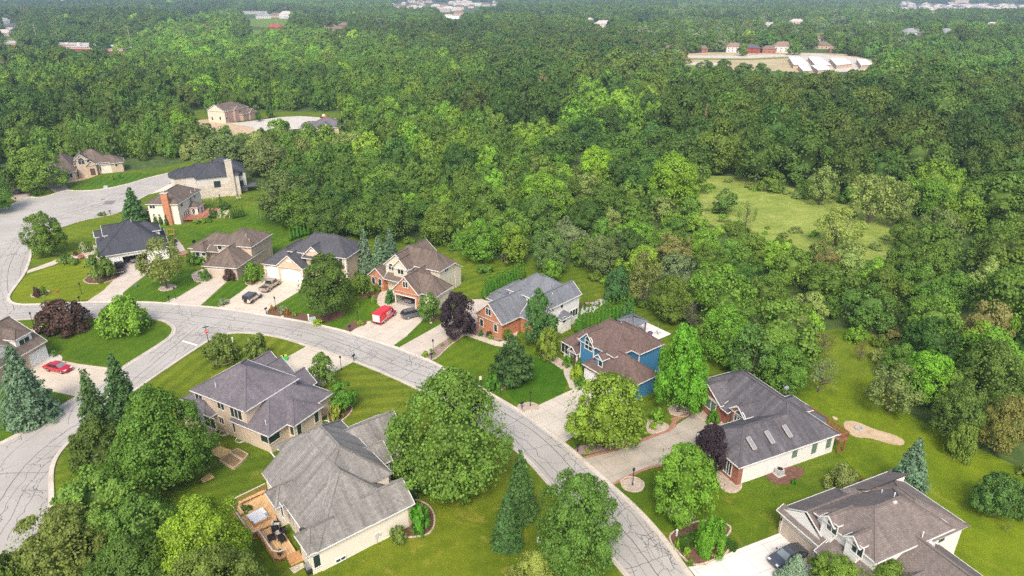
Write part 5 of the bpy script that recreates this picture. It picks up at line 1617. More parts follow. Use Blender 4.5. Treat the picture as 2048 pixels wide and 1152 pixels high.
# clipped and small shrubs
sh = [(1137, 732, 712, 26, 'arb', 'boxy dark shrub at the blue house entrance'), (1157, 752, 720, 24, 'arb', 'second dark shrub on the blue house walk'), (1154, 760, 728, 26, 'lime', 'golden yellow shrub by the white garage door'),
      (1160, 772, 755, 32, 'arb', 'low flat shrub beside the garage of the blue house'), (1400, 818, 800, 24, 'arb', 'round dark shrub against the red brick wall'), (1424, 846, 822, 27, 'arb', 'larger clipped round shrub before the brick wall'),
      (1456, 856, 842, 16, 'bright', 'small light shrub under the arched window'), (1312, 845, 818, 32, (.09, .18, .02), 'leafy bright shrub in the gravel bay'), (1306, 858, 845, 14, 'lime', 'small golden ball shrub in the gravel bay'),
      (843, 1062, 1008, 46, (.06, .15, .018), 'glossy round shrub at the grey-roofed beige house corner'), (800, 1082, 1052, 36, (.09, .13, .04), 'loose shrub against the long beige wall'), (838, 985, 955, 50, (.04, .085, .018), 'dark shrub at the curved walk'),
      (815, 960, 930, 40, (.05, .10, .025), 'dark shrub by the beige entrance'), (851, 714, 702, 15, 'bright', 'round golden shrub at the mailbox bed'), (862, 703, 697, 7, 'bright', 'tiny shrub beside the lamp post bed'), (868, 710, 703, 8, 'bright', 'tiny shrub behind the round golden one'),
      (884, 692, 685, 8, 'bright', 'tiny shrub midway along the rose gravel bed'), (900, 686, 680, 7, 'bright', 'tiny shrub at the upper end of the rose gravel bed'), (962, 672, 660, 10, (.05, .10, .03), 'small green shrub against the orange gable'), (978, 674, 662, 13, 'plum', 'dark red shrub against the orange gable'),
      (981, 678, 668, 12, 'bright', 'light green shrub at the gable corner'), (1015, 678, 660, 24, 'mid', 'leafy shrub by the brick side wall'), (748, 606, 592, 12, 'bright', 'round bright shrub on the small round bed'), (742, 595, 583, 14, 'plum', 'dark shrub at the brick porch'),
      (756, 582, 568, 14, 'mid', 'green shrub at the brick porch wall'), (780, 606, 582, 20, (.05, .11, .04), 'upright shrub between walk and open garage'), (715, 615, 605, 10, 'bright', 'pale shrub on the red van lawn'), (76, 594, 574, 14, 'plum', 'dark red shrub in the round bed on the corner lawn'),
      (89, 591, 572, 14, 'mid', 'green shrub in the round bed on the corner lawn'), (110, 713, 700, 10, 'arb', 'clipped round shrub by the single white garage'), (66, 418, 408, 12, 'arb', 'small shrub at the end of the left driveway') if False else (72, 392, 382, 12, 'deep', 'dark shrub under the big round tree, left one'),
      (84, 390, 380, 12, 'deep', 'dark shrub under the big round tree, right one'), (226, 360, 350, 9, 'bright', 'yellow-green ball shrub before the tan brick wall'), (241, 357, 349, 9, 'arb', 'dark low shrub at the tan brick corner'), (205, 432, 424, 16, (.10, .12, .04), 'low shrub row on the turning circle kerb'),
      (168, 505, 487, 18, 'sage', 'pale flowering shrub beside the white house'), (182, 502, 483, 16, 'mid', 'green shrub beside the white house gable'), (163, 517, 508, 14, 'pinkf', 'pink flowering shrub on the front walk'), (152, 511, 502, 10, 'plum', 'dark red shrub above the front walk'),
      (130, 517, 508, 22, 'deep', 'dark shrub row above the front walk'), (142, 528, 516, 34, 'mid', 'long clipped hedge beside the front walk'), (118, 524, 517, 10, 'lime', 'yellow shrub at the road end of the hedge'), (402, 525, 510, 34, 'arb', 'clipped hedge in front of the low tan house'),
      (385, 530, 505, 24, 'mid', 'leafy bush at the left of the clipped hedge'), (518, 517, 503, 14, 'mid', 'small round bush at the end wall of the low tan house'), (498, 540, 522, 18, (.07, .12, .03), 'bush between the low tan house and its side path') , (527, 507, 492, 13, 'lime', 'yellow-green bush at the back corner of the low tan house'),
      (393, 448, 438, 14, 'bright', 'clipped shrub before the red deck, leftmost'), (407, 446, 436, 14, 'bright', 'clipped shrub before the red deck, middle'), (419, 444, 435, 13, 'arb', 'clipped shrub before the red deck, rightmost'), (440, 434, 420, 14, 'white', 'white hydrangea beside the upright arborvitae'),
      (455, 434, 420, 18, 'white', 'larger white hydrangea among the arborvitae'), (449, 418, 404, 24, 'deep', 'dark shrub behind the hydrangeas'), (452, 668, 650, 0, 'mid', '') if False else (428, 402, 393, 9, 'white', 'white bloom at the stone wall, left'), (478, 399, 391, 10, 'white', 'white bloom at the stone wall, right'),
      (545, 622, 612, 12, 'orange', 'orange flower clump at the driveway bed'), (568, 626, 612, 20, 'sage', 'silvery grass clump in the driveway bed'), (575, 630, 618, 12, 'orange', 'yellow-orange flower clump in the driveway bed'), (590, 632, 622, 12, 'bright', 'green clump near the utility box'),
      (636, 650, 640, 24, 'lime', 'yellow-green plants before the green utility box'), (721, 650, 640, 16, 'bright', 'green plants at the van driveway'), (447, 610, 598, 22, 'sage', 'grey ornamental grass at the road end of the jeep driveway'), (1353, 1098, 1078, 14, 'bright', 'small shrub at the red mulch point'),
      (1373, 1112, 1096, 16, 'lime', 'yellow shrub in the red mulch bed'), (1381, 1130, 1116, 12, 'mid', 'green shrub next to the blue flowers'), (1430, 1060, 1046, 0, 'mid', '') if False else (1392, 1072, 1055, 12, 'pinkf', 'pink roses behind the clipped hedge'), (1725, 976, 962, 30, 'red', 'dark red shrub behind the taupe roof'),
      (1587, 968, 957, 12, 'arb', 'small green shrub in the air conditioner bed'), (1174, 905, 896, 7, 'lime', 'tiny golden shrub at the mailbox by the brown drive'), (1182, 900, 892, 8, 'mid', 'tiny green shrub at the mailbox by the brown drive'), (1192, 898, 891, 7, 'mid', 'tiny green shrub under the birch'),
      (1210, 893, 876, 16, (.05, .03, .03), 'dark maroon shrub under the birch'), (970, 545, 530, 44, 'mid', 'low shrub bed before the birdhouse shed')]
for bx, by, ty, w, col, lab in sh:
    Y_('shrub', bx, by, ty, w, col, lab, 'shrub')
hb = empty('clipped_hedge', (*G(1381, 1088), 0), -.1 + 0.62, 'squared clipped hedge in the red mulch corner bed', 'hedge')
def hedge_box(L, Wd, H, par, col=(.05, .12, .015)):
    rng = np.random.default_rng(3); n = 2600
    P = rng.uniform(-1, 1, (n, 3)) * np.array([L / 2, Wd / 2, H / 2]); ax = rng.choice(3, n, p=[.15, .35, .5]); sg = rng.choice([-1, 1], n)
    N = np.zeros((n, 3)); N[np.arange(n), ax] = sg
    P[np.arange(n), ax] = sg * np.array([L / 2, Wd / 2, H / 2])[ax]
    P[:, 2] += H / 2
    V, Q = leaf_quads(P, N, .15, rng, .4)
    o = len(V); b = np.array([(x * L * .48, y * Wd * .47, z) for z in (0, H * .97) for x, y in ((-1, -1), (1, -1), (1, 1), (-1, 1))])
    q = np.array([(4, 5, 6, 7), (0, 1, 5, 4), (1, 2, 6, 5), (2, 3, 7, 6), (3, 0, 4, 7)]) + o
    V = np.concatenate([V, b]); Q = np.concatenate([Q, q])
    c = link('foliage', mesh_from_np('foliage', V, Q, np.concatenate([rng.uniform(.75, 1.25, n), np.full(5, .8)]), M_LEAF), par)
    c['leafcol'] = list(col)
    return c
hedge_box(3.6, 1.1, 1.3, hb)
h2 = empty('clipped_hedge', (*G(1449, 1090), 0), -.75, 'short clipped hedge right of the round bright shrub', 'hedge')
hedge_box(2.8, .7, .9, h2)

def arb_row(pts, hpx, w, col, label, group):
    for (x, y) in pts:
        Y_('arb', x, y, y - hpx, w, col, label, 'arborvitae', group=group, seed=int(x) % 4)
def line(a, b, n): return [(a[0] + (b[0] - a[0]) * k / (n - 1), a[1] + (b[1] - a[1]) * k / (n - 1)) for k in range(n)]
def hpx(row, h, w, col, label, group):
    for (x, y) in row:
        s = ppm(x, y)
        Y_('arb', int(x), int(y), y - h * s * .93, w * s, col, label, 'arborvitae', group=group, seed=int(x) % 4)
hpx(line((969, 598), (1046, 556), 15), 4.6, 1.7, 'arb', 'arborvitae in the tall hedge between the lawn and the blue-grey roof', 'arborvitae hedge beside the blue-grey roof')
hpx(line((1168, 660), (1262, 638), 14), 5.4, 1.7, 'arb', 'arborvitae in the hedge between the white house and the pavilion', 'arborvitae hedge behind the blue house')
Y_('arb', 1158, 668, 618, 26, 'arb', 'fattest arborvitae, against the white house wall', 'arborvitae', seed=1)
for k, (x, y, lb) in enumerate(((312, 450, 'left'), (323, 449, 'middle'), (334, 451, 'right'))):
    Y_('arb', x, y, y - 23, 11, 'deep', f'pointed arborvitae at the cream end wall, {lb} of three', 'arborvitae', seed=k)
Y_('arb', 424, 437, 405, 9, 'deep', 'slim arborvitae at the deck corner, taller', 'arborvitae', seed=1); Y_('arb', 430, 437, 408, 8, 'deep', 'slim arborvitae at the deck corner, shorter', 'arborvitae', seed=2); Y_('arb', 443, 412, 388, 9, 'deep', 'slim arborvitae before the stone wall', 'arborvitae', seed=3)
hpx([(466, 438), (471, 437), (476, 436), (481, 435), (487, 434)], 3.9, 1.15, 'deep', 'slim arborvitae in the clump beside the hydrangeas', 'arborvitae clump beside the hydrangeas')
hpx(line((582, 482), (618, 470), 6), 4.2, 1.5, 'arb', 'arborvitae in the short row behind the tan stucco house', 'arborvitae row behind the tan stucco house')
# ------------------------------------------------------------------ vehicles
M_TIRE = M_RUB
M_CGLASS = m_glass('car_glass', (.02, .025, .03), .06, .3)
M_CSHINE = m_glass('windscreen_sheen', (.16, .19, .20), .1, .2)  # windscreen sheen painted in as a paler base colour than the other glass
def m_paint(name, c, rough=.22, metal=.0):
    m, nt, b = mat(name)
    f = noise(nt, pos(nt), 1.5, 3)
    nt.links.new(mixc(nt, f, [x * .93 for x in c], c), b.inputs['Base Color'])
    b.inputs['Roughness'].default_value = rough; b.inputs['Metallic'].default_value = metal
    b.inputs['Coat Weight'].default_value = .5; b.inputs['Specular IOR Level'].default_value = .5
    return m
def loft(mb, st, m=0):
    """st: list of (x, [(y, z) half ring from bottom to top centre])"""
    rings = []
    for x, hr in st:
        rings.append([(x, y, z) for y, z in hr] + [(x, -y, z) for y, z in reversed(hr)])
    for a, b in zip(rings, rings[1:]):
        n = len(a)
        for k in range(n - 1): mb.poly([a[k], b[k], b[k + 1], a[k + 1]], m)
        mb.poly([a[-1], b[-1], b[0], a[0]], m)
    mb.poly(rings[0], m); mb.poly(list(reversed(rings[-1])), m)
def vehicle(name, label, cat, r, f, side, L, Wd, H, paint, style, wheelbase=None, rim=None, roofmat=None, group=None):
    """r, f: ground pixels of rear and front (wheel contacts on the seen side, or centre line when side=0)"""
    a, b = G(*r), G(*f)
    ang = math.atan2(b[1] - a[1], b[0] - a[0])
    cx, cy = (a[0] + b[0]) / 2, (a[1] + b[1]) / 2
    if side:
        cx += math.sin(ang) * side * Wd * .46; cy -= math.cos(ang) * side * Wd * .46
    root = empty(name, (cx, cy, .04), ang, label, cat, group)
    h = Wd / 2
    wb = wheelbase or L * .6
    x0, x1 = -L / 2, L / 2
    body = MB()
    R = .34 if style in ('sedan',) else (.37 if style in ('suv', 'van') else .42)
    gc = R * .65
    def ring(w, zb, zt, c=.9): return [(w * .86, zb), (w, zb + .18), (w, (zb + zt) / 2), (w * .985, zt - .06), (w * c, zt), (0, zt + .015)]
    if style == 'sedan':
        st = [(x0, ring(h * .80, .35, .80)), (x0 + .12, ring(h * .93, .25, .93)), (x0 + .9, ring(h, .22, .98)), (-.2, ring(h, .2, .90)), (x1 - 1.3, ring(h, .2, .90)), (x1 - .5, ring(h * .97, .22, .78)), (x1 - .1, ring(h * .85, .26, .64)), (x1, ring(h * .66, .32, .56))]
        cab = [(x0 + .55, .95, .80), (x0 + 1.45, H - .03, .66), (-.1, H, .66), (.45, H - .06, .66), (x1 - 1.35, .90, .80)]
    elif style == 'suv':
        st = [(x0, ring(h * .85, .45, 1.0)), (x0 + .1, ring(h * .96, .32, 1.08)), (x0 + .9, ring(h, .3, 1.08)), (x1 - 1.3, ring(h, .3, 1.05)), (x1 - .35, ring(h * .95, .32, .98)), (x1 - .05, ring(h * .8, .36, .86)), (x1, ring(h * .7, .42, .75))]
        cab = [(x0 + .05, 1.05, .84), (x0 + .45, H - .06, .70), (.0, H, .70), (.55, H - .06, .70), (x1 - 1.25, 1.04, .84)]
    elif style == 'jeep':
        st = [(x0, ring(h * .96, .5, 1.12, .97)), (x1 - 1.25, ring(h, .5, 1.12, .97)), (x1 - .1, ring(h * .97, .5, 1.12, .96)), (x1, ring(h * .9, .55, 1.05, .95))]
        cab = [(x0 + .03, 1.1, .93), (x0 + .1, H, .84), (.1, H, .84), (.35, H - .06, .84), (x1 - 1.5, 1.12, .92)]
    elif style == 'pickup':
        st = [(-.55, ring(h * .99, .48, 1.12, .95)), (x1 - 1.6, ring(h, .45, 1.12, .94)), (x1 - .35, ring(h * .97, .45, 1.08)), (x1 - .03, ring(h * .85, .48, .98)), (x1, ring(h * .8, .5, .9))]
        cab = [(-.52, 1.1, .93), (-.38, H - .02, .78), (1.0, H, .78), (1.25, H - .05, .78), (x1 - 1.55, 1.12, .9)]
        body.box(x0, -.55, -h * .97, -h * .86, .5, 1.12); body.box(x0, -.55, h * .86, h * .97, .5, 1.12); body.box(x0, x0 + .1, -h * .86, h * .86, .5, 1.10); body.box(x0 + .1, -.55, -h * .86, h * .86, .5, .62, 1)
        body.box(x0 - .12, x0, -h * .9, h * .9, .45, .65, 2)
    elif style == 'van':
        st = [(x0, ring(h * .97, .35, H - .12, .86)), (x0 + .15, ring(h, .3, H, .84)), (x1 - 2.0, ring(h, .3, H, .84)), (x1 - 1.45, ring(h * .99, .3, H - .12, .82)), (x1 - .75, ring(h * .96, .3, 1.30, .85)), (x1 - .15, ring(h * .9, .32, 1.02, .85)), (x1, ring(h * .8, .38, .85))]
        cab = None
    loft(body, st)
    M_DK = plain('bed_liner', (.06, .055, .055), .7)
    bo = body.build('body', [paint, M_DK, M_STEEL], root)
    if cab:
        g = MB(); z0s = []
        rings = []
        for (x, z, w) in cab: rings.append((x, z, h * w))
        base = cab[0][1]
        # side glass, front and rear screens
        bl = [(rings[0][0], rings[0][2], rings[0][1]), (rings[-1][0], rings[-1][2], rings[-1][1])]
        for sg in (-1, 1):
            pts = [(x, sg * w, z) for x, z, w in rings]
            if sg < 0: pts.reverse()
            g.poly(pts)
        def strip(a, b, mb, m=0): mb.poly([(a[0], -a[2], a[1]), (b[0], -b[2], b[1]), (b[0], b[2], b[1]), (a[0], a[2], a[1])], m)
        strip(rings[0], rings[1], g); strip(rings[-2], rings[-1], g, 1)
        g.build('window_glass', [M_CGLASS, M_CSHINE], root)
        rf = MB()
        for a_, b_ in zip(rings[1:-1], rings[2:-1]):
            rf.poly([(a_[0], -a_[2], a_[1] + .012), (b_[0], -b_[2], b_[1] + .012), (b_[0], b_[2], b_[1] + .012), (a_[0], a_[2], a_[1] + .012)])
        for sg in (-1, 1):
            P = [Vector((x, sg * (w + .008), z + .012)) for x, z, w in rings]
            for a_, b_ in zip(P, P[1:]): rf.bar(a_, b_, .07, .06)
            for t in ((-.1,) if style != 'suv' else (-.55, .25)):
                zb = 1.0 if style != 'sedan' else .92
                rf.bar((t, sg * h * .84, zb), (t, sg * h * (.67 if style in ('sedan', 'suv') else .8), H - .02), .07, .05)
        if style == 'suv':
            for sg in (-1, 1): rf.bar((x0 + .6, sg * h * .62, H + .06), (.3, sg * h * .62, H + .06), .05, .05)
        rf.build('roof', roofmat or paint, root)
    else:
        g = MB()
        g.poly([(x1 - 1.4, -h * .80, H - .18), (x1 - .78, -h * .84, 1.34), (x1 - .78, h * .84, 1.34), (x1 - 1.4, h * .80, H - .18)])
        for v in g.v: pass
        g.v = [(v[0] + .03, v[1], v[2] + .03) for v in g.v]
        for sg in (-1, 1):
            y = sg * (h + .012)
            g.poly([(x1 - 2.2, y, 1.25), (x1 - 1.1, y, 1.25), (x1 - 1.45, y, 1.95), (x1 - 2.2, y, 1.95)])
        g.build('window_glass', M_CGLASS, root)
    # wheels
    for sx in (-1, 1):
        for sg in (-1, 1):
            t = MB(); X, Yy = sx * wb / 2 + (0.1 if style != 'van' else .2), sg * (h - .11)
            def cyl(mb, r, y0, y1, seg=16):
                A = [(X + r * math.cos(6.2832 * k / seg), y0, R + r * math.sin(6.2832 * k / seg)) for k in range(seg)]
                B = [(p[0], y1, p[2]) for p in A]
                for k in range(seg): mb.poly([A[k], A[(k + 1) % seg], B[(k + 1) % seg], B[k]])
                mb.poly(A); mb.poly(list(reversed(B)))
            cyl(t, R, Yy - .12, Yy + .12); w = t.build('wheel', M_TIRE, root)
            rm = MB(); cyl(rm, R * .62, Yy - .13, Yy + .13, 12); rm.build('rim', rim or M_STEEL, w)
            # arch
    M_HL = plain('lamp_glass', (.75, .75, .72), .15); M_TL = plain('red_lamp', (.45, .02, .02), .25)
    zl = {'sedan': .62, 'suv': .82, 'jeep': .9, 'pickup': .85, 'van': .95}[style]
    for sg in (-1, 1):
        MB().box(x1 - .28, x1 - .06 if style == 'sedan' else x1 + .01, sg * h * .62 - .16, sg * h * .62 + .16, zl - .07, zl + .09).build('headlight', M_HL, root)
        MB().box(x0 - .03, x0 + .12, sg * h * .84 - .1, sg * h * .84 + .1, zl, zl + (.5 if style == 'van' else .22)).build('tail_light', M_TL, root)
        MB().box(x1 - (1.75 if style != 'van' else 1.2), x1 - (1.6 if style != 'van' else 1.05), sg * (h + .02), sg * (h + .2), 1.0, 1.15).build('mirror', M_BLACK if style in ('van', 'jeep') else paint, root)
    return root, x0, x1, h, R

P_RED = m_paint('red_paint', (.42, .012, .03)); P_VAN = m_paint('van_red_paint', (.62, .015, .02), .35); P_GREY = m_paint('grey_paint', (.16, .17, .19), .25, .4)
P_TAN = m_paint('champagne_paint', (.48, .39, .29), .3, .3); P_SAND = m_paint('pale_sand_paint', (.66, .60, .50), .35); P_BLK = m_paint('black_paint', (.012, .012, .016), .2); P_MAR = m_paint('mauve_paint', (.22, .15, .18), .3, .3)
vehicle('parked_car', 'red sedan parked on the wide pale driveway', 'car', (113.3, 733.6), (139.2, 738.2), 1, 4.8, 1.84, 1.42, P_RED, 'sedan', 2.85)
root, x0, x1, h_, R_ = vehicle('delivery_van', 'red panel van with white rear doors and white lettering', 'van', (767.8, 647.8), (787.8, 633.2), -1, 5.7, 2.0, 2.45, P_VAN, 'van', 3.5)
MB().box(x0 - .03, x0 + .0, -.78, .78, .75, 2.15).build('rear_door', plain('van_white', (.78, .77, .77), .4), root)
MB().box(x0 - .08, x0 + .02, -.95, .95, .42, .58).build('bumper', M_BLACK, root)
sgm = MB(); y = -h_ - .015
for k, (a, b, c, d) in enumerate(((-.9, .95, 1.75, 1.95), (-.9, .95, 1.45, 1.62), (-.5, .9, 1.25, 1.34))):   # lettering lines as short strokes
    x = a
    while x < b:
        wd = random.uniform(.10, .22); sgm.poly([(x, y, c), (x + wd, y, c), (x + wd, y, d), (x, y, d)]); x += wd + .07
sgm.poly([(x0 + .3, y, .62), (x0 + 1.2, y, .72), (1.0, y, 1.15), (.2, y, 1.0), (x0 + .3, y, .8)]); sgm.poly([(-.9, y, .6), (1.2, y, .85), (1.9, y, 1.2), (-.2, y, .8)], 1)
sgm.build('lettering', [plain('van_white', (.78, .77, .77)), plain('van_lilac', (.45, .45, .68), .5)], root)
vehicle('parked_car', 'grey SUV with roof rails parked beside the red van', 'car', (816.5, 639.6), (841.2, 633.8), -1, 4.6, 1.85, 1.68, P_GREY, 'suv', 2.75)
vehicle('pickup_truck', 'champagne extended-cab pickup parked before the white garage doors', 'pickup truck', (537.7, 584.6), (559.8, 569.4), -1, 5.9, 1.98, 1.85, P_TAN, 'pickup', 3.6)
root, x0, x1, h_, R_ = vehicle('off_road_car', 'pale sand off-road car with dark roof and rear spare wheel', 'car', (504.4, 607.9), (521.9, 595.8), -1, 4.4, 1.9, 1.85, P_SAND, 'jeep', 2.8, plain('dark_rim', (.1, .1, .1)), plain('grey_hardtop', (.09, .09, .11), .6))
sp = MB(); A = [(x0 - .22, .1 + .4 * math.cos(6.2832 * k / 14), .95 + .4 * math.sin(6.2832 * k / 14)) for k in range(14)]; B = [(x0, p[1], p[2]) for p in A]
for k in range(14): sp.poly([A[k], A[(k + 1) % 14], B[(k + 1) % 14], B[k]])
sp.poly(A); sp.build('spare_wheel', M_TIRE, root)
vehicle('pickup_truck', 'black pickup seen from behind outside the open white garage', 'pickup truck', (240, 552), (240, 530), 0, 5.7, 2.0, 1.85, P_BLK, 'pickup', 3.5)
def in_house(h, u, v, du, dv):    # ground pixels for a centre-line inside a house frame
    c, s = math.cos(h.ang), math.sin(h.ang)
    f = lambda a, b: PXY(h.o[0] + a * c - b * s, h.o[1] + a * s + b * c)
    return f(u - du, v - dv), f(u + du, v + dv)
r, f = in_house(H7, 3.0, 3.2, 0, 2); vehicle('parked_car', 'silver car inside the open orange brick garage', 'car', r, f, 0, 4.6, 1.8, 1.5, P_GREY, 'suv', 2.7)
r, f = in_house(H4, 4.4, 3.1, 0, 2); vehicle('parked_car', 'dark car inside the open garage of the white house', 'car', r, f, 0, 4.6, 1.8, 1.45, P_GREY, 'sedan', 2.7)
vehicle('parked_car', 'mauve-grey sedan on the driveway at the left edge', 'car', (35, 388), (55, 382), 0, 4.8, 1.8, 1.45, P_MAR, 'sedan', 2.8)
vehicle('parked_car', 'dark grey sedan before the tan garage at the bottom', 'car', (1599, 1108), (1549, 1131), 0, 4.9, 1.88, 1.45, m_paint('graphite_paint', (.10, .105, .125), .2, .4), 'sedan', 2.9)

# ------------------------------------------------------------------ street furniture
def lamp(px, py, label, h=2.3):
    t = empty('lamp_post', (*G(px, py), 0), 0, label, 'lamp post')
    MB().lathe([(.10, 0), (.10, .25), (.05, .32), (.045, h)], 8).build('post', M_BLACK, t)
    l = MB(); l.lathe([(.10, h), (.15, h + .06), (.17, h + .36), (.19, h + .38), (.05, h + .5), (.02, h + .58)], 8); l.build('lantern', M_BLACK, t)
for px, py, lb in ((164, 589, 'black lamp post on the lawn of the white house'), (352, 598, 'black lamp post beside the tan garage driveway'), (67, 650, 'black lamp post beside the brown gabled roof on the left'), (552, 618, 'black lamp post on the jeep driveway bed'), (683, 740, 'black lamp post on the lawn beside the near driveway'),
                   (717, 648, 'black lamp post on the van house lawn'), (867, 706, 'black lamp post in the rose gravel bed'), (1061, 812, 'black lamp post in the small gravel bed at the blue house drive'), (1265, 970, 'black lamp post in the round stone ring')):
    lamp(px, py, lb)
def mailbox(px, py, label, rz=.6, c=M_BLACK):
    t = empty('mailbox', (*G(px, py), 0), rz, label, 'mailbox')
    MB().box(-.05, .05, -.05, .05, -.05, 1.1).build('post', c, t)
    b = MB(); pr = [(-.13, 0), (.13, 0), (.13, .18)] + [(.13 * math.cos(a), .18 + .13 * math.sin(a)) for a in (.5, 1.05, 1.57, 2.1, 2.64)] + [(-.13, .18)]
    F0 = [(-.3, y, 1.1 + z) for y, z in pr]; F1 = [(.3, y, 1.1 + z) for y, z in pr]
    n = len(pr)
    for k in range(n): b.poly([F0[k], F0[(k + 1) % n], F1[(k + 1) % n], F1[k]])
    b.poly(F0); b.poly(F1); b.build('box', c, t)
for px, py, lb, rz in ((160, 605, 'black mailbox on the kerb of the white house', 1.6), (339, 604, 'black mailbox at the tan garage driveway', 1.5), (77, 641, 'black mailbox on the kerb left of the purple bush', 1.5), (533, 628, 'black mailbox at the jeep driveway', 1.2), (700, 664, 'black mailbox at the van driveway', 1.0), (708, 723, 'grey mailbox on the near kerb by the pale driveway', 1.0),
                       (863, 720, 'black mailbox at the end of the rose gravel bed', .9), (1044, 819, 'black mailbox in the gravel bed at the blue house drive', .8), (1155, 904, 'black mailbox by the stained brown driveway', .7), (221, 430, 'black mailbox on the turning circle kerb', 1.0), (33, 404, 'black mailbox at the left edge driveway', 1.0)):
    mailbox(px, py, lb, rz)
# stop sign with street name blades
M_RED = plain('sign_red', (.52, .015, .02), .4, 0, .04); M_SIGNW = plain('sign_white', (.8, .8, .8), .4, 0, .02); M_GREEN = plain('sign_green', (.02, .12, .08), .4)
t = empty('stop_sign', (*G(417, 684), 0), math.radians(28), 'red octagonal stop sign with two dark street name blades on top', 'stop sign')
MB().lathe([(.09, 0), (.09, .5), (.05, .55), (.045, 3.1)], 8).build('post', M_BLACK, t)
oc = [(.42 * math.cos(math.radians(22.5 + 45 * k)), .42 * math.sin(math.radians(22.5 + 45 * k))) for k in range(8)]
pl_ = MB()
pl_.poly([(x * 1.06, -.065, 2.3 + z * 1.06) for x, z in oc], 1); pl_.poly([(x * .98, -.07, 2.3 + z * .98) for x, z in oc], 0)
pl_.poly([(x * 1.06, -.05, 2.3 + z * 1.06) for x, z in reversed(oc)], 1)
sgn = pl_.build('sign_plate', [M_RED, M_SIGNW], t)
def text(body, size, loc, rot, m, parent, name='lettering', ext=.005):
    cu = bpy.data.curves.new(name, 'FONT'); cu.body = body; cu.size = size; cu.align_x = 'CENTER'; cu.align_y = 'CENTER'; cu.extrude = ext; cu.offset = size * .02
    o = bpy.data.objects.new(name, cu); COL.objects.link(o)
    dg = bpy.context.evaluated_depsgraph_get(); dg.update()
    me = bpy.data.meshes.new_from_object(o.evaluated_get(dg)); bpy.data.objects.remove(o)
    me.name = name
    if not me.materials: me.materials.append(m)
    else: me.materials[0] = m
    r = link(name, me, parent); r.location = loc; r.rotation_euler = rot
    return r
text('STOP', .30, (0, -.08, 2.3), (math.pi / 2, 0, 0), M_SIGNW, sgn)
MB().box(-.55, .55, -.02, .02, 3.0, 3.2).build('name_blade', M_GREEN, t); MB().box(-.02, .02, -.55, .55, 3.22, 3.42).build('name_blade', M_GREEN, t)
def pedestal(px, py, label, r=.13, h=1.0, m=None):
    t = empty('utility_pedestal', (*G(px, py), 0), 0, label, 'utility post')
    MB().lathe([(r, 0), (r, h * .8), (r * 1.15, h * .82), (r * 1.15, h * .95), (r * .6, h)], 10).build('housing', m or plain('pedestal_white', (.6, .64, .58), .6), t)
pedestal(618, 640, 'white utility post beside the green utility box', .18, 1.3); pedestal(466, 684, 'pale green utility post between the two wide clipped trees'); pedestal(125, 1006, 'white utility post beside the lower left kerb', .2, 1.2)
pedestal(1353, 1072, 'pale utility post behind the red mulch hedge'); pedestal(1076, 1084, 'white utility post on the lawn beside the bottom tree', .12, .7); pedestal(247, 598, 'white utility post at the white house driveway', .12, 1.4); pedestal(273, 574, 'small green utility post on the olive tree lawn', .25, .6, plain('utility_green', (.10, .18, .12)))
def ubox(px, py, label, s=.6, h=.75):
    t = empty('utility_box', (*G(px, py), 0), .4, label, 'utility box')
    mb = MB(); mb.box(-s, s, -s * .8, s * .8, .0, h * .9); mb.poly([(-s - .04, -s * .8 - .04, h * .9), (s + .04, -s * .8 - .04, h * .9), (s * .9, s * .7, h), (-s * .9, s * .7, h)]); mb.build('housing', plain('utility_sage', (.36, .46, .40), .5), t)
    MB().box(-s * 1.3, s * 1.3, -s, s, -.02, .08).build('pad', plain('pad_concrete', (.45, .43, .40)), t)
ubox(626, 642, 'sage green utility box in the mulch bed under the dark green tree'); ubox(212, 376, 'teal utility box on the tan brick house lawn')
# small sign on post, recycling bins
t = empty('yard_sign', (*G(961, 772), 0), .3, 'small white sign on a black post beside the road lawn', 'sign')
MB().box(-.04, .04, -.04, .04, 0, 1.5).build('post', M_BLACK, t); MB().box(-.2, .2, -.05, .0, 1.2, 1.9).build('sign_board', plain('sign_cream', (.75, .68, .58)), t)
for i, (px, py, c, lb) in enumerate(((566, 722, (.02, .42, .08), 'bright green bin beside the grey gable, left one'), (571, 721, (.03, .5, .10), 'bright green bin with yellow lid beside the pale driveway'))):
    t = empty('bin', (*G(px, py), 0), .5, lb, 'bin')
    MB().prism([(-.3, -.3), (.3, -.3), (.3, .3), (-.3, .3)], .05, .95).build('body', plain('bin_green_%s' % 'ab'[i], c, .5), t); MB().box(-.34, .34, -.34, .36, .95, 1.03).build('lid', plain('bin_lid', (.45, .5, .05), .5), t)

# ------------------------------------------------------------------ pavilion, patio, hedge yard
drive([PXY(*(lambda u, v: (H9.o[0] + u * math.cos(H9.ang) - v * math.sin(H9.ang), H9.o[1] + u * math.sin(H9.ang) + v * math.cos(H9.ang)))(u, v)) for u, v in ((-9.5, 16.5), (-1.8, 16.5), (-1.8, 24.8), (-9.5, 24.8))], (.80, .79, .76), None, None, 0, z=.05, name='patio')
def hloc(h, u, v, z=0): return (h.o[0] + u * math.cos(h.ang) - v * math.sin(h.ang), h.o[1] + u * math.sin(h.ang) + v * math.cos(h.ang), z)
t = empty('pavilion', hloc(H9, -6.5, 19.1, .05), H9.ang, 'open garden pavilion with a grey roof on the white patio', 'pavilion')
M_POST = plain('timber_post', (.22, .15, .10), .7)
for x in (-1.6, 1.6):
    for y_ in (-1.7, 1.7): MB().box(x - .11, x + .11, y_ - .11, y_ + .11, 0, 2.6).build('post', M_POST, t)
fr = MB()
for a, b in (((-1.7, -1.8), (1.7, -1.8)), ((1.7, -1.8), (1.7, 1.8)), ((1.7, 1.8), (-1.7, 1.8)), ((-1.7, 1.8), (-1.7, -1.8))): fr.bar((*a, 2.65), (*b, 2.65), .14, .2)
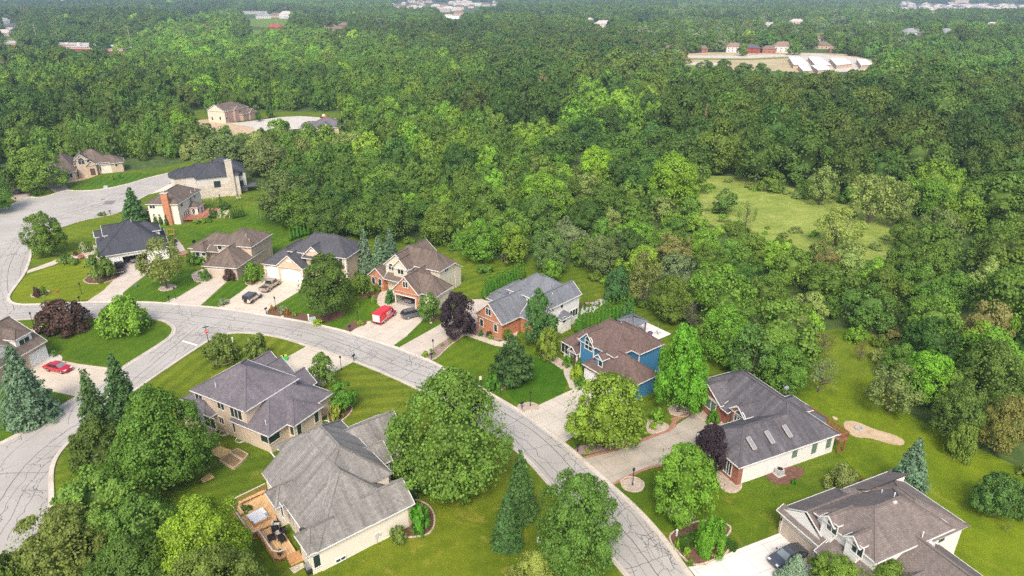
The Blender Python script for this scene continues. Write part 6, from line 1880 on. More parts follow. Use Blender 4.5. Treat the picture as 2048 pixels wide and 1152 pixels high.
for a, b in (((-1.6, -1.1, 2.6), (-1.6, -1.7, 2.0)), ((1.6, -1.1, 2.6), (1.6, -1.7, 2.0)), ((1.0, -1.7, 2.6), (1.6, -1.7, 2.0)), ((-1.0, -1.7, 2.6), (-1.6, -1.7, 2.0))): fr.bar(a, b, .1)
fr.build('beam', M_POST, t)
rf = MB(); q = 2.1
E4 = [(-q, -q, 2.75), (q, -q, 2.75), (q, q, 2.75), (-q, q, 2.75)]
for k in range(4): rf.poly([E4[k], E4[(k + 1) % 4], (0, .3 if k == 2 else -.3 if k == 0 else 0, 3.5)])
rf.poly(list(reversed([(x, y, 2.7) for x, y, z in E4]))); 
for k in range(4): rf.bar(E4[k], E4[(k + 1) % 4], .06, .14)
rf.build('roof', SH_GREY, t)
def armchair(loc, rz, c, label, cat='garden chair', w=.8, name='garden_chair'):
    t = empty(name, loc, rz, label, cat)
    m = plain('cushion_%d%d%d' % tuple(int(99 * x) for x in c), c, .9)
    MB().box(-w / 2, w / 2, -.38, .35, .28, .46).build('seat', m, t)
    b = MB(); b.box(-w / 2, w / 2, .28, .42, .46, .92); b.build('backrest', m, t)
    for sx in (-1, 1):
        MB().box(sx * w / 2 - .05, sx * w / 2 + .05, -.38, .4, .3, .65).build('armrest', M_BLACK, t)
        for y_ in (-.33, .33): MB().box(sx * w / 2 - .04, sx * w / 2 + .04, y_ - .04, y_ + .04, 0, .3).build('leg', M_BLACK, t)
    return t
NV = (.02, .05, .16)
armchair(hloc(H9, -7.0, 18.4, .06), H9.ang + 1.6, NV, 'navy cushioned seat under the pavilion, left one'); armchair(hloc(H9, -5.8, 18.0, .06), H9.ang + 3.1, NV, 'long navy sofa at the front of the pavilion', 'sofa', 2.0, 'garden_sofa'); armchair(hloc(H9, -5.4, 20.2, .06), H9.ang - .2, NV, 'navy sofa at the back of the pavilion', 'sofa', 1.8, 'garden_sofa')
t = empty('patio_table', hloc(H9, -6.4, 19.3, .06), H9.ang, 'low table with a blue top under the pavilion', 'table'); MB().box(-.5, .5, -.35, .35, .38, .44).build('table_top', plain('blue_top', (.12, .22, .42)), t)
for x in (-.4, .4): MB().box(x - .04, x + .04, -.3, .3, 0, .38).build('leg', M_BLACK, t)
t = empty('fire_table', hloc(H9, -4.2, 21.6, .06), .4, 'purple-covered round seat beside the pavilion', 'seat'); MB().lathe([(.45, 0), (.5, .35), (.35, .5), (.05, .55)], 12).build('cover', plain('purple_cover', (.10, .07, .16)), t); t.name = 'covered_seat'
t = empty('wood_stool', hloc(H9, -3.7, 20.8, .06), 0, 'small brown stool on the white patio', 'stool'); MB().box(-.3, .3, -.2, .2, .35, .42).build('seat', M_POST, t); [MB().box(x - .04, x + .04, -.15, .15, 0, .35).build('leg', M_POST, t) for x in (-.22, .22)]
t = empty('umbrella_stand', (*G(1315, 667), .06), 0, 'thin metal umbrella stand alone on the white patio', 'stand'); s_ = MB(); s_.bar((-.7, 0, .05), (.7, 0, .05), .08); s_.bar((0, -.7, .06), (0, .7, .06), .08); s_.build('foot', M_BLACK, t); MB().lathe([(.04, 0), (.035, 2.2)], 8).build('pole', plain('pole_grey', (.35, .35, .35)), t)
# satellite dishes
def dish(loc, rz, label, post=1.2, r=.5, m=None):
    t = empty('satellite_dish', loc, rz, label, 'satellite dish')
    MB().lathe([(.04, 0), (.035, post)], 8).build('mast', M_STEEL, t)
    d = MB(); seg = 16; rings = [[(r * q * math.cos(6.283 * k / seg), -.02 - .18 * (1 - q * q) * 0 + .22 * q * q * -1, post + .1 + r * q * math.sin(6.283 * k / seg)) for k in range(seg)] for q in (.05, .4, .75, 1)]
    for a, b in zip(rings, rings[1:]):
        for k in range(seg): d.poly([a[k], a[(k + 1) % seg], b[(k + 1) % seg], b[k]])
    d.poly(rings[0]); d.bar((0, -.1, post - .3), (0, -.6, post + .05), .04); d.build('reflector', m or plain('dish_grey', (.20, .23, .25), .5), t)
dish(hloc(H10, 18.6, 10.8, 0), H10.ang + 2.6, 'grey satellite dish on a tall mast behind the skylight house', 4.0, .42)
dish(hloc(H12, -.3, 3.2, 3.7), H12.ang + 2.5, 'dark satellite dish on the grey roof corner above the deck', .35, .4, M_BLACK)
dish((*G(389, 494), 0), 1.0, 'dark satellite dish on the lawn behind the low tan house', 1.4, .5, M_BLACK)
# air conditioner
t = empty('air_conditioner', (*G(1558, 949), 0), H10.ang, 'grey air conditioner unit on the mulch bed by the white wall', 'air conditioner')
MB().box(-.65, .65, -.6, .6, 0, .08).build('pad', plain('pad_concrete', (.45, .43, .40)), t); a_ = MB().box(-.45, .45, -.45, .45, .08, .95); a_.build('cabinet', plain('ac_grey', (.42, .42, .41), .5), t); g_ = MB(); g_.lathe([(.38, .955), (.38, .98), (.1, 1.0)], 14); g_.build('fan_grille', M_BLACK, t)
# spa next to the deck of the skylight house, sand fire ring
t = empty('spa_tub', hloc(H10, 18.7, 5.0, 2.42), H10.ang, 'dark square spa on the deck edge behind the charcoal roof', 'hot tub'); MB().box(-.7, .7, -1.6, .6, 0, .6).build('cover', plain('spa_teal', (.10, .12, .13)), t); MB().box(-.75, .75, -1.65, .65, .0, .45).build('cabinet', M_POST, t)
t = empty('fire_ring', (*G(1718, 858), .06), 0, 'grey stone fire ring in the sandy patch on the right lawn', 'fire ring'); r_ = MB()
for k in range(14):
    a = k * .4488; r_.box(.5 * math.cos(a) - .11, .5 * math.cos(a) + .11, .5 * math.sin(a) - .11, .5 * math.sin(a) + .11, 0, .2)
r_.build('stone_ring', plain('ring_stone', (.42, .40, .37)), t); MB().lathe([(.4, .02), (.3, .05), (.1, .06)], 12).build('ash', plain('ash', (.35, .33, .31)), t)
# raised beds
for q, (P_, lb) in enumerate((([(440, 924), (459, 909), (486, 925), (468, 940)], 'larger raised timber garden bed on the back lawn'), ([(460.5, 908), (475, 901), (497, 912), (487.5, 923)], 'smaller raised timber garden bed touching the larger one'))):
    W4 = GP(P_); cx = sum(p[0] for p in W4) / 4; cy = sum(p[1] for p in W4) / 4
    t = empty('raised_bed', (cx, cy, 0), 0, lb, 'raised garden bed')
    L4 = [(p[0] - cx, p[1] - cy) for p in W4]; f_ = MB()
    for k in range(4): f_.bar((*L4[k], .18), (*L4[(k + 1) % 4], .18), .14, .4)
    f_.build('frame', plain('pale_timber', (.50, .38, .26)), t)
    s_ = MB(); L4 = L4 if area(L4) > 0 else L4[::-1]; s_.poly([(x * .96, y * .96, .24 + .03 * q) for x, y in L4]); s_.build('soil', m_ground('soil', [(.3, (.20, .13, .07)), (.7, (.30, .22, .10))], 1.5, 6), t)
t = empty('downspout_pipe', (*G(541, 905), 0), 0, 'white drain pipe lying between the two beige houses', 'pipe'); p_ = MB(); a = G(541, 905); b = G(550, 916)
p_.tube([(0, 0, .1), (b[0] - a[0], b[1] - a[1], .1)], [.09, .09]); p_.build('pipe', M_WHITE, t)

# ------------------------------------------------------------------ deck of the grey-roofed house
t = empty('cedar_deck', (H12.o[0], H12.o[1], 0), H12.ang, 'two-level cedar deck with bench and railing behind the grey-roofed house', 'deck')
M_CED = m_wood('honey_cedar', (.66, .42, .20), .14, math.radians(45)); M_CED2 = m_wood('honey_cedar_straight', (.62, .40, .20), .14, 0.0); M_CR = plain('cedar_rail', (.50, .28, .13), .7)
UP = [(-.9, 10.2), (-.2, 13.8), (.1, 16.6), (-4.0, 16.2), (-4.6, 15.2), (-4.4, 10.2)]
LO = [(-.95, 4.6), (-.9, 10.15), (-3.4, 10.15), (-3.3, 5.2), (-2.8, 4.6)]
MB().prism(UP, .75, .95).build('deck_floor', M_CED, t); MB().prism(LO, .45, .62).build('deck_floor', M_CED2, t)
sk = MB()
for P, z in ((UP, .8), (LO, .5)):
    n = len(P)
    for i in range(n):
        a, b = P[i], P[(i + 1) % n]; k = max(1, int(math.dist(a, b) / .16))
        for j in range(k): q = (a[0] + (b[0] - a[0]) * j / k, a[1] + (b[1] - a[1]) * j / k); sk.bar((*q, 0), (*q, z), .13, .03)
sk.build('skirting', M_CR, t)
def rail(pts, z, solid, nm, h=1.0, bot=.05):
    r = MB()
    for a, b in zip(pts, pts[1:]):
        r.bar((*a, z + h), (*b, z + h), .16, .06, 1); r.bar((*a, z + bot + .05), (*b, z + bot + .05), .07)
        n = max(1, int(math.dist(a, b) / (.145 if solid else .2)))
        for j in range(n + 1):
            q = (a[0] + (b[0] - a[0]) * j / n, a[1] + (b[1] - a[1]) * j / n); r.bar((*q, z + bot), (*q, z + h), .13 if solid else .06, .03)
    r.build(nm, [M_CR, plain('rail_cap', (.58, .5, .42), .6)], t)
rail([(.1, 16.6), (-4.0, 16.2), (-4.6, 15.2), (-4.45, 11.0)], .95, True, 'railing'); rail([(-4.45, 11.0), (-4.4, 9.9), (-3.6, 9.6)], .3, True, 'railing', 1.1)
rail([(-3.4, 9.4), (-3.3, 5.2), (-2.8, 4.6), (-2.2, 4.5)], .62, False, 'railing')
bn = MB(); bn.bar((-.3, 16.0, 1.38), (-3.7, 15.75, 1.38), .45, .06); bn.bar((-3.95, 15.3, 1.38), (-3.9, 13.5, 1.38), .45, .06)
for q in ((-.8, 15.95), (-2.2, 15.85), (-3.4, 15.75), (-3.93, 14.2)): bn.box(q[0] - .05, q[0] + .05, q[1] - .2, q[1] + .2, .95, 1.36)
bn.build('bench', M_CED2, t)
stp = MB()
for k in range(4): stp.box(-2.1, -.6, 4.55 - .32 * (k + 1), 4.55 - .32 * k, 0, .58 - .14 * (k + 1) + .06)
stp.build('stair', M_CR, t)
sheet('paving', [hloc(H12, u, v)[:2] for u, v in ((-2.3, 2.0), (-.7, 2.2), (-.9, 3.0), (-2.4, 3.1))], .06, m_ground('flagstone', [(.3, (.40, .34, .24)), (.7, (.60, .54, .42))], 2, 4, .3))
t = empty('hot_tub', hloc(H12, -2.5, 11.9, .62), H12.ang + .1, 'square hot tub with a folded white cover on the cedar deck', 'hot tub')
MB().box(-1.0, 1.0, -1.0, 1.0, .0, .75).build('cabinet', M_CR, t); MB().box(-1.05, 1.0, -.1, 1.05, .76, .90).build('cover', plain('cover_white', (.78, .78, .78), .5), t); MB().box(-.95, .6, -1.0, -.15, .80, .98).build('cover', plain('cover_white', (.78, .78, .78), .5), t); MB().box(-.9, .95, -1.0, -.12, .75, .79).build('water_surface', plain('spa_water', (.25, .35, .36), .1), t)
BK = (.02, .02, .025)
for i, (u, v, a, lb) in enumerate(((-1.7, 9.0, 2.9, 'black deck chair nearest the beige bay window'), (-1.0, 8.2, 1.4, 'black deck chair at the wall side of the table'), (-2.5, 7.9, 4.6, 'black deck chair facing the house wall'), (-1.6, 6.9, .1, 'black deck chair nearest the deck stairs'))):
    armchair(hloc(H12, u, v, .64), H12.ang + a, BK, lb, 'deck chair', .6)
t = empty('patio_table', hloc(H12, -1.5, 7.9 + .25, .64), 0, 'small round table among the black deck chairs', 'table'); MB().lathe([(.42, .42), (.42, .46)], 14).build('table_top', plain('table_pale', (.45, .40, .36)), t); MB().lathe([(.05, 0), (.05, .42)], 8).build('leg', M_BLACK, t)
armchair(hloc(H12, -1.3, 9.6, .64), H12.ang + 1.0, (.55, .52, .48), 'striped pale deck chair beside the beige bay', 'deck chair', .7)
def grill(loc, rz, label):
    t = empty('barbecue_grill', loc, rz, label, 'barbecue'); MB().box(-.5, .5, -.28, .28, .1, .8).build('cart', M_BLACK, t)
    l = MB(); P0 = [(-.42, y_, z_) for y_, z_ in ((-.3, .82), (-.28, 1.0), (-.12, 1.15), (.12, 1.15), (.28, 1.0), (.3, .82))]; P1 = [(.42, p[1], p[2]) for p in P0]
    for k in range(5): l.poly([P0[k], P0[k + 1], P1[k + 1], P1[k]])
    l.poly(P0); l.poly(P1); l.poly([P0[0], P0[-1], P1[-1], P1[0]]); l.build('lid', M_STEEL, t)
    for sx in (-.75, .5): MB().box(sx, sx + .25, -.25, .25, .78, .82).build('side_shelf', M_BLACK, t)
grill(hloc(H12, -.9, 1.2), H12.ang + 1.5, 'steel-lidded barbecue grill at the foot of the deck stairs'); 
t = empty('flower_pot', hloc(H12, -2.6, 5.0, .64), 0, 'black pot at the corner of the lower deck', 'flower pot'); MB().lathe([(.18, 0), (.28, .4), (.3, .42)], 12).build('pot', M_BLACK, t); c = link('plant', crown_mesh('dome', 1, 22, 26, .22, .9), t); c.location = (0, 0, .4); c.scale = (.35, .35, .4); c['leafcol'] = [.09, .12, .06]
t = empty('potted_fern', hloc(H12, -3.2, 14.6, .96), 0, 'green plants growing up beside the deck bench', 'plant'); c = link('foliage', crown_mesh('dome', 2, 22, 26, .22, .9), t); c.scale = (.9, .7, .45); c['leafcol'] = [.08, .16, .03]
# meters, downspouts on the long wall
t = empty('utility_meter', hloc(H12, 7.2, .35, .9), H12.ang, 'grey utility meters on the long beige wall', 'meter'); MB().box(-.2, .2, -.12, 0, 0, .6).build('box', plain('meter_grey', (.5, .5, .5)), t); MB().box(.3, .55, -.12, 0, .15, .5).build('box', plain('meter_grey', (.5, .5, .5)), t); MB().tube([(0, -.05, -.9), (0, -.05, 0)], [.03, .03]).build('conduit', M_STEEL, t)
t = empty('utility_meter', (*G(1572, 929), .0), H10.ang, 'grey meter box on the white wall above the air conditioner', 'meter'); MB().box(-.2, .2, -.12, 0, 1.0, 1.6).build('box', plain('meter_grey', (.5, .5, .5)), t); MB().tube([(0, -.05, 0), (0, -.05, 1.0)], [.03, .03]).build('conduit', M_STEEL, t)
# shed / birdhouse at the wood edge, patio furniture of the white house, swing bench
t = empty('garden_shelter', (*G(1012, 528), 0), .5, 'small shingled shelter at the wood edge above the arborvitae hedge', 'shelter'); 
for x in (-.7, .7):
    for y_ in (-.7, .7): MB().box(x - .07, x + .07, y_ - .07, y_ + .07, 0, 2.2).build('post', M_POST, t)
rf = MB(); E4 = [(-1.1, -1.1, 2.2), (1.1, -1.1, 2.2), (1.1, 1.1, 2.2), (-1.1, 1.1, 2.2)]
for k in range(4): rf.poly([E4[k], E4[(k + 1) % 4], (0, 0, 3.1)])
rf.poly(list(reversed(E4))); rf.build('roof', SH_BRN, t)
t = empty('swing_bench', (*G(344, 472), 0), .0, 'orange timber swing frame behind the white house', 'swing'); s_ = MB(); 
for x in (-.9, .9): s_.bar((x, -.6, 0), (x, 0, 1.9), .1); s_.bar((x, .6, 0), (x, 0, 1.9), .1)
s_.bar((-1.1, 0, 1.9), (1.1, 0, 1.9), .14); s_.build('frame', plain('orange_timber', (.42, .22, .09)), t); MB().box(-.7, .7, -.25, .25, .5, .56).build('seat', plain('orange_timber', (.42, .22, .09)), t)
drive([(338, 484), (352, 476), (366, 492), (372, 503), (358, 508), (345, 496)], (.52, .47, .42), None, None, 0, z=.04, name='patio'); bed('brick', [(354, 506), (372, 500), (378, 506), (362, 513)], False, 1)
for i, (px, py, c, lb) in enumerate(((345, 487, (.45, .42, .40), 'pale cushioned chair on the patio of the white house'), (352, 484, (.25, .18, .15), 'brown chair on the patio of the white house'), (349, 492, (.10, .09, .10), 'dark chair on the patio of the white house'))):
    armchair((*G(px, py), .06), i * 2.0, c, lb, 'garden chair', .9)
t = empty('black_fence', (*G(1158, 617), .03), .3, 'short black fence panels around the patio behind the white house', 'fence')
for k in range(5): MB().box(k * 1.1 - .05, k * 1.1 + .05, -.05, .05, 0, 1.3).build('post', M_BLACK, t)
p_ = MB(); p_.bar((0, 0, 1.2), (4.4, 0, 1.2), .06); p_.bar((0, 0, .2), (4.4, 0, .2), .06); [p_.bar((k * .2, 0, .2), (k * .2, 0, 1.2), .025) for k in range(23)]; p_.build('panel', M_BLACK, t)
t = empty('patio_table', (*G(1176, 611), .03), .3, 'orange and blue toy table on the patio behind the white house', 'table'); MB().box(-.6, .6, -.5, .5, .5, .56).build('table_top', plain('toy_orange', (.6, .28, .06)), t); MB().box(-.3, .3, -.2, .2, .56, .6).build('tray', plain('toy_blue', (.15, .4, .6)), t); [MB().box(x - .04, x + .04, -.4, .4, 0, .5).build('leg', M_BLACK, t) for x in (-.5, .5)]
# red hydrant-like ornament, pink ball, standing rocks
t = empty('garden_ornament', (*G(114, 585), 0), 0, 'small red ornament alone on the yellow-green lawn', 'ornament'); MB().lathe([(.12, 0), (.2, .15), (.22, .4), (.12, .55), (.03, .6)], 10).build('body', plain('ornament_red', (.5, .06, .03)), t)
t = empty('garden_ball', (*G(1131, 734), .0), 0, 'pink ball beside the walk of the blue house', 'ball'); MB().lathe([(.05, .0), (.25, .1), (.33, .3), (.25, .5), (.05, .6)], 12).build('ball', plain('ball_pink', (.7, .3, .45), .4), t)
for px, py, s, lb in ((738, 646, .45, 'pale boulder at the van driveway bed'), (733, 586, .35, 'pale boulder near the brick porch'), (699, 667, .3, 'small tan boulder under the van house mailbox'), (862, 646, .3, 'pale stone under the small green tree'), (565, 634, .35, 'pale boulder in the jeep driveway bed')):
    t = empty('boulder', (*G(px, py), 0), s * 9, lb, 'rock'); rnd = random.Random(px); b = MB()
    b.lathe([(s * rnd.uniform(.8, 1), 0), (s * 1.1, s * .3), (s * .8, s * .65), (s * .2, s * .8)], 7); b.build('stone', plain('boulder_stone', (.55, .46, .36)), t)
# skid loader
a_ = G(648, 237); t = empty('skid_loader', (*a_, .05), 2.6, 'orange and white skid loader on the far turning circle', 'construction vehicle')
MB().box(-1.3, .9, -.6, .6, .4, 1.1).build('body', plain('loader_orange', (.7, .16, .03), .4), t); MB().box(-.6, .4, -.5, .5, 1.1, 2.0).build('cab', plain('loader_white', (.75, .75, .75), .5), t)
b = MB(); b.bar((-1.0, .65, 1.3), (1.2, .65, .5), .12); b.bar((-1.0, -.65, 1.3), (1.2, -.65, .5), .12); b.build('arm', plain('loader_orange', (.7, .16, .03)), t); MB().box(1.2, 1.9, -.8, .8, .1, .7).build('bucket', M_BLACK, t)
for x in (-.8, .5):
    for y_ in (-.72, .72): w = MB(); w.tube([(x, y_ - .14, .42), (x, y_ + .14, .42)], [.42, .42], 12); w.build('wheel', M_RUB, t)
# dead standing trunk in the wood
t = empty('dead_trunk', (*G(1404, 300), 0), 0, 'bare broken reddish trunk standing in the dark wood', 'tree'); MB().tube([(0, 0, 0), (.2, 0, 8), (-.1, .1, 15), (0, 0, 18.5)], [.5, .4, .28, .1], 7).build('trunk', plain('dead_wood', (.20, .12, .08)), t)
HAZE = 1.9e-4
# ------------------------------------------------------------------ far buildings and fields
CLEAR = []      # pixel rectangles of ground kept free of trees (and their tree height in front)
def clear(x0, y0, x1, y1): CLEAR.append((x0, y0, x1, y1))
M_FIELD = m_grass('field_grass', (.12, .19, .03), (.20, .25, .05))
def field(px, m=M_FIELD, z=.05, name='field'):
    sheet(name, GP(px), z, m)
    field.polys.append(px)
field.polys = []
M_PAD = m_concrete('pad_concrete_far', (.58, .52, .45), 0, 0, .15)
field([(1358, 108), (1420, 105), (1560, 104), (1690, 108), (1760, 124), (1745, 140), (1640, 147), (1540, 142), (1450, 140), (1358, 132)], m_ground('dry_field', [(.3, (.34, .26, .14)), (.7, (.50, .42, .26))], .05, .4, .2), .05)
field([(1361, 111.0), (1480, 111.5), (1600, 107.5), (1640, 108), (1690, 114), (1690, 118.5), (1640, 112.5), (1600, 111.5), (1500, 116.5), (1361, 116)], M_PAD, .12, 'road')
field([(1361, 117), (1500, 117.5), (1580, 114), (1583, 116), (1500, 120), (1361, 119.2)], M_FIELD, .10)
field([(1361, 125), (1400, 125), (1450, 126.5), (1450, 131), (1361, 129.5)], M_PAD, .12, 'road')
field([(1366, 130), (1398, 131), (1392, 158), (1384, 164), (1372, 160)], M_FIELD, .06)
field([(1575, 112), (1700, 113), (1760, 126), (1745, 140), (1640, 147), (1600, 142)], M_PAD, .09, 'road')
field([(490, 38), (540, 36), (585, 40), (575, 53), (540, 56), (495, 52)]); field([(455, 64), (520, 60), (530, 68), (460, 70)])
field([(1622, 66), (1655, 64), (1660, 78), (1640, 82), (1620, 79)]); field([(1480, 72), (1496, 72), (1494, 82), (1482, 82)])
field([(0, 78), (40, 74), (30, 84), (0, 88)]); field([(390, 250), (418, 238), (425, 215), (380, 225)], M_LAWN); field([(500, 222), (700, 226), (690, 238), (600, 232), (545, 235), (500, 240)], M_LAWN)
field([(2010, 38), (2060, 37), (2060, 42), (2005, 42)])
field([(0, 62), (24, 58), (20, 70), (0, 76)])
for q_ in ([(330, 22), (420, 20), (430, 24), (340, 26)], [(1060, 26), (1140, 25), (1150, 28), (1070, 30)], [(1250, 40), (1310, 39), (1320, 43), (1255, 44)], [(600, 24), (690, 23), (700, 27), (610, 28)], [(1400, 30), (1470, 29), (1480, 33), (1410, 34)], [(1640, 44), (1700, 43), (1705, 47), (1645, 48)], [(180, 34), (230, 33), (235, 37), (185, 38)], [(740, 40), (790, 39), (795, 44), (745, 45)]): field(q_)
WALLS_F = {'white': plain('far_white_wall', (.56, .55, .53)), 'tan': plain('far_tan_wall', (.50, .38, .27)), 'red': plain('far_red_wall', (.26, .055, .05)), 'pink': plain('far_pink_wall', (.50, .40, .36)), 'grey': plain('far_grey_wall', (.42, .42, .42)), 'brick': plain('far_brick_wall', (.34, .14, .10))}
ROOFS_F = {'brown': plain('far_brown_roof', (.19, .13, .10)), 'grey': plain('far_grey_roof', (.26, .26, .27)), 'orange': plain('far_orange_roof', (.25, .16, .12)), 'white': plain('far_white_roof', (.72, .73, .76)), 'red': plain('far_red_roof', (.32, .07, .06)), 'dark': plain('far_dark_roof', (.09, .09, .10)), 'pale': plain('far_pale_roof', (.48, .42, .38))}
def far_house(px, py, w, d, hgt, wall, roof, label, rz=0.0, flat=False, cat='house', name='distant_house', group=None, win=True, rh=None):
    t = empty(name, (*G(px, py), 0), rz, label, cat, group)
    MB().box(-w / 2, w / 2, -d / 2, d / 2, -.2, hgt).build('wall', WALLS_F[wall], t)
    r = MB(); o = .5; k = rh or (.35 if flat else d * .32)
    A = [(-w / 2 - o, -d / 2 - o, hgt), (w / 2 + o, -d / 2 - o, hgt), (w / 2 + o, d / 2 + o, hgt), (-w / 2 - o, d / 2 + o, hgt)]
    if flat: r.box(-w / 2 - o, w / 2 + o, -d / 2 - o, d / 2 + o, hgt + .004, hgt + k)
    else:
        e = min(w * .25, d * .5)
        R0, R1 = (-w / 2 + e, 0, hgt + k), (w / 2 - e, 0, hgt + k)
        r.poly([A[0], A[1], R1, R0]); r.poly([A[2], A[3], R0, R1]); r.poly([A[1], A[2], R1]); r.poly([A[3], A[0], R0]); r.poly(list(reversed(A)))
    r.build('roof', ROOFS_F[roof], t)
    if win:
        n = max(2, int(w / 4))
        for q in range(n):
            x = -w / 2 + w * (q + .5) / n
            for z in ((1.4,) if hgt < 4.5 else (1.4, 4.0)):
                MB().box(x - .5, x + .5, -d / 2 - .03, -d / 2, z - .5, z + .6).build('window', M_GLASS, t)
    return t
# storage rows: white sloping roofs over tan walls
ST = [((1577, 114), (1600, 114), (1618, 129), (1587, 129.5), 'white-roofed storage building, leftmost of the back row'), ((1616, 114), (1638, 114), (1662, 129.5), (1630, 129.5), 'white-roofed storage building, second of the back row'),
      ((1659, 116), (1688, 116.5), (1705, 127), (1673, 131), 'white-roofed storage building, third of the back row'), ((1713, 118.5), (1732, 118.5), (1746, 129), (1722, 131), 'white-roofed storage building, rightmost of the back row'),
      ((1596, 130.5), (1615, 130.3), (1625, 141), (1606, 142), 'white-roofed storage building, left one of the front row'), ((1622, 130.8), (1652, 130.8), (1662, 139), (1636, 141), 'white-roofed storage building, right one of the front row')]
for a, b, c, d, lb in ST:
    P = [G(*q, 3.0) for q in (a, b, c, d)]
    cx, cy = sum(p[0] for p in P) / 4, sum(p[1] for p in P) / 4
    t = empty('storage_building', (cx, cy, 0), 0, lb, 'storage building')
    L = [(p[0] - cx, p[1] - cy) for p in P]
    MB().prism([(x * .97, y * .97) for x, y in L], -.2, 2.95).build('wall', WALLS_F['tan'], t)
    r = MB().prism(L, 2.96, 3.2); r.build('roof', ROOFS_F['white'], t)
    for k in range(6):
        f0 = (k + .5) / 6; x = (L[3][0] + (L[0][0] - L[3][0]) * f0) ; y = (L[3][1] + (L[0][1] - L[3][1]) * f0)
        ang = math.atan2(L[0][1] - L[3][1], L[0][0] - L[3][0])
        dd = MB(); n = Vector((-math.sin(ang), math.cos(ang))) * .06; tt = Vector((math.cos(ang), math.sin(ang))) * 1.4
        q = Vector((x, y)) * .97
        for sg in (1, -1): dd.poly([(*(q - tt + n * sg), .1), (*(q + tt + n * sg), .1), (*(q + tt + n * sg), 2.5), (*(q - tt + n * sg), 2.5)])
        dd.build('door', WALLS_F['tan'], t)
FH = [(1340, 102, 12, 9, 3, 'tan', 'brown', 'small brown-roofed house left of the storage field'), (1311, 108, 12, 9, 3.2, 'grey', 'grey', 'pale grey house at the left end of the row beyond the field'), (1466, 104, 16, 11, 5.5, 'white', 'orange', 'white house with an orange roof beyond the storage field'),
      (1503, 106, 15, 10, 5.2, 'red', 'dark', 'bright red two-storey house beyond the storage field'), (1536, 106, 13, 10, 4, 'brick', 'brown', 'brick red house next to the white orange-roofed one'), (1563, 104, 18, 13, 6, 'white', 'orange', 'large white house with a rusty roof behind the trees'),
      (1628, 97, 34, 12, 3.4, 'tan', 'brown', 'long low brown-roofed house above the storage roofs'), (1403, 104, 12, 9, 3.5, 'brick', 'brown', 'dark red house half hidden among willows'), (1378, 104, 12, 9, 3, 'grey', 'grey', 'grey cottage among the willows'), (1668, 104, 10, 8, 3, 'brick', 'orange', 'small orange shed right of the long low house'),
      (1538, 58, 20, 13, 6, 'white', 'pale', 'white house among the trees above the orange-roofed one'), (1592, 52, 24, 14, 7, 'pink', 'pale', 'pinkish house with a raised gable, upper middle right'), (1640, 84, 16, 11, 5, 'pink', 'brown', 'pale house beside the purple far tree'), (1821, 74, 26, 16, 6, 'white', 'grey', 'large white house with grey roof, right of the meadow'),
      (1850, 76, 16, 12, 5.5, 'white', 'orange', 'white house with an orange roof on the right'), (1888, 76, 20, 15, 7, 'white', 'grey', 'tall white house with a grey roof on the right'), (1746, 34, 16, 12, 6, 'white', 'pale', 'lone white house showing above the far trees'), (1706, 78, 16, 12, 4, 'grey', 'grey', 'grey house between far trees'),
      (12, 50, 34, 18, 6, 'grey', 'grey', 'grey-roofed house at the upper left edge') , (32, 60, 30, 16, 5, 'white', 'dark', 'dark-roofed white house near the upper left edge'), (8, 72, 22, 14, 4, 'pink', 'pale', 'pale house below the upper left houses'),
      (527, 37, 30, 18, 6, 'white', 'grey', 'white house at the upper meadow, left one'), (552, 35, 26, 16, 5, 'tan', 'brown', 'tan house at the upper meadow, middle one'), (574, 37, 26, 18, 9, 'white', 'pale', 'tall white house at the upper meadow, right one'), (553, 61, 20, 14, 5, 'red', 'red', 'red-roofed building below the upper meadow'),
      (648, 54, 18, 13, 5, 'grey', 'grey', 'grey-roofed house in the upper cluster'), (661, 62, 24, 15, 5, 'tan', 'orange', 'tan house in the upper cluster'), (677, 64, 16, 12, 4.5, 'white', 'brown', 'white house in the upper cluster'), (692, 58, 20, 14, 5.5, 'brick', 'brown', 'red brick house in the upper cluster'), (812, 60, 12, 9, 7, 'pink', 'pale', 'narrow pale gable showing among trees'),
      (1207, 55, 30, 16, 6, 'white', 'pale', 'white house in the middle of the upper woods'), (1178, 44, 16, 11, 4, 'pink', 'pale', 'small pale house in the upper woods'), (897, 38, 26, 16, 4, 'pink', 'pale', 'low pink building left of the pagoda-roofed one'), (918, 34, 24, 18, 8, 'pink', 'orange', 'pink building with a rusty pointed roof'), (905, 42, 40, 14, 4, 'white', 'white', 'low white building below the pointed roof'),
      (1498, 36, 18, 12, 4, 'tan', 'pale', 'tan low house in the upper right woods'), (1865, 30, 16, 12, 4, 'pink', 'orange', 'orange-roofed house by the far field'), (1945, 50, 16, 12, 4, 'white', 'grey', 'white house among right far trees'), (1985, 54, 22, 12, 4, 'pink', 'pale', 'low pink house among right far trees'), (470, 84, 12, 9, 3, 'grey', 'grey', '') ][:-1]
for px, py, w, d, hg, wa, ro, lb in FH:
    far_house(px, py, w, d, hg, wa, ro, lb, (px * 37 % 100) / 100 * .8 - .4)
    s = ppm(px, py); clear(px - w * s * .55, py - hg * s * 1.3, px + w * s * .55, py - hg * s * .35)
far_house(512, 28, 110, 30, 6, 'grey', 'pale', 'long low grey building behind the upper meadow', 0, True, 'building', 'distant_building'); clear(480, 26, 545, 34)
far_house(900, 22, 60, 30, 8, 'white', 'white', 'large white building at the horizon, left one', .1, True, 'building', 'distant_building'); far_house(938, 12, 110, 40, 10, 'white', 'white', 'large white building at the horizon, right one', .1, True, 'building', 'distant_building'); far_house(875, 24, 70, 30, 7, 'pink', 'pale', 'long pale building left of the white horizon buildings', 0, True, 'building', 'distant_building')
for q in ((875, 22, 962, 30), (905, 10, 960, 22)): clear(*q)
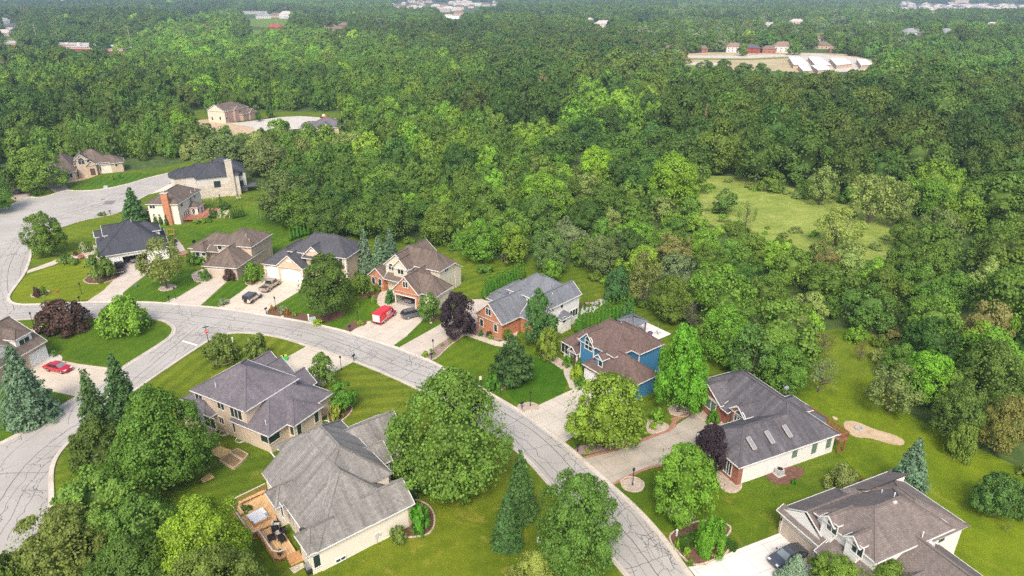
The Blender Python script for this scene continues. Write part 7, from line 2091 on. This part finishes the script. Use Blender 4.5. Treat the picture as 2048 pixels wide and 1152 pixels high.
# school: long low wings with a red band
for px, py, w, lb in ((30, 92, 70, 'long low pink and red school wing at the left edge'), (150, 96, 55, 'long low school wing, left part of the second range'), (196, 101, 50, 'school wing with a grey flat roof, middle part'), (232, 105, 34, 'school wing nearest the utility pole')):
    t = far_house(px, py, w, 26, 4.2, 'pink', 'pale', lb, -.12, True, 'school building', 'school_wing')
    MB().box(-w / 2 + .3, w / 2 - .3, -13.15, -13.03, .2, 2.6).build('red_band', WALLS_F['red'], t)
    for k in range(4): MB().box(-w * .4 + k * w * .25, -w * .4 + k * w * .25 + 3, -3, 1, 4.56, 5.8).build('roof_unit', WALLS_F['white'], t)
    s = ppm(px, py); clear(px - w * s * .5, py - 6, px + w * s * .5, py + 1)
# horizon suburb
rnd = random.Random(8)
lo = None
for k in range(90):
    px = rnd.uniform(1800, 2060); py = 9 + 11 * rnd.random() + (px - 1800) * .012
    wl = rnd.choice(('white', 'white', 'grey', 'pink'))
    far_house(px, py, rnd.uniform(16, 26), 14, rnd.uniform(5, 8), wl, rnd.choice(('grey', 'pale', 'pale', 'dark')), 'small pale house in the dense suburb at the right horizon', rnd.uniform(-.5, .5), group='houses of the suburb at the right horizon', win=False)
clear(1795, 7, 2060, 20.5)
for k in range(40):
    px = rnd.uniform(770, 1010); py = rnd.uniform(4, 20)
    far_house(px, py, rnd.uniform(16, 34), 16, rnd.uniform(5, 9), rnd.choice(('white', 'pink', 'pink')), rnd.choice(('orange', 'pale', 'brown')), 'small pale building in the far cluster at the middle horizon', rnd.uniform(-.5, .5), group='buildings of the far cluster at the middle horizon', win=False)
clear(780, 5, 1000, 17)
# tall blocks and water tower stem
t = empty('office_tower', (*G(1917, 12), 0), 0, 'tall beige building rising over the horizon suburb', 'building'); MB().box(-24, 24, -14, 14, 0, 40).build('wall', WALLS_F['pink'], t); MB().box(-34, 34, -16, 16, 40.01, 46).build('roof', WALLS_F['tan'], t)
t = empty('water_tower', (*G(127, 9), 0), 0, 'white water tower stem at the upper left', 'water tower'); MB().lathe([(14, 0), (7, 6), (5.5, 16), (5, 60), (8, 66), (18, 72), (22, 80), (18, 90), (4, 94)], 18).build('tank', WALLS_F['white'], t, True); clear(120, 6, 133, 14)
for px, py, h, lb in ((77, 90, 13, 'white utility pole behind the school'), (264, 100, 15, 'wooden utility pole right of the school'), (373, 104, 12, 'wooden utility pole in the upper left woods'), (1980, 40, 30, 'lattice power pylon on the right')):
    t = empty('utility_pole', (*G(px, py), 0), .2, lb, 'utility pole'); MB().lathe([(.25, 0), (.16, h + 9)], 8).build('pole', plain('pole_wood', (.42, .38, .34)), t); MB().bar((-1.6, 0, h + 8), (1.6, 0, h + 8), .2).build('crossarm', plain('pole_wood', (.42, .38, .34)), t)

# ------------------------------------------------------------------ the wood
ZONES = [  # pixel anchor, crown radius (m), height (m), colours, spread weight
    ((150, 250), 6.0, 14, ['oak', 'deep', 'mid', 'maple']), ((300, 180), 5.5, 13, ['mid', 'maple', 'bright', 'oak']), ((60, 180), 6, 14, ['maple', 'bright', 'mid']), ((250, 290), 4.2, 10, ['mid', 'maple', 'mid']), ((320, 270), 4, 9, ['maple', 'mid', 'bright']),
    ((100, 130), 7, 14, ['oak', 'deep', 'mid']), ((200, 60), 8, 15, ['oak', 'deep']), ((350, 110), 6, 12, ['maple', 'mid', 'bright']), ((500, 110), 6, 12, ['maple', 'bright', 'mid']), ((420, 170), 5, 12, ['bright', 'maple', 'mid']),
    ((600, 160), 5.5, 12, ['maple', 'bright', 'mid']), ((800, 160), 5.5, 12, ['bright', 'maple', 'maple']), ((700, 80), 7, 13, ['mid', 'oak', 'maple']), ((1000, 90), 7.5, 14, ['mid', 'oak', 'deep']), ((1150, 150), 7.5, 15, ['oak', 'deep', 'oak']),
    ((800, 250), 5.0, 10, ['maple', 'bright', 'mid']), ((1050, 230), 6.4, 16, ['deep', 'oak', 'deep', 'mid']), ((1200, 230), 6, 12, ['deep', 'bright', 'mid', 'bright']), ((600, 290), 4.5, 10, ['mid', 'maple', 'olive']), ((480, 300), 5.0, 10, ['olive', 'oak', 'olive']),
    ((700, 360), 4.2, 8.2, ['deep', 'mid', 'maple', 'mid']), ((600, 400), 4.5, 9.5, ['deep', 'mid', 'deep']), ((850, 400), 4.2, 8, ['mid', 'deep', 'maple', 'bright']), ((850, 320), 4.5, 10, ['maple', 'mid', 'deep', 'bright']), ((1000, 400), 4.4, 8, ['mid', 'maple', 'bright', 'maple', 'deep']),
    ((950, 300), 4.2, 9, ['maple', 'mid', 'bright']), ((1150, 400), 4, 7.5, ['bright', 'mid', 'olive', 'maple']), ((1150, 500), 3.8, 7.5, ['mid', 'deep', 'grey', 'maple']), ((1000, 480), 4.2, 10, ['mid', 'maple', 'deep']), ((1300, 450), 3.8, 6, ['maple', 'olive', 'mid', 'bright']),
    ((1300, 560), 4.0, 8, ['deep', 'mid', 'grey', 'maple', 'bright', 'brown']), ((1450, 560), 4.5, 9, ['mid', 'maple', 'deep']), ((1450, 480), 3.4, 5, ['bright', 'maple', 'mid']), ((1500, 640), 4.8, 10, ['maple', 'bright', 'mid']), ((1600, 560), 4.5, 9, ['maple', 'mid', 'bright', 'olive', 'mid']),
    ((1650, 620), 4.5, 8, ['olive', 'mid', 'bright']), ((1750, 600), 5, 10, ['mid', 'deep', 'bright']), ((1800, 540), 5.5, 11, ['olive', 'mid', 'maple']), ((1900, 640), 5.0, 11, ['deep', 'mid', 'bright', 'maple']), ((2000, 720), 5.0, 11, ['mid', 'maple', 'deep', 'bright', 'brown']),
    ((2000, 560), 5.5, 11, ['maple', 'olive', 'mid']), ((1950, 430), 6.0, 12, ['bright', 'maple', 'mid']), ((1700, 500), 4.5, 7, ['bright', 'olive', 'willow']), ((1550, 420), 3.5, 5, ['mid', 'bright']), ((1300, 350), 6, 11, ['mid', 'deep', 'maple']),
    ((1500, 320), 6.5, 16.5, ['deep', 'oak', 'mid']), ((1700, 330), 7.0, 16, ['oak', 'deep', 'oak']), ((1900, 330), 7.5, 17, ['oak', 'deep', 'oak']), ((1600, 220), 7.5, 16, ['oak', 'oak', 'deep']), ((1900, 220), 8.0, 16, ['oak', (.07, .115, .022), 'oak']), ((1400, 200), 7, 15, ['oak', 'deep', 'mid']),
    ((1700, 160), 8, 15, ['oak', (.07, .12, .024)]), ((1950, 150), 7, 14, ['maple', (.08, .14, .03)]), ((1400, 80), 6.5, 12, ['mid', 'maple', 'grey', 'oak']), ((1700, 60), 6.5, 12, ['mid', 'maple', 'oak', 'grey']), ((1950, 60), 7, 13, ['maple', 'mid', 'oak']), ((1200, 60), 7.5, 13, ['oak', 'deep', 'mid']), ((1700, 470), 3, 4, ['bright', 'olive'])]
def zone(px, py):
    best = None
    for z in ZONES:
        dx = (z[0][0] - px); dy = (z[0][1] - py) * (3.2 if py < 420 else 1.9)
        d = dx * dx + dy * dy
        if best is None or d < best[0]: best = (d, z)
    return best[1]
LM = [('round', 1408, 156, 120, 44, (.06, .10, .025), 'dark tree before the dry field, leftmost of four'), ('round', 1446, 154, 118, 40, (.065, .10, .025), 'dark tree before the dry field, second of four'), ('round', 1486, 156, 124, 44, (.075, .12, .03), 'dark tree before the dry field, third of four'), ('round', 1520, 158, 126, 40, (.09, .14, .03), 'dark tree before the dry field, rightmost of four'), ('round', 1485, 112, 86, 24, (.09, .15, .03), 'green tree between the orange-roofed white house and the red house'), ('round', 1588, 110, 82, 34, (.08, .14, .03), 'green tree right of the white rusty-roofed house'), ('round', 1350, 122, 96, 30, (.08, .13, .03), 'bushy tree at the left end of the storage field'), ('round', 450, 285, 250, 40, (.09, .14, .03), 'green tree before the bare construction ground, right one'), ('round', 415, 280, 246, 40, (.07, .12, .03), 'green tree before the bare construction ground, left one'), ('round', 560, 285, 236, 52, (.12, .18, .03), 'tall fresh green tree before the far turning circle'),  # landmark trees standing in the wood: kind, base x, y, top y, width, colour, label
    ('round', 1340, 408, 302, 112, (.12, .20, .022), 'large bright round tree at the left end of the meadow'), ('round', 1085, 440, 342, 108, (.10, .175, .022), 'large bright green round tree in the middle of the wood'), ('round', 1188, 362, 292, 84, (.15, .23, .022), 'bright yellow-green tree above the middle of the wood'),
    ('sparse', 1738, 446, 340, 100, 'willow', 'grey-green willow at the upper edge of the meadow, right one'), ('sparse', 1638, 410, 330, 66, 'willow', 'grey-green willow at the upper edge of the meadow, left one'), ('sparse', 1785, 455, 360, 70, 'olive', 'olive willow right of the large willow'), ('sparse', 1672, 492, 414, 96, (.16, .20, .06), 'light olive willow below the meadow'),
    ('round', 575, 445, 340, 120, (.075, .10, .035), 'dark olive willow behind the stone mansion'), ('round', 455, 340, 268, 120, (.10, .125, .05), 'olive willow cluster behind the stone mansion, left one'), ('round', 535, 350, 280, 100, (.11, .135, .055), 'olive willow cluster behind the stone mansion, right one'), ('round', 605, 460, 378, 90, 'mid', 'dark green tree at the lawn edge behind the cream house'),
    ('round', 660, 474, 395, 90, (.05, .09, .02), 'dark tree at the lawn edge, second from the left'), ('oval', 790, 480, 385, 90, (.06, .105, .025), 'tall dark tree above the two blue spruces'), ('round', 880, 490, 405, 86, (.085, .13, .025), 'olive green tree at the lawn edge behind the brick house'), ('round', 962, 524, 440, 84, (.09, .165, .022), 'rounded bright tree at the corner of the long lawn'), ('round', 728, 475, 400, 80, (.07, .12, .025), 'tree at the lawn edge left of the blue spruces'),
    ('round', 1030, 530, 450, 60, (.10, .16, .02), 'yellow-green vine-covered tree beside the arborvitae hedge'), ('round', 1100, 545, 455, 80, (.08, .12, .04), 'grey-green tree behind the blue-grey roof'), ('round', 1103, 562, 518, 42, (.08, .17, .02), 'small bright tree just behind the blue-grey roof'), ('round', 1202, 550, 470, 76, (.09, .12, .05), 'grey willow-like tree at the corner of the back lawn'), ('round', 1232, 608, 535, 60, (.05, .10, .04), 'bluish green tree beside the arborvitae'), ('sparse', 1285, 612, 500, 74, (.12, .12, .045), 'brownish tall tree behind the pavilion'),
    ('round', 1252, 645, 605, 38, (.05, .11, .04), 'small dense tree at the end of the arborvitae by the pavilion'), ('round', 1340, 640, 550, 90, 'mid', 'green tree at the wood edge behind the white patio'), ('round', 1440, 725, 610, 110, (.09, .17, .02), 'bright leafy tree at the wood edge right of the patio'), ('round', 1890, 820, 740, 70, 'maple', 'green tree behind the wood edge above the sand path'), ('round', 1448, 428, 380, 56, (.07, .12, .03), 'round bush tree standing in the meadow'),
    ('wispy', 1490, 460, 400, 44, 'mid', 'small open tree on the meadow'), ('sparse', 415, 205, 150, 76, (.17, .24, .025), 'yellow-green tree above the far cream house'), ('spruce', 455, 238, 216, 0, 'deep', ''), ('round', 518, 243, 222, 14, 'deep', 'small dark round tree on the far lawn, left one'), ('round', 541, 236, 208, 18, 'deep', 'small dark round tree on the far lawn, right one'),
    ('spruce', 371, 186, 146, 22, 'blue', 'blue-grey spruce in the upper left wood'), ('round', 1678, 84, 62, 26, 'purple', 'dark purple tree beyond the storage field'), ('round', 1570, 68, 54, 18, 'purple', 'small purple tree above the white house'), ('round', 1387, 92, 66, 34, (.17, .20, .13), 'silvery willow beyond the storage field, left one'), ('round', 1420, 96, 72, 30, (.16, .19, .12), 'silvery willow beyond the storage field, right one'), ('round', 1530, 98, 62, 70, (.07, .13, .03), 'broad dark green tree above the red house')]
random.seed(21)
occupied = []
for kd, bx, by, ty, w, col, lb in LM:
    if w < 2: continue
    yard(kd, bx, by, ty, w, col, lb)
    g = G(bx, by); occupied.append((g[0], g[1], w / 2 / ppm(bx, by) * .8))
for x, y, r in [(*G(px, py), 9) for px, py in ((432, 235), (470, 235), (500, 235), (455, 250), (470, 262), (420, 258), (440, 262))]: occupied.append((x, y, r))
YARD_XY = []
HOUSES_C = [(*G(px, py), r) for px, py, r in ((190, 350, 17), (430, 380, 20), (650, 262, 14), (460, 238, 16), (20, 385, 12), (1010, 528, 4), (160, 340, 12), (230, 340, 12), (640, 240, 10), (600, 240, 10), (560, 245, 10), (675, 255, 12))]
LAWN_S = LAWN
DIRT = [GP(MEADOW_PX), GP([(383, 242), (420, 236), (440, 238), (480, 236), (520, 232), (600, 222), (700, 226), (690, 262), (600, 262), (540, 262), (505, 272), (450, 280), (400, 268)]), GP([(0, 419), (0, 330), (340, 325), (425, 315), (440, 345), (344, 380), (200, 450), (0, 480)])]
FIELDS_W = [GP(f) for f in field.polys if len(f) > 4 or True]
VIS = [f for f in field.polys] + [MEADOW_PX, [(383, 242), (420, 236), (440, 232), (520, 215), (600, 222), (690, 226), (690, 238), (600, 245), (540, 254), (505, 262), (450, 268), (400, 260)], [(410, 205), (505, 205), (505, 245), (415, 245)], [(625, 232), (690, 232), (680, 250), (620, 250)]]
def blocked(x, y, px, py, r, hg):
    if py < 700:
        for zf in (.5, .7, .85, 1.0):
            tx, ty = PXY(x, y, hg * zf)
            for P in VIS:
                if inside((tx, ty), P): return True
            if zf == .5 and py < 560 and px < 450 and py > 300 and inside((tx, ty), LAWN_PX): return True
            if py < 260:
                for x0, y0, x1, y1 in CLEAR:
                    if x0 < tx < x1 and y0 - 4 < ty < y1 - 3: return True
    if inside((x, y), LAWN_S): return True
    for dx, dy in ((0, -r * .35), (r * .35, 0), (-r * .35, 0)):
        if inside((x + dx, y + dy), LAWN_S): return True
    for P in DIRT:
        if inside((x, y), P) or inside((x, y - r * .5), P): return True
    if py < 260:
        for P in FIELDS_W:
            if inside((x, y), P) or inside((x, y - 4), P): return True
        for x0, y0, x1, y1 in CLEAR:
            if x0 < px < x1 and y0 < py < y1: return True
    for hx, hy, hr in HOUSES_C:
        if (x - hx) ** 2 + (y - hy) ** 2 < (hr + r * .5) ** 2: return True
    for hx, hy, hr in occupied:
        if (x - hx) ** 2 + (y - hy) ** 2 < (hr + r * .55) ** 2: return True
    return False
cand = []
rnd = random.Random(77)
def mk(x, y):
    px, py = PXY(x, y)
    if px < -330 or px > 2380: return None
    zn = zone(px, py)
    k0 = 1.38 if zn[1] >= 5.8 else 1.16
    u = rnd.random()
    r = zn[1] * k0 * (.62 + .62 * u); hg = zn[2] * (1.12 if zn[1] >= 5.8 else 1.0) * (.72 + .42 * u) * rnd.uniform(.92, 1.12)
    col = rnd.choice(zn[3]); col = C[col] if isinstance(col, str) else col
    lf = math.sin(x / 85 + 2 * math.sin(y / 150)) * .5 + math.sin(y / 95 + x / 210 + 1.3) * .5
    f = rnd.uniform(.80, 1.26) * (1 + .22 * lf)
    if y > 500: hg *= 1 + .18 * math.sin(y / 130 + x / 400)
    if rnd.random() < .006: col = C['brown']
    if rnd.random() < .004: col = C['lime']
    return (x, y, r, hg, tuple(c * f for c in col), px, py, zn[0])
grid = {}
def fits_in(x, y, r, k=.84):
    gx, gy = int(x // 12), int(y // 12)
    for i in range(gx - 2, gx + 3):
        for j in range(gy - 2, gy + 3):
            for (a, b, q) in grid.get((i, j), ()):
                if (a - x) ** 2 + (b - y) ** 2 < ((q + r) * k) ** 2: return False
    return True
def throw(y0, y1, tries, small=1.0):
    for _ in range(tries):
        y = y0 + (y1 - y0) * rnd.random() ** .8
        half = (CAMH * math.sin(PIT) + y * math.cos(PIT)) * (1024 / F) * 1.32 + 14
        x = rnd.uniform(-half, half)
        c = mk(x, y)
        if c is None: continue
        c = (c[0], c[1], c[2] * small, c[3] * (small * .5 + .5) * (1 if small == 1 else .8)) + c[4:]
        if not fits_in(x, y, c[2]): continue
        if blocked(x, y, c[5], c[6], c[2], c[3]): continue
        grid.setdefault((int(x // 12), int(y // 12)), []).append((x, y, c[2])); cand.append(c)
throw(95, 420, 11500); throw(95, 420, 11500, .62)
throw(420, 1000, 21000); throw(420, 1000, 10000, .7)
def scatter(y0, y1, stepf):
    y = y0; row = 0
    while y < y1:
        half = (CAMH * math.sin(PIT) + y * math.cos(PIT)) * (1024 / F) * 1.32 + 14
        st0 = stepf(y); x = -half + (row % 2) * st0 / 2
        while x < half:
            jx, jy = x + rnd.uniform(-.36, .36) * st0, y + rnd.uniform(-.36, .36) * st0
            x += st0
            c = mk(jx, jy)
            if c is None: continue
            k = max(1, st0 / 15.5)
            c = (c[0], c[1], c[2] * k, c[3] * min(1.15, k)) + c[4:]
            if blocked(jx, jy, c[5], c[6], c[2], c[3]): continue
            cand.append(c)
        y += st0 * .86; row += 1
scatter(1000, 5000, lambda y: 15.5 + (y - 1000) * .005)
def size_key(c): return -c[2] * c[3] / (c[1] ** 2)
near = [c for c in cand if c[1] < 420 and -15 < c[5] < 2065]
near.sort(key=size_key)
IND = near[:215]
rest = near[215:] + [c for c in cand if c[1] >= 420 or not -15 < c[5] < 2065]
def region(px, py):
    if px > 1780 and py > 480: return 'wood by the right lawn'
    if px > 1350 and py < 420: return 'dark oak wood above the meadow'
    if px > 1180 and py >= 420: return 'scrubby wood between the back lawns and the meadow'
    if px > 820: return 'wood in the middle behind the gardens'
    return 'wood on the left behind the houses'
def cname(c):
    r, g, b = c
    if r > g: return 'brown-tinged'
    if b > .04: return 'olive grey'
    if g > .19: return 'bright yellow-green'
    if g > .125: return 'fresh green'
    if g > .095: return 'mid green'
    return 'dark green'
VAR = [('round', 101, 48, 230, .058, 1.6), ('oak', 102, 52, 220, .058, 1.5), ('oval', 103, 46, 230, .06, 1.8), ('round', 104, 50, 220, .06, 1.4), ('oak', 105, 48, 230, .058, 1.4), ('dome', 106, 44, 230, .06, 1.3)]
FARV = [('oak', 201, 42, 92, .092, 1.3), ('round', 202, 40, 95, .092, 1.4), ('dome', 203, 42, 92, .092, 1.2), ('oak', 204, 40, 95, .092, 1.5)]
src = []
for i, (x, y, r, hg, col, px, py, zn) in enumerate(IND):
    hi = y < 300 or i % 3
    v = VAR[i % len(VAR)]
    low = (y > 255) and i >= len(IND) - 60
    if low: v = FARV[i % 4]
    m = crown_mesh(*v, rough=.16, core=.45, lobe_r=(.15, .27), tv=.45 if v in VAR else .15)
    reg = region(px, py); cn = cname(col)
    t = plant('broadleaf_tree', (x, y), hg, r, m, v[5], col, f'{cn} tree in the {reg}', 'tree', f'{cn} trees of the {reg}', .1, 'tree')
    t.scale = (1, 1, 1)
# bushes that soften the edge of the wood and the meadow
rb = random.Random(9)
def edge_bushes(px, n, lab, grp, cols, jit=2.2, rr=(1.0, 2.4), hh=(.8, 1.5)):
    W = resample(GP(px), 2.0)
    for k in range(n):
        p = W[rb.randrange(len(W))]
        x, y = p[0] + rb.gauss(0, jit), p[1] + rb.gauss(0, jit)
        r = rb.uniform(*rr)
        c0 = C[rb.choice(cols)]; f = rb.uniform(.85, 1.2)
        plant('bush', (x, y), r * rb.uniform(*hh), r, crown_mesh('dome', 300 + k % 3, 26, 90, .11, 1.0, lobe_r=(.18, .32)), 1.0, [q * f for q in c0], lab, 'bush', grp, 0, None)
edge_bushes(MEADOW_PX + [MEADOW_PX[0]], 44, 'low bush at the ragged edge of the pale meadow', 'bushes along the edge of the meadow', ['bright', 'olive', 'mid', 'willow', 'olive'], 2.5, (.6, 1.9), (.6, 1.1))
edge_bushes(LAWN_PX[8:26], 46, 'low bush where the mown back lawns meet the wood', 'bushes where the back lawns meet the wood', ['mid', 'bright', 'deep', 'maple'], 1.0, (.8, 1.8))
edge_bushes(LAWN_PX[28:45], 60, 'low bush along the wood edge of the right lawn', 'bushes along the wood edge of the right lawn', ['mid', 'olive', 'bright', 'brown', 'deep'], 1.6, (1.0, 2.4))
# ------- the rest of the wood: ONE object
far_src = []
used = {o.data.name: o for o in S.objects if o.name.startswith('crown') and o.type == 'MESH'}
for v in FARV:
    me = crown_mesh(*v, rough=.16, core=.45, lobe_r=(.15, .27), tv=.15)
    if me.name not in used:
        raise RuntimeError('far crown not used')
    far_src.append(used[me.name])
pm = bpy.data.meshes.new('far_woodland')
n = len(rest)
pm.vertices.add(n)
R_ = np.array([(c[0], c[1], c[3] * .07) for c in rest], np.float32)
pm.vertices.foreach_set('co', R_.ravel())
def att(nm, ty, dat, key='value'):
    a = pm.attributes.new(nm, ty, 'POINT'); a.data.foreach_set(key, np.asarray(dat).ravel())
rg = np.random.default_rng(4)
att('sc', 'FLOAT_VECTOR', np.array([(c[2], c[2], c[3] * .93 / FARV[i % 4][5]) for i, c in enumerate(rest)], np.float32), 'vector')
att('rotz', 'FLOAT', rg.uniform(0, 6.28, n).astype(np.float32))
att('leafcol', 'FLOAT_VECTOR', np.array([c[4] for c in rest], np.float32) * np.array(LEAFV, np.float32), 'vector')
att('idx', 'INT', np.arange(n, dtype=np.int32) % 4)
wood = link('far_woodland', pm)
tag(wood, 'continuous woodland reaching from behind the gardens to the horizon', 'woodland', kind='stuff')
ng = bpy.data.node_groups.new('woodland', 'GeometryNodeTree')
ng.interface.new_socket('Geometry', in_out='INPUT', socket_type='NodeSocketGeometry')
ng.interface.new_socket('Geometry', in_out='OUTPUT', socket_type='NodeSocketGeometry')
N = ng.nodes; Lk = ng.links
gi_, go_ = N.new('NodeGroupInput'), N.new('NodeGroupOutput')
def named(nm, dt):
    a = N.new('GeometryNodeInputNamedAttribute'); a.data_type = dt; a.inputs['Name'].default_value = nm
    return a.outputs['Attribute']
join = N.new('GeometryNodeJoinGeometry')
sc_, rz_, lc_, ix_ = named('sc', 'FLOAT_VECTOR'), named('rotz', 'FLOAT'), named('leafcol', 'FLOAT_VECTOR'), named('idx', 'INT')
cmb = N.new('ShaderNodeCombineXYZ'); Lk.new(rz_, cmb.inputs[2])
for k, so in enumerate(far_src):
    oi = N.new('GeometryNodeObjectInfo'); oi.transform_space = 'ORIGINAL'; oi.inputs['Object'].default_value = so; oi.inputs['As Instance'].default_value = False
    cp = N.new('FunctionNodeCompare'); cp.data_type = 'INT'; cp.operation = 'EQUAL'
    ii = [s for s in cp.inputs if s.enabled and s.type == 'INT']
    Lk.new(ix_, ii[0]); ii[1].default_value = k
    ip = N.new('GeometryNodeInstanceOnPoints')
    Lk.new(gi_.outputs[0], ip.inputs['Points']); Lk.new(cp.outputs[0], ip.inputs['Selection']); Lk.new(oi.outputs['Geometry'], ip.inputs['Instance'])
    Lk.new(cmb.outputs[0], ip.inputs['Rotation']); Lk.new(sc_, ip.inputs['Scale'])
    Lk.new(ip.outputs[0], join.inputs[0])
Lk.new(join.outputs[0], go_.inputs[0])
md = wood.modifiers.new('woodland', 'NODES'); md.node_group = ng
print('trees', len(IND), 'rest', n)

# ------------------------------------------------------------------ haze
hm = bpy.data.materials.new('haze'); hm.use_nodes = True
nt = hm.node_tree
nt.nodes.remove(nt.nodes['Principled BSDF'])
pv = nt.nodes.new('ShaderNodeVolumePrincipled')
pv.inputs['Color'].default_value = (.60, .80, 1.0, 1)
pv.inputs['Density'].default_value = HAZE
pv.inputs['Anisotropy'].default_value = .2
nt.links.new(pv.outputs[0], nt.nodes['Material Output'].inputs['Volume'])
hz = MB().box(-5800, 5800, -55, 7000, -2.5, 130).build('haze', hm)
tag(hz, 'pale blue air fading the far woods', None, kind='stuff')
